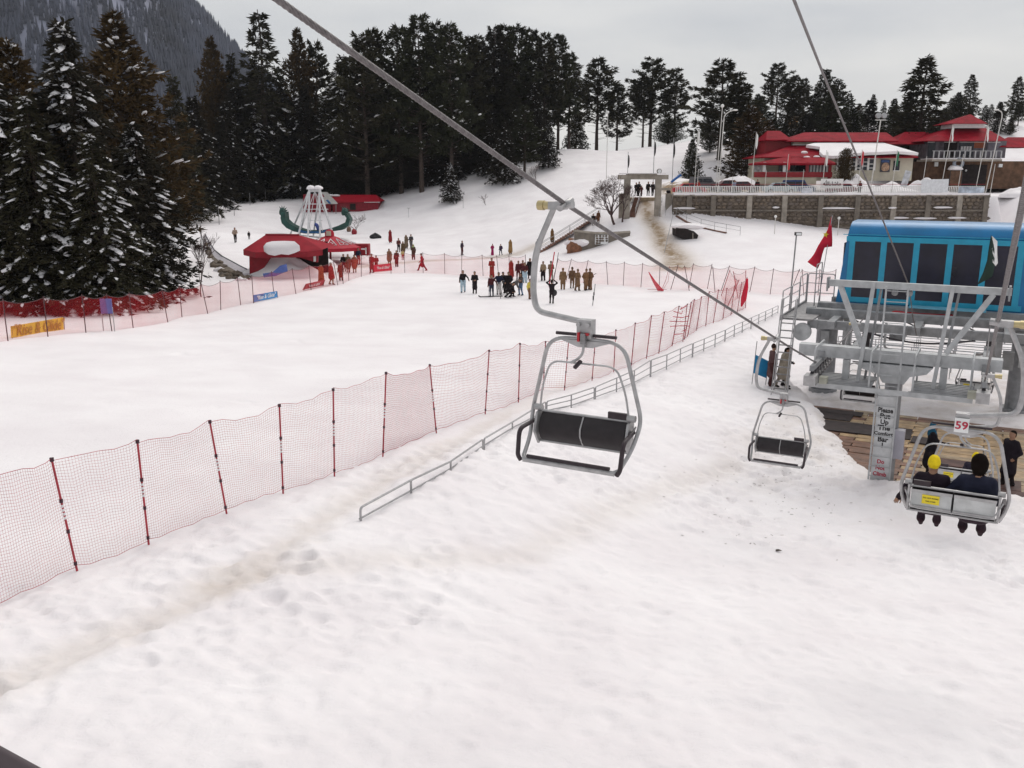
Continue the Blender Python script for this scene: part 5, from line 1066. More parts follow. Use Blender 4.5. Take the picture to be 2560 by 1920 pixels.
fr = wallbox(2094, 392, 2188, 425, .45, .2, M('dark_inside', (.025, .018, .03), .4), 'window_front')
cols = [2094, 2111, 2126, 2141, 2156, 2171, 2187]
for px in cols: wallbox(px - 1.1, 392, px + 1.1, 426, .38, .2, WHITE, 'mullion', fr)
for i in range(6):
    for py in ((397, 410, 420) if i % 2 else (405, 415)): wallbox(cols[i] + 1.2, py - .9, cols[i + 1] - 1.2, py + .9, .40, .16, WHITE, 'transom', fr)
    wallbox(cols[i] + 1.2, 393, cols[i + 1] - 1.2, 425, .43, .05, DKGL, 'pane', fr)
w = wallbox(2235, 402, 2248, 426, .5, .15, DKGL, 'window'); wallbox(2233, 426, 2250, 428, .42, .2, WHITE, 'sill', w)
ps = wallbox(2203, 400, 2224, 430, .45, .12, M('poster_dark', (.05, .045, .06), .5), 'poster'); wallbox(2204, 399, 2223, 406, .40, .06, M('poster_blue', (.04, .09, .24), .5), 'poster_top', ps)
q = hp_(2213, 418, .4); MB().blob((0, 0, 0), (.62, .04, .62), seed=4, jit=.1).build('poster_plate', M('poster_food', (.42, .27, .18), .6, var=.6, scale=4), ps, loc=q)
tt = text('______', .3, M('grey_print', (.2, .2, .22), .6), H, hp_(2263, 407, .55), name='faint_lettering') if False else None
wallbox(1886, 408, 1905, 432, -1.5, .1, M('notice_white', (.55, .55, .56), .6, var=.5, scale=3), 'notice')
# ---- balcony house on the right
B2 = 136.0; H2 = thing('balcony_house', 'house with a peaked red pavilion roof and balcony over a dark stone arch', 'building', (0, B2, 0)); hp2 = lambda px, py, dy=0: BP(px, py, B2 + dy) - np.array((0, B2, 0))
def roof2(nm, e0, e1, py_e, apx0, apx1, py_r, depth, dy=0, m=RUST):
    a, b = hp2(e0, py_e, dy), hp2(e1, py_e, dy); c, d = hp2(apx1, py_r, dy + depth), hp2(apx0, py_r, dy + depth); ab, bb = a + (0, 2 * depth, 0), b + (0, 2 * depth, 0)
    return MB().add([a, b, c, d, ab, bb], [(0, 1, 2, 3), (1, 5, 2), (5, 4, 3, 2), (4, 0, 3), (0, 4, 5, 1)]).build(nm, m, H2, smooth=0)
def wb2(px0, py0, px1, py1, dy, depth, m, nm, par=None):
    a, b = hp2(px0, py0, dy), hp2(px1, py1, dy); return MB().box(((a[0] + b[0]) / 2, dy + depth / 2, (a[2] + b[2]) / 2), (abs(b[0] - a[0]), depth, abs(a[2] - b[2]))).build(nm, m, par or H2)
roof2('main_roof', 2312, 2522, 352, 2378, 2462, 319, 5, -1); roof2('peak_roof', 2378, 2470, 309, 2423, 2427, 286, 3, 1.0); wb2(2384, 309, 2462, 320, 2, 4, PLATE, 'lantern_wall'); roof2('right_roof', 2500, 2600, 368, 2520, 2600, 343, 3, 2); roof2('left_roof', 2236, 2330, 360, 2262, 2330, 330, 4, 3)
wb2(2318, 352, 2512, 395, 2.5, 6, M('slate_wall', (.13, .12, .135), .8, var=.4, scale=1.5), 'upper_wall'); wb2(2330, 398, 2505, 403, -2.5, 5, CONC, 'balcony_floor'); wb2(2332, 395.5, 2503, 398, -2.4, 4, SNOW, 'balcony_snow')
for i in range(14): wb2(2334 + i * 13, 377, 2335.2 + i * 13, 396, -2.45, .08, GALV, 'baluster')
wb2(2332, 376.5, 2506, 378, -2.5, .1, GALV, 'balcony_rail')
for px0, px1, m in ((2322, 2336, DKGL), (2362, 2390, DARKIN), (2400, 2432, DKGL), (2436, 2462, M('orange_board', (.30, .08, .03), .6)), (2470, 2500, M('grey_shutter', (.16, .15, .18), .6))): w = wb2(px0, 356, px1, 392 if px0 != 2436 else 370, 2.4, .15, m, 'window'); wb2(px0 - 1, 354.5, px1 + 1, 356, 2.32, .2, WHITE, 'lintel', w)
for k in range(4): wb2(2403 + k * 7, 366, 2407 + k * 7, 376, 2.3, .1, PLATE, 'pane')
wb2(2318, 403, 2620, 472, .2, 8, BRICK, 'stone_base'); wb2(2404, 412, 2462, 470, .1, .3, DARKIN, 'arch_opening'); wb2(2338, 405, 2345, 416, -.3, .3, PLATE, 'bracket'); wb2(2498, 410, 2506, 418, -.3, .3, PLATE, 'bracket')
q = hp2(2396, 408, -2.2); MB().tube([(q[0] + .62 * math.cos(t), q[1], q[2] + .62 * math.sin(t)) for t in np.linspace(0, 6.283, 25)[:-1]], .24, 8, closed=True).build('hanging_tyre', M('tyre_grey', (.22, .24, .28), .6), H2)
q = hp2(2415, 426, -.4); MB().blob(tuple(q), (.16, .1, .16), jit=0).build('bulb', PLATE, H2)
kp = hp2(2385, 440, -2); ks = thing('kiosk', 'small dark kiosk with a snow heaped roof beside the arch', 'kiosk', kp + np.array((0, B2, 0))); MB().box((0, 0, -.6), (1.9, 1.2, 2.6)).build('booth', BRICK, ks); MB().blob((0, 0, .95), (1.05, .8, .6), seed=3, flat=-.2).build('roof_snow', SNOW, ks)
for s in (-.9, .9): MB().cyl((s, -.65, -1.9), (s, -.65, .75), .05, 6).build('post', BLKINK, ks)
# ---- parked cars, banners, snow piles on the terrace
def car(px, Y, label, body, rz=0, kind='sedan', s=1.):
    x = BP(px, 475, Y)[0]; t = thing('parked_car', label, 'car', (x, Y, gz(x, Y)), rz, 'cars parked on the terrace')
    if kind == 'sedan': sec = [(-2.1, .55, .62), (-2.0, .82, .72), (-1.25, .92, .78), (-.75, 1.36, .62), (.55, 1.40, .62), (1.15, .95, .78), (1.95, .82, .74), (2.12, .58, .66)]
    else: sec = [(-2.05, .7, .7), (-2.0, 1.25, .75), (-1.85, 1.78, .68), (.55, 1.80, .68), (.95, 1.15, .76), (1.95, 1.02, .76), (2.08, .65, .7)]
    n = len(sec); V = [(x_, -w, .32) for x_, z_, w in sec] + [(x_, -w, z_) for x_, z_, w in sec] + [(x_, w, z_) for x_, z_, w in sec] + [(x_, w, .32) for x_, z_, w in sec]; Fs = []
    for i in range(n - 1):
        for r_ in range(3): Fs.append((r_ * n + i, r_ * n + i + 1, (r_ + 1) * n + i + 1, (r_ + 1) * n + i))
        Fs.append((3 * n + i, 3 * n + i + 1, i + 1, i))
    Fs += [(0, n, 2 * n, 3 * n), (n - 1, 4 * n - 1, 3 * n - 1, 2 * n - 1)]
    MB().add(V, Fs).build('body', body, t, smooth=40)
    z0, z1 = (.95, 1.32) if kind == 'sedan' else (1.12, 1.66)
    for sd in (-1, 1):
        for a_, b_, c_, d_ in ([(-1.1, -.1, -.75, -.1), (0, .95, 0, .5)] if kind == 'sedan' else [(-1.75, -.65, -1.75, -.65), (-.55, .75, -.55, .5)]):
            MB().add([(a_, sd * .775, z0), (b_, sd * .775, z0), (d_, sd * .66, z1), (c_, sd * .66, z1), (a_, sd * .74, z0), (b_, sd * .74, z0), (d_, sd * .62, z1), (c_, sd * .62, z1)], [(0, 1, 2, 3), (4, 7, 6, 5), (0, 4, 5, 1), (1, 5, 6, 2), (2, 6, 7, 3), (3, 7, 4, 0)]).build('side_window', DKGL, t)
    ws = (.62, 1.12, 1.38, .97) if kind == 'sedan' else (.6, .93, 1.72, 1.18); MB().add([(ws[0], -.56, ws[2]), (ws[0], .56, ws[2]), (ws[1], .7, ws[3]), (ws[1], -.7, ws[3])], [(0, 1, 2, 3)]).build('windscreen', DKGL, t, loc=(.02, 0, .015))
    for wx in (-1.3, 1.3):
        for sd in (-.72, .72): w = MB().cyl((wx, sd - .1, .32), (wx, sd + .1, .32), .32, 14).build('wheel', RUBBER, t); MB().cyl((wx, sd - .12, .32), (wx, sd + .12, .32), .17, 10).build('rim', GALV, w)
    for sd in (-.55, .55): MB().box((2.1, sd, .72), (.06, .28, .14)).build('headlight', PLATE, t)
    return t
car(1948, 116, 'pale blue car behind the railing in front of the porch', M('car_pale_blue', (.38, .48, .52), .3, .2), 0)
car(1854, 117, 'dark red car behind the railing left of the pale blue car', M('car_dark_red', (.14, .02, .03), .35, .1), 0)
car(1762, 121, 'grey jeep parked at the left end of the terrace', M('car_grey', (.16, .16, .17), .4, .2), .15, 'suv')
car(1995, 121, 'dark blue van parked behind the pale blue car', M('car_blue', (.02, .05, .16), .4, .1), 0, 'suv')
car(1820, 119, 'maroon car beside the snow heap on the terrace', M('car_maroon', (.10, .025, .03), .4, .1), .1)
car(1722, 117, 'red car with yellow end behind the left railing', M('car_red', (.5, .03, .04), .4), 0)
car(2108, 118, 'dark red car behind the calligraphy banner', M('car_dark_red', (.14, .02, .03), .35), 0)
q = BP(2080, 459, WY + .3); bn = thing('calligraphy_banner', 'white banner with black arabic calligraphy on the railing', 'banner', q); MB().box((0, 0, 0), (2.75, .05, 1.15)).build('cloth', WHITE, bn)
text('\uFDF2\u0621\u200C\uFE8E\uFEB7\uFE8E\uFEE3', .62, BLKINK, bn, (0, -.04, -.02), ext=.004, bold=.02)
for nm, lb, px, py, w, h, m in [('white_sheet', 'blank white sheet hung over the railing before the snow pile', 2337, 465, 3.3, 1.6, M('sheet_white', (.66, .67, .69), .7)), ('printed_banner', 'blue white printed banner on the right end of the railing', 2428, 476, 3.1, .85, M('print_mix', (.40, .45, .52), .6, var=.6, scale=1.2)), ('standing_poster', 'tilted white poster stuck in the terrace snow', 2265, 447, .8, 2.0, M('print_pale', (.55, .56, .6), .6, var=.35, scale=2)), ('railing_notice', 'pale notice sheet tied low on the railing', 2017, 477, 1.3, .7, M('print_pale', (.55, .56, .6)))]:
    q = BP(px, py, WY - .12 if px != 2265 else WY + 3); r = MB().box((0, 0, 0), (w, .04, h)).build(nm, m, loc=q); tag(r, lb, 'banner'); r.rotation_euler = (0, R(14) if px == 2265 else random.uniform(-.02, .02), 0)
for px, py, Y, rx, ry, rz_, lb in [(2140, 458, 125, 3.4, 2.0, 1.9, 'big grubby snow pile under the restaurant windows'), (2228, 462, 124, 4.0, 2.2, 1.1, 'low snow pile under the poster wall'), (2315, 468, 124, 2.6, 1.6, 1.8, 'pointed snow pile between the restaurant and the arch'), (2225, 474, 115, 7, .8, .55, 'long ploughed snow ridge behind the railing'), (1845, 466, 127, 3, 2.0, 1.3, 'rubbly snow heap by the red car'), (2550, 470, 120, 3, 2, .9, 'snow pile at the right end of the terrace')]:
    q = BP(px, py, Y); tag(pile(rx * 1.15, ry * 1.2, rz_ * 1.1, px % 9, SNOW, 'snow_pile', (q[0], Y, gz(q[0], Y))), lb, 'snow pile', 'snow piles on the terrace')
q = BP(1690, 462, 121); sl = thing('blue_slide', 'blue slide leaning by the gate and the small conifer', 'slide', (q[0], 121, gz(q[0], 121))); MB().beam(BP(1678, 455, 121) - np.array((q[0], 121, gz(q[0], 121))), BP(1702, 437, 121) - np.array((q[0], 121, gz(q[0], 121))), .6, .25).build('chute', M('slide_blue', (.02, .13, .42), .4), sl)
MB().tube([BP(1676, 460, 121) - np.array((q[0], 121, gz(q[0], 121))), BP(1720, 424, 121) - np.array((q[0], 121, gz(q[0], 121)))], .05, 6).build('slide_rail', GALV, sl)
q = BP(1983, 300, 186); MB_ = thing('ochre_hut', 'small ochre hut wall glimpsed between the pines above the restaurant', 'hut', (q[0], 186, gz(q[0], 186))); MB().box((0, 0, .6), (1.4, 2, 2.4)).build('wall', M('ochre', (.42, .25, .12), .8), MB_); MB().box((0, 0, 1.9), (1.7, 2.4, .2)).build('roof', CONC_D, MB_)
# more trees on the rise behind the houses
for x, y, z, k, w, lb in [(1905, 240, 178, 'pine', 1.0, 'pine filling the gap left of the smoke'), (2125, 235, 182, 'pine', 1.0, 'pine between the cable and the floodlight mast'), (2240, 262, 180, 'cypress', 1.1, 'dark conifer right of the floodlight mast'), (2380, 245, 178, 'cedar', 1.1, 'cedar between the layered pine and the peaked roof'), (2505, 255, 176, 'cedar', 1.2, 'spreading cedar right of the peaked roof'), (1965, 300, 168, 'cypress', .9, 'low conifer left of the ochre hut'), (2080, 270, 160, 'cypress', 1.2, 'bushy conifer right above the upper restaurant roof'), (1780, 262, 160, 'cypress', 1.0, 'conifer at the left foot of the big full pine')]:
    tree(x, y, z, k, lb, 'dark', 0, w * 1.25)

BH = 'dark trees crowding behind the restaurant'
for i, x in enumerate(np.linspace(1890, 2560, 22)):
    tree(x + random.uniform(-10, 10), random.uniform(222, 292), random.uniform(152, 172), ['cypress', 'pine', 'cedar', 'fir'][i % 4], 'dark conifer crowding behind the red roofs', random.choice(['dark', 'black', 'green']), random.choice([0, 0, 1]), random.uniform(1.2, 1.6), BH)
# ================================================================ amusement corner on the left
GRN = M('dragon_green', (.012, .055, .045), .5, var=.4, scale=1.5); DBL = M('dragon_blue', (.02, .10, .25), .5, var=.3); WST = M('white_steel', (.62, .62, .63), .45, .1, var=.1)
SY = float(G(785, 590)[1]); q0 = BP(785, 585, SY); DS = thing('dragon_ship_ride', 'green dragon ship swing ride under a white steel A frame', 'ride', (q0[0], SY, 0)); o = np.array((q0[0], SY, 0)); sp = lambda px, py, dy=0: BP(px, py, SY + dy) - o
outer = [(703, 531), (701, 545), (704, 558), (716, 570), (735, 579), (762, 584), (800, 584), (828, 579), (855, 575), (871, 564), (875, 549), (867, 534)]
inner = [(858, 534), (866, 545), (863, 556), (846, 564), (826, 571), (800, 577), (765, 577), (744, 570), (725, 560), (714, 550), (713, 541), (712, 530)]
def strip(mb, A, B, d0, d1):
    n = len(A); V = [sp(*a, d0) for a in A] + [sp(*b, d0) for b in B] + [sp(*a, d0) + (0, d1 - d0, 0) for a in A] + [sp(*b, d0) + (0, d1 - d0, 0) for b in B]
    Fs = [(i, i + 1, n + i + 1, n + i) for i in range(n - 1)] + [(2 * n + i, 3 * n + i, 3 * n + i + 1, 2 * n + i + 1) for i in range(n - 1)] + [(i, 2 * n + i, 2 * n + i + 1, i + 1) for i in range(n - 1)] + [(n + i, n + i + 1, 3 * n + i + 1, 3 * n + i) for i in range(n - 1)] + [(0, n, 3 * n, 2 * n), (n - 1, 3 * n - 1, 4 * n - 1, 2 * n - 1)]
    return mb.add(V, Fs)
strip(MB(), outer, inner[::-1], -1.1, 1.1).build('hull', GRN, DS, smooth=50)
strip(MB(), [(745, 580), (765, 583), (800, 583), (826, 578)], [(745, 574), (765, 578), (800, 578), (826, 572)], -1.16, 1.16).build('hull_band', DBL, DS)
for s, x0, nm in ((-1, 707, 'dragon_head'), (1, 862, 'dragon_tail')):
    hd = MB().blob(tuple(sp(x0, 530)), (.55, .5, .5), seed=2, jit=.4); 
    for k in range(6): a = 1.0 + k * .45 if s < 0 else .1 + k * .4; c = sp(x0, 530); hd.tube([c, c + np.array((math.cos(a) * .9 * (1 if s > 0 else -.9), 0, math.sin(a) * .9))], [.2, .02], 5)
    hd.build(nm, GRN, DS, smooth=20)
MB().tube(fillet([sp(797, 584), sp(796, 574), sp(792, 562), sp(787, 561)], .3, 5), .24, 8).build('figurehead', M('figure_blue', (.05, .08, .30), .5), DS)
apx = [(774, 474), (799, 474)]
for dy in (-2.2, 2.2):
    for (ax, ay), fx in ((apx[0], 728), (apx[0], 766), (apx[1], 806), (apx[1], 850)):
        f = G(fx + (0 if dy < 0 else 10), 592 if dy < 0 else 580); f = np.array((f[0], SY + dy, gz(f[0], SY + dy))) - o; MB().tube([f - (0, 0, .3), sp(ax, ay, dy * .3)], .13, 8).build('frame_leg', WST, DS)
    for py in (510, 523): MB().tube([sp(774 - (py - 474) * .40, py, dy * .5), sp(799 + (py - 474) * .44, py, dy * .5)], .06, 6).build('cross_tie', WST, DS)
MB().tube([sp(771, 475), sp(802, 475)], .3, 10).build('axle', WST, DS)
for x in (777, 796): MB().blob(tuple(sp(x, 471)), (.62, .8, .42), seed=x % 5, jit=.1, flat=-.3).build('axle_snow', SNOW, DS)
for x0, x1 in ((778, 752), (785, 772), (795, 806), (800, 832)): MB().tube([sp(787, 478), sp(x1, 576)], .05, 6).build('swing_arm', WST, DS)
for x0, x1, y0, y1 in ((772, 777, 551, 578), (801, 806, 551, 578), (772, 806, 551, 551)): MB().tube([sp(x0, y0, -1.3), sp(x1, y1, -1.3)], .045, 5).build('rail', WST, DS)
# ---- red pavilion
PYv = float(G(700, 692)[1]); c0 = BP(706, 680, PYv); PV = thing('red_pavilion', 'low red hip roofed pavilion half buried in snow piles', 'pavilion', (c0[0], PYv, 0)); o2 = np.array((c0[0], PYv, 0)); pp = lambda px, py, dy=0: BP(px, py, PYv + dy) - o2
PR = M('pavilion_roof', (.29, .016, .028), .7, 0, var=.2, scale=.8, wave=4, spec=.08); PD = M('pavilion_red', (.26, .008, .018), .6, var=.15)
a, b, c, d = pp(608, 624, 0), pp(806, 624, -.6), pp(748, 588, 2.6), pp(664, 587, 2.6); bk = [a + (0, 5.4, 0), b + (0, 6, 0)]; e1, e2 = pp(638, 631, -.9), pp(768, 629, -1.2)
MB().add([a, e1, e2, b, c, d, bk[1], bk[0]], [(0, 1, 5), (1, 2, 4, 5), (2, 3, 4), (3, 6, 4), (6, 7, 5, 4), (7, 0, 5)]).build('roof', PR, PV, smooth=0)
t_ = .5; mb = MB()
for p, q in ((a, e1), (e1, e2), (e2, b)): mb.add([p, q, q - (0, 0, t_), p - (0, 0, t_), p + (0, .1, 0), q + (0, .1, 0), q + (0, .1, -t_), p + (0, .1, -t_)], [(0, 3, 2, 1), (4, 5, 6, 7), (0, 1, 5, 4), (3, 7, 6, 2)])
mb.build('fascia', PD, PV, smooth=0); MB().tube([c, d], .12, 6).build('ridge_cap', PD, PV)
MB().prism([pp(623, 634, 0), pp(680, 640, .2), pp(672, 650, .2), pp(650, 688, 0), pp(624, 690, 0)], (0, .3, 0)).build('left_wall', PD, PV, smooth=0); MB().prism([pp(742, 634, 0), pp(795, 632, 0), pp(794, 656, 0), pp(786, 655, 0), pp(744, 642, 0)], (0, .3, 0)).build('right_wall', PD, PV, smooth=0)
MB().box(((pp(624, 640)[0] + pp(795, 640)[0]) / 2, 4.5, pp(700, 660)[2]), (float(pp(795, 640)[0] - pp(624, 640)[0]), .2, 3.4)).build('rear_wall', DARKIN, PV)
MB().prism([pp(784, 636, -.05), pp(790, 636, -.05), pp(790, 654, -.05), pp(784, 654, -.05)], (0, -.04, 0)).build('poster', PLATE, PV)
MB().prism([pp(px, py, dy) + (0, -.1, .1) for px, py, dy in [(661, 631, -1), (668, 622, -.5), (682, 618, -.2), (712, 617, -.2), (738, 618, -.3), (751, 629, -1.0), (738, 635, -1.3), (722, 640, -1.5), (704, 638, -1.5), (688, 642, -1.5), (672, 639, -1.4)]], (0, -.1, .45)).build('roof_snow', SNOW, PV, smooth=89)
for px, py, rx, ry, rz_, lb, sd in [(712, 688, 3.2, 2.0, 1.7, 'large snow pile shovelled up in front of the pavilion', 1), (825, 640, 5.0, 2.5, 1.2, 'snow bank below the striped canopy', 4), (775, 662, 2.6, 1.8, 1.2, 'snow heap at the right end of the pavilion', 7)]:
    g = G(px, py); tag(pile(rx * 1.2, ry * 1.2, rz_ * 1.1, sd, SNOW, 'snow_pile', (g[0], g[1] - .2, g[2])), lb, 'snow pile', 'snow piles by the pavilion')
# ---- striped canopy (carousel roof)
CY = 97.0; cc = BP(824, 590, CY); CN = thing('carousel_canopy', 'red round carousel canopy with white triangle ornament and a small lantern top', 'canopy', cc); R0 = 3.6; n = 12; top = .45; sec = []
for k in range(n):
    a0, a1 = 2 * math.pi * k / n, 2 * math.pi * (k + 1) / n; pt = lambda r, a, z: np.array((r * math.cos(a), r * math.sin(a), z))
    s_ = MB().add([pt(.45, a0, .0), pt(.45, a1, .0), pt(R0, a1, -1.1), pt(R0, a0, -1.1), pt(R0, a1, -1.45), pt(R0, a0, -1.45)], [(0, 3, 2, 1), (3, 5, 4, 2)]).build('panel', M('canopy_red', (.38, .012, .03), .6, spec=.2), CN, smooth=0)
    am = (a0 + a1) / 2; nr = np.array((math.cos(am) * .4, math.sin(am) * .4, .92)) * .03
    ln = lambda r, a: pt(r, a, -1.1 * (r - .45) / (R0 - .45)) + nr
    MB().tube([ln(1.2, am), ln(2.75, a0 + .08), ln(2.75, a1 - .08), ln(1.2, am)], .045, 4).tube([ln(2.0, am - .04), ln(2.35, am + .08), ln(2.6, am - .05)], .035, 4).build('ornament', WI, s_)
MB().lathe([(.5, -.05), (.5, .35), (.35, .6), (.1, .7)], n=12).build('lantern', M('canopy_red', (.38, .012, .03)), CN); MB().box((0, -.5, .3), (.5, .06, .5)).build('lantern_window', CREAM, CN)
MB().cyl((0, 0, -3), (0, 0, 0), .12, 8).build('centre_pole', PD, CN)
for px in (905, 912): pass
g = BP(905, 612, CY); tb = thing('ticket_booth', 'little red booth at the right edge of the carousel canopy', 'booth', g); MB().box((0, 0, -.5), (1.6, 1.2, 1.2)).build('booth', PD, tb); MB().box((0, -.62, -.4), (1.2, .04, .14)).box((.5, -.62, -.6), (.12, .04, .7)).build('white_stripe', WI, tb)
# ---- red houses behind the ride
RY = 152.0; g = BP(880, 520, RY); RH = thing('red_house', 'long low red house with red metal roof behind the dragon ship', 'building', g); rp_ = lambda px, py, dy=0: BP(px, py, RY + dy) - g
A, B, C, D_ = rp_(826, 507, -.4), rp_(950, 504, -.4), rp_(940, 487, 2.5), rp_(832, 487, 2.5); MB().add([A, B, C, D_, A + (0, 6, 0), B + (0, 6, 0)], [(0, 1, 2, 3), (1, 5, 2), (5, 4, 3, 2), (4, 0, 3)]).build('roof', M('bright_red_roof', (.36, .006, .02), .6, wave=3, spec=.2), RH, smooth=0)
mm = rp_(888, 516); MB().box((float(mm[0]), 2.5, float(rp_(888, 520)[2]) - .6), (7.6, 5, 3.4)).build('wall', M('house_red', (.20, .008, .018), .7, var=.2), RH); q = rp_(882, 517, -.05); MB().box((float(q[0]), -.03, float(q[2])), (.95, .12, 1.0)).build('door', DARKIN, RH); q = rp_(930, 505.5, -.45); MB().box((float(q[0]), -.5, float(q[2])), (2.6, .06, .07)).build('gutter', PLATE, RH)
for px in (826, 840): q = rp_(px, 489, 2.0); MB().blob(tuple(q), (.7, .5, .22), seed=px % 4).build('roof_snow', SNOW, RH)
g = BP(790, 530, 152); RS = thing('red_shed', 'red shed with a grey tilted roof right behind the ride frame', 'building', g); rs = lambda px, py, dy=0: BP(px, py, 152 + dy) - g
MB().prism([rs(800, 482, 1), rs(818, 482, 1), rs(844, 510, -1.5), rs(812, 510, -1.5)], (0, .1, .12)).build('roof', M('shed_grey', (.42, .40, .38), .7), RS, smooth=0); MB().prism([rs(815, 501, -1.6), rs(820, 500, -1.6), rs(828, 509, -1.6), rs(822, 509, -1.6)], (0, -.05, .06)).build('blue_patch', DBL, RS)
MB().prism([rs(758, 486, 0), rs(806, 486, 0), rs(828, 512, 0), rs(826, 540, 0), rs(800, 550, 0), rs(758, 528, 0)], (0, 2.5, 0)).build('wall', M('house_red', (.20, .008, .018)), RS, smooth=0); MB().cyl(rs(840, 511, -1.4), rs(840, 535, -1.4), .06, 6).build('post', GALV_D, RS)
# ---- low stone bank with plastic sheet left of the pavilion
SB = thing('stone_bank', 'dark stone bank with a grey sheet edge under the snow left of the pavilion', 'wall'); up = [(513, 592), (523, 612), (536, 632), (556, 648), (580, 662), (604, 676), (624, 686)]; lw = [(520, 640), (528, 660), (540, 680), (556, 694), (576, 702), (600, 704), (622, 700)]
T3 = [G(*p) + (0, 0, .38) for p in up]; M3 = [G(p[0] + 1, p[1] + 14) + (0, 0, .16) for p in up]; L3 = [G(*p) - (0, 0, .05) for p in lw]
def ribbon(A, B, th, m, nm, par): n = len(A); V = A + B + [p + (0, th, 0) for p in A] + [p + (0, th, 0) for p in B]; return MB().add(V, [(i, n + i, n + i + 1, i + 1) for i in range(n - 1)] + [(i, i + 1, 2 * n + i + 1, 2 * n + i) for i in range(n - 1)] + [(n + i, 3 * n + i, 3 * n + i + 1, n + i + 1) for i in range(n - 1)]).build(nm, m, par, smooth=60)
ribbon(T3, M3, .3, M('grey_sheet', (.45, .42, .45), .6, var=.2), 'sheet', SB); MB().tube([p - (0, .05, 0) for p in T3], .05, 5).build('sheet_edge', BLKINK, SB)
for i in range(40):
    k = rng.uniform(0, 5.99); j = int(k); f = k - j; a = M3[j] * (1 - f) + M3[j + 1] * f; b = L3[j] * (1 - f) + L3[j + 1] * f; t = rng.uniform(.05, .95); p = a * (1 - t) + b * t
    MB().blob((0, 0, 0), (rng.uniform(.25, .5), .3, rng.uniform(.18, .32)), seed=i, jit=.3, sub=1).build('stone', STONE[i % 4] if i % 5 else SNOW, SB, smooth=20, loc=p + np.array((0, 0, .05)))
ribbon(M3, L3, .1, MORT, 'bank_core', SB)
for i, (px, py, pt) in enumerate([(548, 560, 520), (586, 538, 502), (625, 514, 482), (664, 503, 470), (505, 630, 560)]):
    g = G(px, py); h = P(px, pt, g[1] * CP - g[2] * SP)[2] - g[2]; tag(MB().tube([(0, 0, -.2), (.05, 0, h)], .045, 6).build('fence_stake', GALV_D, loc=g), ['lowest stake on the snow mound edge', 'second stake up the mound ridge', 'third stake on the mound against the dark forest', 'top stake of the mound by the dragon head', 'stake at the corner of the stone bank'][i], 'stake', 'stakes on the mound')
for i, (px, py) in enumerate([(872, 578), (886, 584)]): g = G(px, py); tag(MB().blob((0, 0, .3), (.35, .3, .5), seed=i, jit=.3).build('waste_bin', M('bin_brown', (.16, .09, .06), .7) if i == 0 else PD, loc=g), ['brown bin beside the bare tree at the dragon ship', 'dark red bin right of the brown bin'][i], 'bin')
g = G(938, 596); tag(MB().blob((0, 0, .3), (.75, .5, .45), seed=9, jit=.5).build('tyre_heap', BLKINK, loc=g, smooth=30), 'small black heap lying on the snow right of the canopy', 'heap')

g = G(1945, 1378); tag(MB().blob((0, 0, .03), (.07, .03, .02), seed=3, jit=.4).build('bark_piece', BARK, loc=g), 'small dark scrap lying on the open foreground snow', 'scrap')

# grit trodden into the snow beside the boarding deck
rg = np.random.default_rng(8); iv, it = ico(); Vs, Ts = [], []; q = 0
while q < 320:
    a, c = rg.uniform(15, 37), rg.uniform(-10, 4)
    if c > -2.4 - .41 * (a - 29) - .1 and a > 28.2: continue
    w = math.exp(-((a - 29) / 6) ** 2 - ((c + 5.0) / 1.8) ** 2)
    if rg.uniform() > w: continue
    p = L(c, a, 0); p[2] = gz(p[0], p[1]); s3 = np.array((rg.uniform(.02, .07), rg.uniform(.008, .02), .006)); an = rg.uniform(0, 3.14); v = iv * s3; v = np.stack([v[:, 0] * math.cos(an) - v[:, 1] * math.sin(an), v[:, 0] * math.sin(an) + v[:, 1] * math.cos(an), v[:, 2]], -1)
    Vs.append(v + p + (0, 0, .006)); Ts.append(it + q * len(iv)); q += 1
gm = np_mesh('grit', np.concatenate(Vs), np.concatenate(Ts)); gm.materials.append(M('grit_grey', (.44, .40, .39), .9, var=.4, scale=3)); tag(obj('grit', gm), 'grey grit and needles trodden into the snow left of the deck', 'grit', kind='stuff')
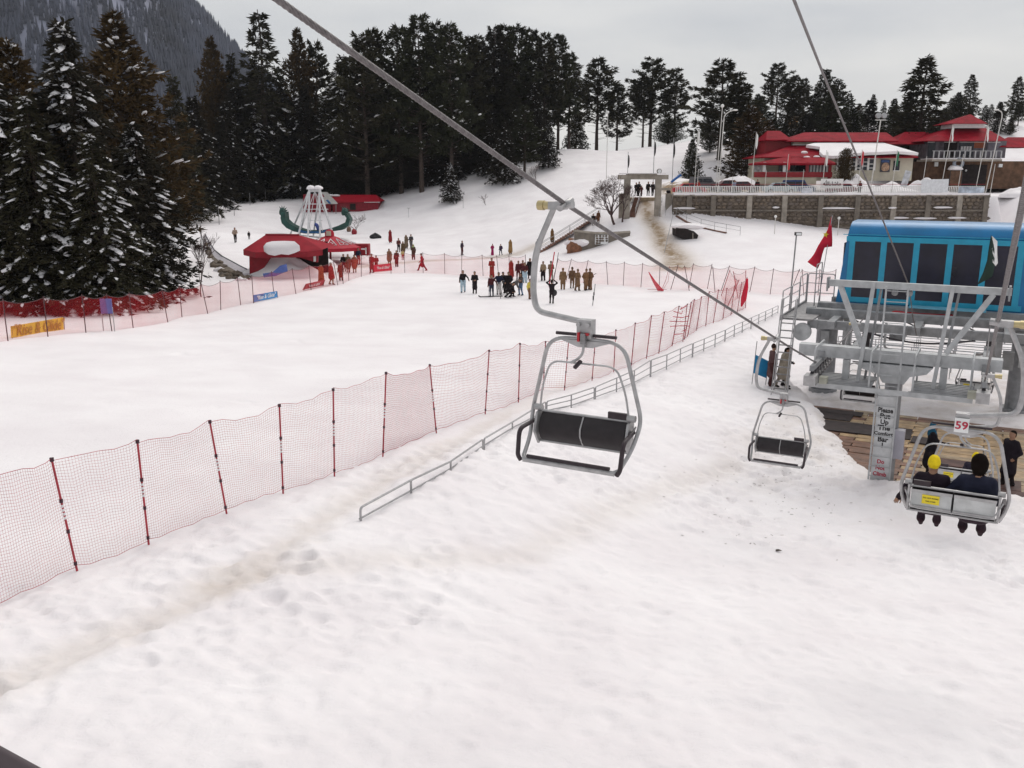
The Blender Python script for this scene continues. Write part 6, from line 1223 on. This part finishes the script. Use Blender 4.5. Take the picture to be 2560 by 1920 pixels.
# ================================================================ people (one continuous skin grown from a skeleton of tapered limbs)
def surf_net(prims, vox, k=.045):
    """prims: (p0, p1, r0, r1, material). returns V, quads, material per quad"""
    A = np.array([p[0] for p in prims], float); B = np.array([p[1] for p in prims], float); r0 = np.array([p[2] for p in prims]); r1 = np.array([p[3] for p in prims]); mt = np.array([p[4] for p in prims])
    lo = np.minimum((A - r0[:, None]).min(0), (B - r1[:, None]).min(0)) - 2.5 * vox; hi = np.maximum((A + r0[:, None]).max(0), (B + r1[:, None]).max(0)) + 2.5 * vox
    n = np.ceil((hi - lo) / vox).astype(int) + 1; ax = [lo[i] + np.arange(n[i]) * vox for i in range(3)]; Pn = np.stack(np.meshgrid(*ax, indexing='ij'), -1)
    def dist(Q, each=False):
        D = None; al = []
        for i in range(len(A)):
            d = B[i] - A[i]; t = np.clip(((Q - A[i]) @ d) / (d @ d + 1e-9), 0, 1); s = np.linalg.norm(Q - A[i] - t[..., None] * d, axis=-1) - (r0[i] + (r1[i] - r0[i]) * t)
            if each: al.append(s); continue
            if D is None: D = s
            else: h = np.clip(.5 + .5 * (D - s) / k, 0, 1); D = D * (1 - h) + s * h - k * h * (1 - h)
        return np.stack(al) if each else D
    f = dist(Pn); ins = f < 0
    c = [(i, j, l) for i in (0, 1) for j in (0, 1) for l in (0, 1)]; sh = tuple(n - 1); cor = [f[i:i + sh[0], j:j + sh[1], l:l + sh[2]] for i, j, l in c]; cnt = sum((q < 0).astype(int) for q in cor); act = (cnt > 0) & (cnt < 8)
    idx = -np.ones(sh, int); idx[act] = np.arange(act.sum()); cells = np.argwhere(act); acc = np.zeros((len(cells), 3)); w = np.zeros(len(cells)); fv = [q[act] for q in cor]
    for a in range(8):
        for b in range(a + 1, 8):
            if sum(abs(c[a][i] - c[b][i]) for i in range(3)) != 1: continue
            m = (fv[a] < 0) != (fv[b] < 0); t = np.where(m, fv[a] / (fv[a] - fv[b] + 1e-12), 0); pt = np.array(c[a]) + t[:, None] * (np.array(c[b]) - np.array(c[a])); acc += np.where(m[:, None], pt, 0); w += m
    V = lo + (cells + acc / w[:, None]) * vox; Qs = []
    for d in range(3):
        e1, e2 = [(1, 2), (2, 0), (0, 1)][d]; s0 = [slice(None)] * 3; s1 = [slice(None)] * 3; s0[d] = slice(0, n[d] - 1); s1[d] = slice(1, n[d]); a, b = ins[tuple(s0)], ins[tuple(s1)]; ch = np.argwhere(a != b)
        ch = ch[(ch[:, e1] > 0) & (ch[:, e2] > 0) & (ch[:, e1] < n[e1] - 1) & (ch[:, e2] < n[e2] - 1)]
        def g(o1, o2): q = ch.copy(); q[:, e1] -= o1; q[:, e2] -= o2; return idx[q[:, 0], q[:, 1], q[:, 2]]
        q = np.stack([g(1, 1), g(0, 1), g(0, 0), g(1, 0)], -1); fl = ~a[ch[:, 0], ch[:, 1], ch[:, 2]]; q[fl] = q[fl][:, ::-1]; Qs.append(q)
    Q = np.concatenate(Qs); Q = Q[(Q >= 0).all(1)]; cen = V[Q].mean(1); return V, Q, mt[np.argmin(dist(cen, True), 0)]
SKIN = M('skin', (.30, .17, .11), .6, var=.1); HAIR = M('dark_hair', (.010, .007, .006), .9, spec=.05)
CLO = {}
def cloth(col):
    k = 'cloth_%02x%02x%02x' % tuple(int(255 * x ** .45) for x in col)
    return CLO.setdefault(k, M(k, col, .85, var=.25, scale=6, bump=.25, bscale=14, spec=.15))
def person(loc, face, label, H=1.72, top=(.03, .03, .04), legs=(.03, .03, .04), style='jacket', head='hair', headcol=None, arms='down', stride=.0, lean=0., sit=False, vox=None, group='people on the snow', shoes=(.02, .015, .015), build=1.0, crouch=0., name='person', par_scale=1.):
    """face: angle the person looks towards, 0 = towards the viewer, pi/2 = to the right of the picture"""
    rr = random.Random(label); lean = lean or rr.uniform(-.03, .12)
    if arms == 'down': arms = (rr.choice(['down', 'front', 'pocket', 'swing']), rr.choice(['down', 'down', 'pocket', 'front']))
    stride = stride or rr.uniform(-.3, .3); face = face + rr.uniform(-.35, .35) * (not sit)
    s = H / 1.72; v = lambda *p: np.array(p, float) * s; T_, L_, S_, K_, H_ = 0, 1, 2, 3, 4; pr = []
    add = lambda a, b, ra, rb, m: pr.append((a, b, ra * s, rb * s, m)); bw = build
    hipz = .92 - crouch * .45; up = np.array((0, math.sin(lean), math.cos(lean))); fw = np.array((0, math.cos(lean), -math.sin(lean)))
    hip = v(0, 0, hipz); U = lambda x, y, z: hip + s * (np.array((x, 0, 0)) + fw * y + up * z)
    for sd in (-1, 1):
        st = stride * sd
        if sit: kn, an, to = v(sd * .12, .42, hipz - .02), v(sd * .12, .44, hipz - .36), v(sd * .12, .52, hipz - .47)
        else: kn, an = v(sd * .11, .05 + st * .22 + crouch * .4, .50 - crouch * .05), v(sd * .11, -.02 + st * .42 - crouch * .05, .09); to = an + v(0, .15, -.045)
        lr = 1.25 if style in ('kameez', 'loose') else 1.0
        add(v(sd * .09, 0, hipz), kn, .105 * lr * bw, .075 * lr, L_); add(kn, an, .072 * lr, .055 * (1.4 if lr > 1 else 1), L_); add(an, to, .05, .04, S_); add(an - v(0, .03, .02), an, .045, .045, S_)
    add(U(-.07, 0, 0), U(.07, 0, 0), .125 * bw, .125 * bw, L_ if style in ('jacket',) else T_)
    add(U(-.06, 0, .06), U(-.09, .01, .40), .115 * bw, .125 * bw, T_); add(U(.06, 0, .06), U(.09, .01, .40), .115 * bw, .125 * bw, T_); add(U(0, .02, .1), U(0, .02, .4), .12 * bw, .13 * bw, T_)
    add(U(-.17, 0, .49), U(.17, 0, .49), .07, .07, T_); add(U(0, 0, .5), U(0, .02, .62), .055, .05, K_)
    add(U(0, .03, .665), U(0, .02, .735), .078, .088, K_); add(U(0, .10, .675), U(0, .11, .69), .018, .014, K_)
    hm = H_
    if head == 'hair': add(U(0, -.005, .70), U(0, .0, .765), .085, .086, hm)
    elif head == 'bushy': add(U(0, -.02, .69), U(0, -.005, .785), .100, .106, hm)
    elif head == 'cap': add(U(0, .0, .755), U(0, .015, .785), .094, .09, hm); add(U(0, .09, .745), U(0, .15, .735), .05, .03, hm)
    elif head == 'capback': add(U(0, -.005, .735), U(0, .0, .785), .092, .078, hm); add(U(-.05, -.085, .715), U(.05, -.085, .715), .018, .018, hm); add(U(-.04, .09, .73), U(.04, .09, .73), .03, .03, hm)
    elif head == 'pakol': add(U(0, 0, .765), U(0, 0, .80), .10, .085, hm)
    elif head == 'hood': add(U(0, -.03, .64), U(0, -.015, .745), .105, .10, hm); add(U(0, -.02, .5), U(0, -.03, .62), .13, .1, hm)
    if style in ('kameez', 'coat'): add(U(0, 0, .1), v(0, .0, .56 if style == 'kameez' else .48), .145 * bw, .17 * bw, T_); add(v(0, 0, .75), v(0, .0, .50), .15 * bw, .185 * bw, T_)
    if style == 'robe': add(U(0, 0, .2), v(0, 0, .12), .15, .24, T_)
    if style == 'shawl': add(U(0, 0, .47), v(0, .02, .62), .17, .25, T_); add(U(0, .04, .40), v(0, .10, .60), .15, .16, T_); add(U(-.12, 0, .45), v(-.14, 0, .7), .1, .15, T_); add(U(.12, 0, .45), v(.14, 0, .7), .1, .15, T_)
    if style == 'cloak': add(U(0, -.01, .70), U(0, 0, .45), .115, .19, T_); add(U(0, 0, .45), v(0, .02, .38), .19, .27, T_)
    hands = []
    for sd in (-1, 1):
        sh = U(sd * .19, 0, .48)
        mode = arms if isinstance(arms, str) else arms[0 if sd < 0 else 1]
        if mode == 'down': el, wr = U(sd * .26, -.03, .20), U(sd * .27, .06, -.04)
        elif mode == 'swing': el, wr = U(sd * .25, -.05 - sd * stride * .1, .20), U(sd * .26, .10 - sd * stride * .2, -.02)
        elif mode == 'front': el, wr = U(sd * .25, .06, .20), U(sd * .08, .24, .16)
        elif mode == 'pocket': el, wr = U(sd * .29, -.06, .20), U(sd * .19, .06, .02)
        elif mode == 'up': el, wr = U(sd * .40, .08, .62), U(sd * .17, .12, .80)
        elif mode == 'reach': el, wr = U(sd * .24, .16, .30), U(sd * .18, .42, .26)
        elif mode == 'out': el, wr = U(sd * .36, .0, .28), U(sd * .46, .05, .08)
        elif mode == 'side': el, wr = U(sd * .45, .02, .46), U(sd * .72, .04, .50)
        else: el, wr = U(sd * .2, .05, .2), U(sd * .1, .14, .1)
        if style in ('shawl', 'cloak') and mode in ('down', 'front', 'hide'): continue
        add(sh, el, .066, .054, T_); add(el, wr, .054, .042, T_); dh = (wr - el) / (np.linalg.norm(wr - el) + 1e-9); add(wr, wr + dh * .075 * s, .034, .034, K_); hands.append((wr + dh * .07 * s, dh, sd))
    V, Q, mi = surf_net(pr, vox or .034 * s, .05 * s); sd_ = len(label) * 7; fo = (vnoise(V[:, 0] * 9 + sd_, V[:, 2] * 7 + V[:, 1] * 5, 3) - .5)[:, None]; ax_ = V.copy(); ax_[:, 2] = 0; V = V + fo * .030 * s * ax_ / (np.linalg.norm(ax_, axis=1, keepdims=True) + .05)
    mats = [cloth(top), cloth(legs), cloth(shoes), SKIN, HAIR if headcol is None else cloth(headcol)]
    me = bpy.data.meshes.new('body'); ex = MB()
    for c, d, sd in hands:                                    # four fingers of different length, bent at the knuckle, and a thumb
        side = np.cross(d, (0, 1, .01)); side /= np.linalg.norm(side); nrm = np.cross(side, d)
        for k, (o, l) in enumerate(((-.027, .06), (-.009, .075), (.009, .07), (.027, .055))): b0 = c + side * o * s; b1 = b0 + (d * .7 + nrm * .25 * sd) * l * .6 * s; ex.tube([b0 - d * .02 * s, b1, b1 + (d * .5 + nrm * .6 * sd) * l * .5 * s], [.0095 * s, .009 * s, .007 * s], 5, 3)
        b0 = c - d * .05 * s + side * .03 * s; ex.tube([b0, b0 + (side * .7 + d * .6) * .035 * s, b0 + (side * .7 + d * 1.5) * .05 * s], [.011 * s, .010 * s, .008 * s], 5, 3)
    for sd in (-1, 1): e = U(sd * .032, .093, .715); ex.blob(tuple(e), (.011 * s, .008 * s, .008 * s), sub=1, jit=0, mi=4)
    ex.blob(tuple(U(0, .095, .645)), (.025 * s, .01 * s, .007 * s), sub=1, jit=0, mi=4)
    for sd in (-1, 1): ex.blob(tuple(U(sd * .086, .0, .695)), (.012 * s, .022 * s, .03 * s), sub=1, jit=0, mi=3)
    me.from_pydata([tuple(p) for p in V] + ex.v, [], [tuple(q) for q in Q.tolist()] + [tuple(i + len(V) for i in f) for f in ex.f])
    for m in mats: me.materials.append(m)
    me.polygons.foreach_set('material_index', list(map(int, mi)) + ex.m); me.polygons.foreach_set('use_smooth', [True] * len(me.polygons)); me.update()
    me.name = name; o = obj(name, me, None, loc); o.rotation_euler = (0, 0, math.pi + face); return tag(o, label, 'person', group)
def at(px, py, dz=0): g = G(px, py); return g + np.array((0, 0, dz))
BK = (.018, .014, .016); BR = (.13, .055, .03); RD = (.30, .035, .03); OL = (.10, .065, .035); KH = (.20, .12, .065); BG = (.30, .22, .14); LB = (.38, .50, .58); WG = (.48, .46, .45); NV = (.015, .018, .04); MAR = (.075, .018, .022); TAN = (.26, .15, .06); GR = (.10, .09, .09)
pi = math.pi
# piste group
person(at(1158, 731), .3, 'man in dark jacket and loose pale blue trousers carrying a folded tripod', top=BK, legs=LB, style='loose', arms=('out', 'down'), stride=.5)
person(at(1187, 734), .0, 'man in long black coat standing beside the man in pale blue trousers', top=BK, legs=BK, style='coat', arms=('front', 'front'))
person(at(1229, 742), -.2, 'skier in dark red top and blue jeans pushing off with a pole', H=1.66, top=MAR, legs=(.03, .035, .06), arms=('out', 'down'), stride=.2, shoes=(.05, .04, .04))
person(at(1247, 737), .1, 'man in navy jacket over pale grey shalwar right of the skier', top=NV, legs=WG, style='loose', arms=('out', 'out'), build=1.1)
person(at(1262, 733), -.6, 'man in black leaning behind the man in the navy jacket', top=BK, legs=BK, lean=.35, arms='front')
person(at(1270, 744), 1.2, 'black clad man crouching at the camera tripod', top=BK, legs=BK, crouch=.8, lean=.7, arms='reach')
person(at(1281, 742), 1.5, 'man in black bending over the tripod from the right', top=GR, legs=BK, lean=1.0, arms='reach', head='pakol', headcol=(.06, .06, .06))
person(at(1302, 739), -1.0, 'man in checked dark jacket and blue jeans reading beside the tripod', top=(.09, .06, .05), legs=(.10, .16, .26), arms='front')
person(at(1272, 735), 0, 'man in black coat standing at the back of the camera group', top=BK, legs=BK, style='coat')
person(at(1324, 748), .8, 'boy in yellow vest and brown shorts by the chair hanger', H=1.5, top=(.62, .50, .10), legs=(.17, .085, .05), style='loose', arms='down')
person(at(1312, 707), .2, 'man in dark coat and pale blue shalwar in the back row', top=MAR, legs=LB, style='loose', arms='front', H=1.75)
person(at(1230, 694), .1, 'tall man in brick red robe in the back row left of the crowd', top=RD, legs=RD, style='robe', H=1.8)
person(at(1278, 698), -.3, 'person wrapped in a brick red cloak behind the camera group', top=RD, legs=RD, style='cloak', H=1.72, head='none')
person(at(1296, 700), 0, 'man in dark maroon jacket behind the camera group', top=MAR, legs=MAR, H=1.7)
person(at(1307, 698), .3, 'man in red brown sweater half hidden in the back row', top=(.16, .04, .035), legs=BK, H=1.7)
person(at(1325, 697), 0, 'broad man in dark coat at the right of the back row', top=BK, legs=BK, style='coat', H=1.85, build=1.15)
person(at(1336, 702), .5, 'man in black partly hidden by the chair hanger', top=BK, legs=BK, H=1.7)
person(at(1358, 702), -.4, 'man in grey sweater and black loose trousers right of the hanger', top=BG, legs=BK, style='loose', H=1.72)
person(at(1377, 703), 0, 'man in khaki holding a white sheet beside the red poles', top=(.20, .13, .085), legs=(.17, .12, .09), arms=('front', 'front'), H=1.75, head='cap', headcol=(.10, .06, .04))
person(at(1379, 759), pi, 'skier in black seen from behind with both arms raised to the head', H=1.68, top=BK, legs=BK, arms='up', head='hair')
SOL = 'soldiers in khaki'
person(at(1407, 724), pi, 'lone soldier in plain khaki standing apart with his back turned', top=KH, legs=KH, style='loose', head='cap', headcol=KH, group=SOL)
person(at(1430, 721), .2, 'soldier in khaki with belted jacket left of the armed pair', top=(.15, .085, .05), legs=(.16, .095, .055), head='cap', headcol=(.10, .06, .035), group=SOL)
person(at(1443, 727), .5, 'soldier with a light scarf in front of the others', top=(.17, .10, .055), legs=(.16, .10, .06), style='kameez', arms='front', head='cap', headcol=(.14, .09, .05), group=SOL)
person(at(1464, 726), .8, 'soldier in brown side on beside the rifleman', top=(.19, .10, .05), legs=(.19, .105, .055), style='loose', head='cap', headcol=(.14, .08, .045), group=SOL)
rf = person(at(1475, 725), -.8, 'soldier at the right end with a rifle on his back', top=(.16, .085, .045), legs=(.18, .10, .055), style='loose', head='cap', headcol=(.14, .08, .045), group=SOL)
g = at(1476, 724); tag(MB().tube([g + (-.1, .12, .95), g + (.45, .12, 1.32)], .022, 5).tube([g + (-.1, .12, .95), g + (-.28, .12, .82)], .045, 5).build('rifle', BLKINK), 'rifle slung behind the right hand soldier', 'rifle')
bg_ = at(1386, 759, .8); tag(MB().blob(bg_ + (0, 0, 0), (.19, .14, .24), sub=2, jit=.1).tube([bg_ + (0, 0, .2), bg_ + (-.1, 0, .65)], .02, 4).build('shoulder_bag', BLKINK), 'round black bag hanging at the hip of the arms raised skier', 'bag')
tp_ = thing('camera_tripod', 'black camera tripod in the middle of the crouching group', 'tripod', at(1258, 745)); 
for a in (0, 2.1, 4.2): MB().tube([(0, 0, 1.1), (.4 * math.cos(a), .4 * math.sin(a), -.02)], .022, 5).build('leg', BLKINK, tp_)
MB().box((0, 0, 1.22), (.16, .3, .2)).build('camera', BLKINK, tp_)
sk = thing('ski_pair', 'pair of skis under the pole pushing skier', 'skis', at(1229, 742))
for s_ in (-.12, .14): MB().beam((-.85, s_ - .2, .03), (.85, s_ + .25, .03), .09, .025).tube([(-.85, s_ - .2, .03), (-1.0, s_ - .24, .12)], .03, 4).build('ski', BLKINK, sk)
tag(MB().tube([at(1221, 742), at(1221, 742) + (.02, 0, 1.15)], .012, 5).build('ski_stick', GALV), 'thin ski stick in the right hand of the skier', 'ski pole')
# people behind the left net
LG = 'people behind the left net'
person(at(804, 714), .0, 'man wrapped in an orange brown shawl standing over the dull red banner', top=(.24, .08, .03), legs=BR, style='cloak', head='hair', H=1.75, group=LG)
person(at(829, 712), 1.3, 'man in rust shawl leaning on a stick with a pale cap', top=RD, legs=BG, style='shawl', head='pakol', headcol=(.3, .25, .2), H=1.82, stride=.4, group=LG)
person(at(853, 702), .2, 'man in red brown coat and loose trousers right of the leaning man', top=(.20, .04, .03), legs=(.22, .035, .03), style='kameez', H=1.62, group=LG)
person(at(860, 680), .1, 'man in dark jacket at the back of the net group', top=BK, legs=MAR, H=1.7, group=LG)
person(at(871, 682), .3, 'man in brown shawl in the middle of the net group', top=OL, legs=(.2, .05, .03), style='shawl', H=1.75, group=LG)
person(at(887, 682), -.2, 'man in orange red shawl with pale trousers', top=(.28, .07, .04), legs=BG, style='shawl', H=1.7, group=LG)
person(at(897, 662), .6, 'man in dark blue waistcoat behind the orange shawl', top=NV, legs=RD, H=1.72, group=LG)
person(at(930, 682), -.3, 'man in bright rust coat left of the bright red banner', top=(.30, .03, .03), legs=(.26, .03, .03), style='kameez', H=1.8, group=LG)
person(at(941, 676), .4, 'stooping man in rust red beside the bright red banner', top=(.30, .03, .03), legs=RD, H=1.5, lean=.3, group=LG)
person(at(974, 664), 0, 'man in pale brown shawl behind the bright red banner', top=(.24, .12, .07), legs=BG, style='shawl', H=1.75, group=LG)
person(at(992, 667), .2, 'man in dark maroon coat right of the bright red banner', top=(.12, .02, .02), legs=MAR, style='kameez', H=1.7, group=LG)
person(at(997, 631), .3, 'man in dark coat walking above the net', top=(.10, .03, .03), legs=BK, H=1.7, arms='front', group=LG)
person(at(1008, 640), 0, 'person in olive shawl beside the child in yellow', top=OL, legs=BR, style='shawl', H=1.7, group=LG)
person(at(1007, 649), .2, 'child in pale yellow before the olive shawl', top=(.55, .42, .18), legs=RD, H=1.15, group=LG)
person(at(1034, 649), 0, 'walker with a lime green scarf above the net', top=(.09, .05, .04), legs=MAR, style='kameez', head='hood', headcol=(.35, .5, .2), H=1.75, group=LG)
person(at(1016, 622), -.2, 'person in grey brown cloak with a striped companion', top=(.15, .11, .075), legs=OL, style='cloak', head='none', H=1.72, group=LG)
person(at(1028, 622), .3, 'man in black and white top striding beside the grey cloak', top=(.05, .045, .05), legs=GR, stride=.7, style='loose', H=1.78, group=LG)
person(at(1056, 676), -1.5, 'man in red walking left along the back net with swinging step', top=(.38, .02, .03), legs=(.28, .02, .03), style='kameez', stride=1.0, arms='swing', lean=.12, H=1.72, group=LG)
person(at(976, 608), .2, 'person in long dark red robe alone on the slope', top=(.20, .018, .022), legs=MAR, style='cloak', head='none', H=1.72, group=LG)
person(at(1155, 637), 1.4, 'man in dark coat alone on the far path', top=(.045, .03, .045), legs=MAR, H=1.7, group=LG)
person(at(1231, 635), 1.0, 'girl in magenta dress on the far path', top=(.30, .015, .09), legs=(.30, .015, .09), style='robe', H=1.35, group=LG)
person(at(1252, 635), -.6, 'child with a blue bag on the far path', top=(.05, .03, .06), legs=NV, H=1.35, stride=.5, group=LG)
person(at(1276, 632), .0, 'person in ochre cloak on the far path by the stairway', top=TAN, legs=(.2, .12, .05), style='cloak', head='none', H=1.75, group=LG)
person(at(589, 606), .4, 'person in pale coat walking up on the snow mound', top=(.32, .24, .19), legs=BK, stride=.9, H=1.8, group=LG)
person(at(623, 598), .0, 'tiny dark child on the snow mound', top=BK, legs=BK, H=1.0, group=LG)
# stairs and gate
GG = 'people at the gate and stairs'
for px, py, Y, fa, lb, kw in [(1590, 491, GY + 6, 0, 'man in black at the left of the gate group', dict(top=BK, legs=BK)), (1596, 491, GY + 6.3, .2, 'taller man in dark coat second from left inside the gate', dict(top=BK, legs=BK, H=1.85)), (1603, 491, GY + 5.6, 0, 'shorter man in maroon sitting low inside the gate', dict(top=MAR, legs=MAR, H=1.35)), (1620, 490, GY + 6.2, 0, 'man in black left of the right hand pair in the gate', dict(top=BK, legs=BK, H=1.78)), (1631, 490, GY + 6, .3, 'man in black nearest the right gate pillar', dict(top=BK, legs=BK, H=1.75, stride=.4))]:
    q = BP(px, py, Y); person((q[0], Y, q[2]), fa, lb, group=GG, **kw)
ld_ = thing('stair_landing', 'trodden brown landing at the head of the gate stairs', 'landing', BP(1610, 493, GY + 6.6)); MB().box((0, .8, -.30), (5.0, 2.6, .5)).build('slab', M('trodden_dirt', (.36, .28, .19), .9, var=.3, scale=1.5), ld_)
person(at(1484, 572) + (0, .8, .3), 0, 'man in black sitting on the long stairway', top=BK, legs=BK, H=1.5, group=GG); person(at(1497, 565) + (0, .8, .3), .2, 'man in brown on the long stairway behind the seated one', top=BR, legs=BR, H=1.5, style='kameez', group=GG)
person(at(1381, 612) + (0, .8, .25), 1, 'person in ochre brown cloak on the lower stairway', top=(.16, .085, .035), legs=BR, style='cloak', head='none', H=1.7, group=GG); person(at(1343, 633) + (0, .8, .1), .5, 'dark figure at the foot of the stairway by the hanger', top=(.05, .05, .08), legs=BK, H=1.6, group=GG)
q = BP(1672, 468, GY + 2.5); person((q[0], GY + 2.5, gz(q[0], GY + 2.5) + .0), 0, 'man in black seated behind the wall end beside the gate', top=BK, legs=BK, H=1.5, group=GG)
for px, lb, c in [(1893, 'man in dark coat behind the railing between the parked cars', BK), (2149, 'man in maroon leaning on the railing', MAR), (1835, 'man in pale blue at the left railing', (.25, .3, .4)), (2088, 'dark figure in the restaurant doorway', BK), (1745, 'man in red behind the left railing', RD)]:
    Y = WY + 2 if px != 2088 else 127; x = BP(px, 470, Y)[0]; person((x, Y, gz(x, Y)), 0, lb, top=c, legs=BK, H=1.72, group='people on the terrace')
# by the station
DG = 'people at the lift'
person(at(1926, 968), 1.4, 'man in brown striped sweater and dark trousers waiting left of the ladder', top=(.10, .055, .055), legs=(.05, .02, .02), style='kameez', head='pakol', headcol=(.03, .015, .012), H=1.78, arms='hide', group=DG, vox=.03)
person(at(1953, 972), 1.2, 'man wrapped in a pale grey brown shawl stepping towards the ladder', top=(.30, .26, .21), legs=(.30, .26, .22), style='shawl', stride=.6, lean=.15, H=1.75, group=DG, vox=.03)
person(at(1962, 966), 1.5, 'man in black and white stripes behind the pale shawl', top=(.04, .035, .04), legs=BK, H=1.75, lean=.1, arms='front', group=DG, vox=.03)
def deckp(px, py): return onZ(px, py, -9.41)
person(deckp(2318, 1196), 1.35, 'attendant in a long black coat and blue hood reaching out on the deck', top=(.012, .010, .014), legs=BK, style='coat', head='hood', headcol=(.02, .10, .17), arms=('hide', 'reach'), H=1.82, group=DG, vox=.026)
person(deckp(2516, 1215), -.9, 'man in a black parka standing at the right edge of the deck', top=(.014, .011, .016), legs=BK, style='coat', H=1.75, build=1.15, arms='pocket', group=DG, vox=.026)
def rider(ch, x, label, **kw):
    m = ch.matrix_basis; p = m @ Vector((x, .26, -3.33)); o = person((0, 0, 0), 0, label, sit=True, group='riders on the chairs', vox=.022, **kw); h = .92 * kw.get('H', 1.72) / 1.72
    o.location = (p.x, p.y, p.z - h + .10); o.rotation_euler = (0, 0, ch.rotation_euler[2]); return o
bpy.context.view_layer.update()
rider(CH59, -.62, 'rider in black with a backward yellow cap on chair 59', top=(.02, .013, .02), legs=(.03, .018, .025), head='capback', headcol=(.80, .60, .02), H=1.6, arms=('out', 'front'), shoes=(.03, .015, .02))
rider(CH59, .0, 'broad shouldered rider in navy jacket with bushy black hair on chair 59', top=(.018, .020, .038), legs=(.03, .018, .025), head='bushy', H=1.78, arms=('out', 'front'), build=1.15, shoes=(.03, .015, .02))
rider(CH58, .0, 'rider in a yellow cap holding up a phone on chair 58', top=(.03, .025, .04), legs=BK, head='capback', headcol=(.80, .60, .02), H=1.65, arms='reach')
# ================================================================ haze
hb = MB().box((-200, 700, 130), (5200, 1640, 500)); ho = hb.build('haze', M('dummy', (.5, .5, .5)), smooth=0)
hm = bpy.data.materials.new('haze_air'); hm.use_nodes = True; hn = hm.node_tree.nodes; hn.remove(hn['Principled BSDF'])
pv = hn.new('ShaderNodeVolumePrincipled'); pv.inputs['Color'].default_value = (.80, .84, .95, 1); pv.inputs['Density'].default_value = .00009; pv.inputs['Anisotropy'].default_value = .2
hm.node_tree.links.new(pv.outputs[0], hn['Material Output'].inputs['Volume']); ho.data.materials.clear(); ho.data.materials.append(hm)
tag(ho, 'thin cold haze in the air over the valley', 'haze', kind='stuff')
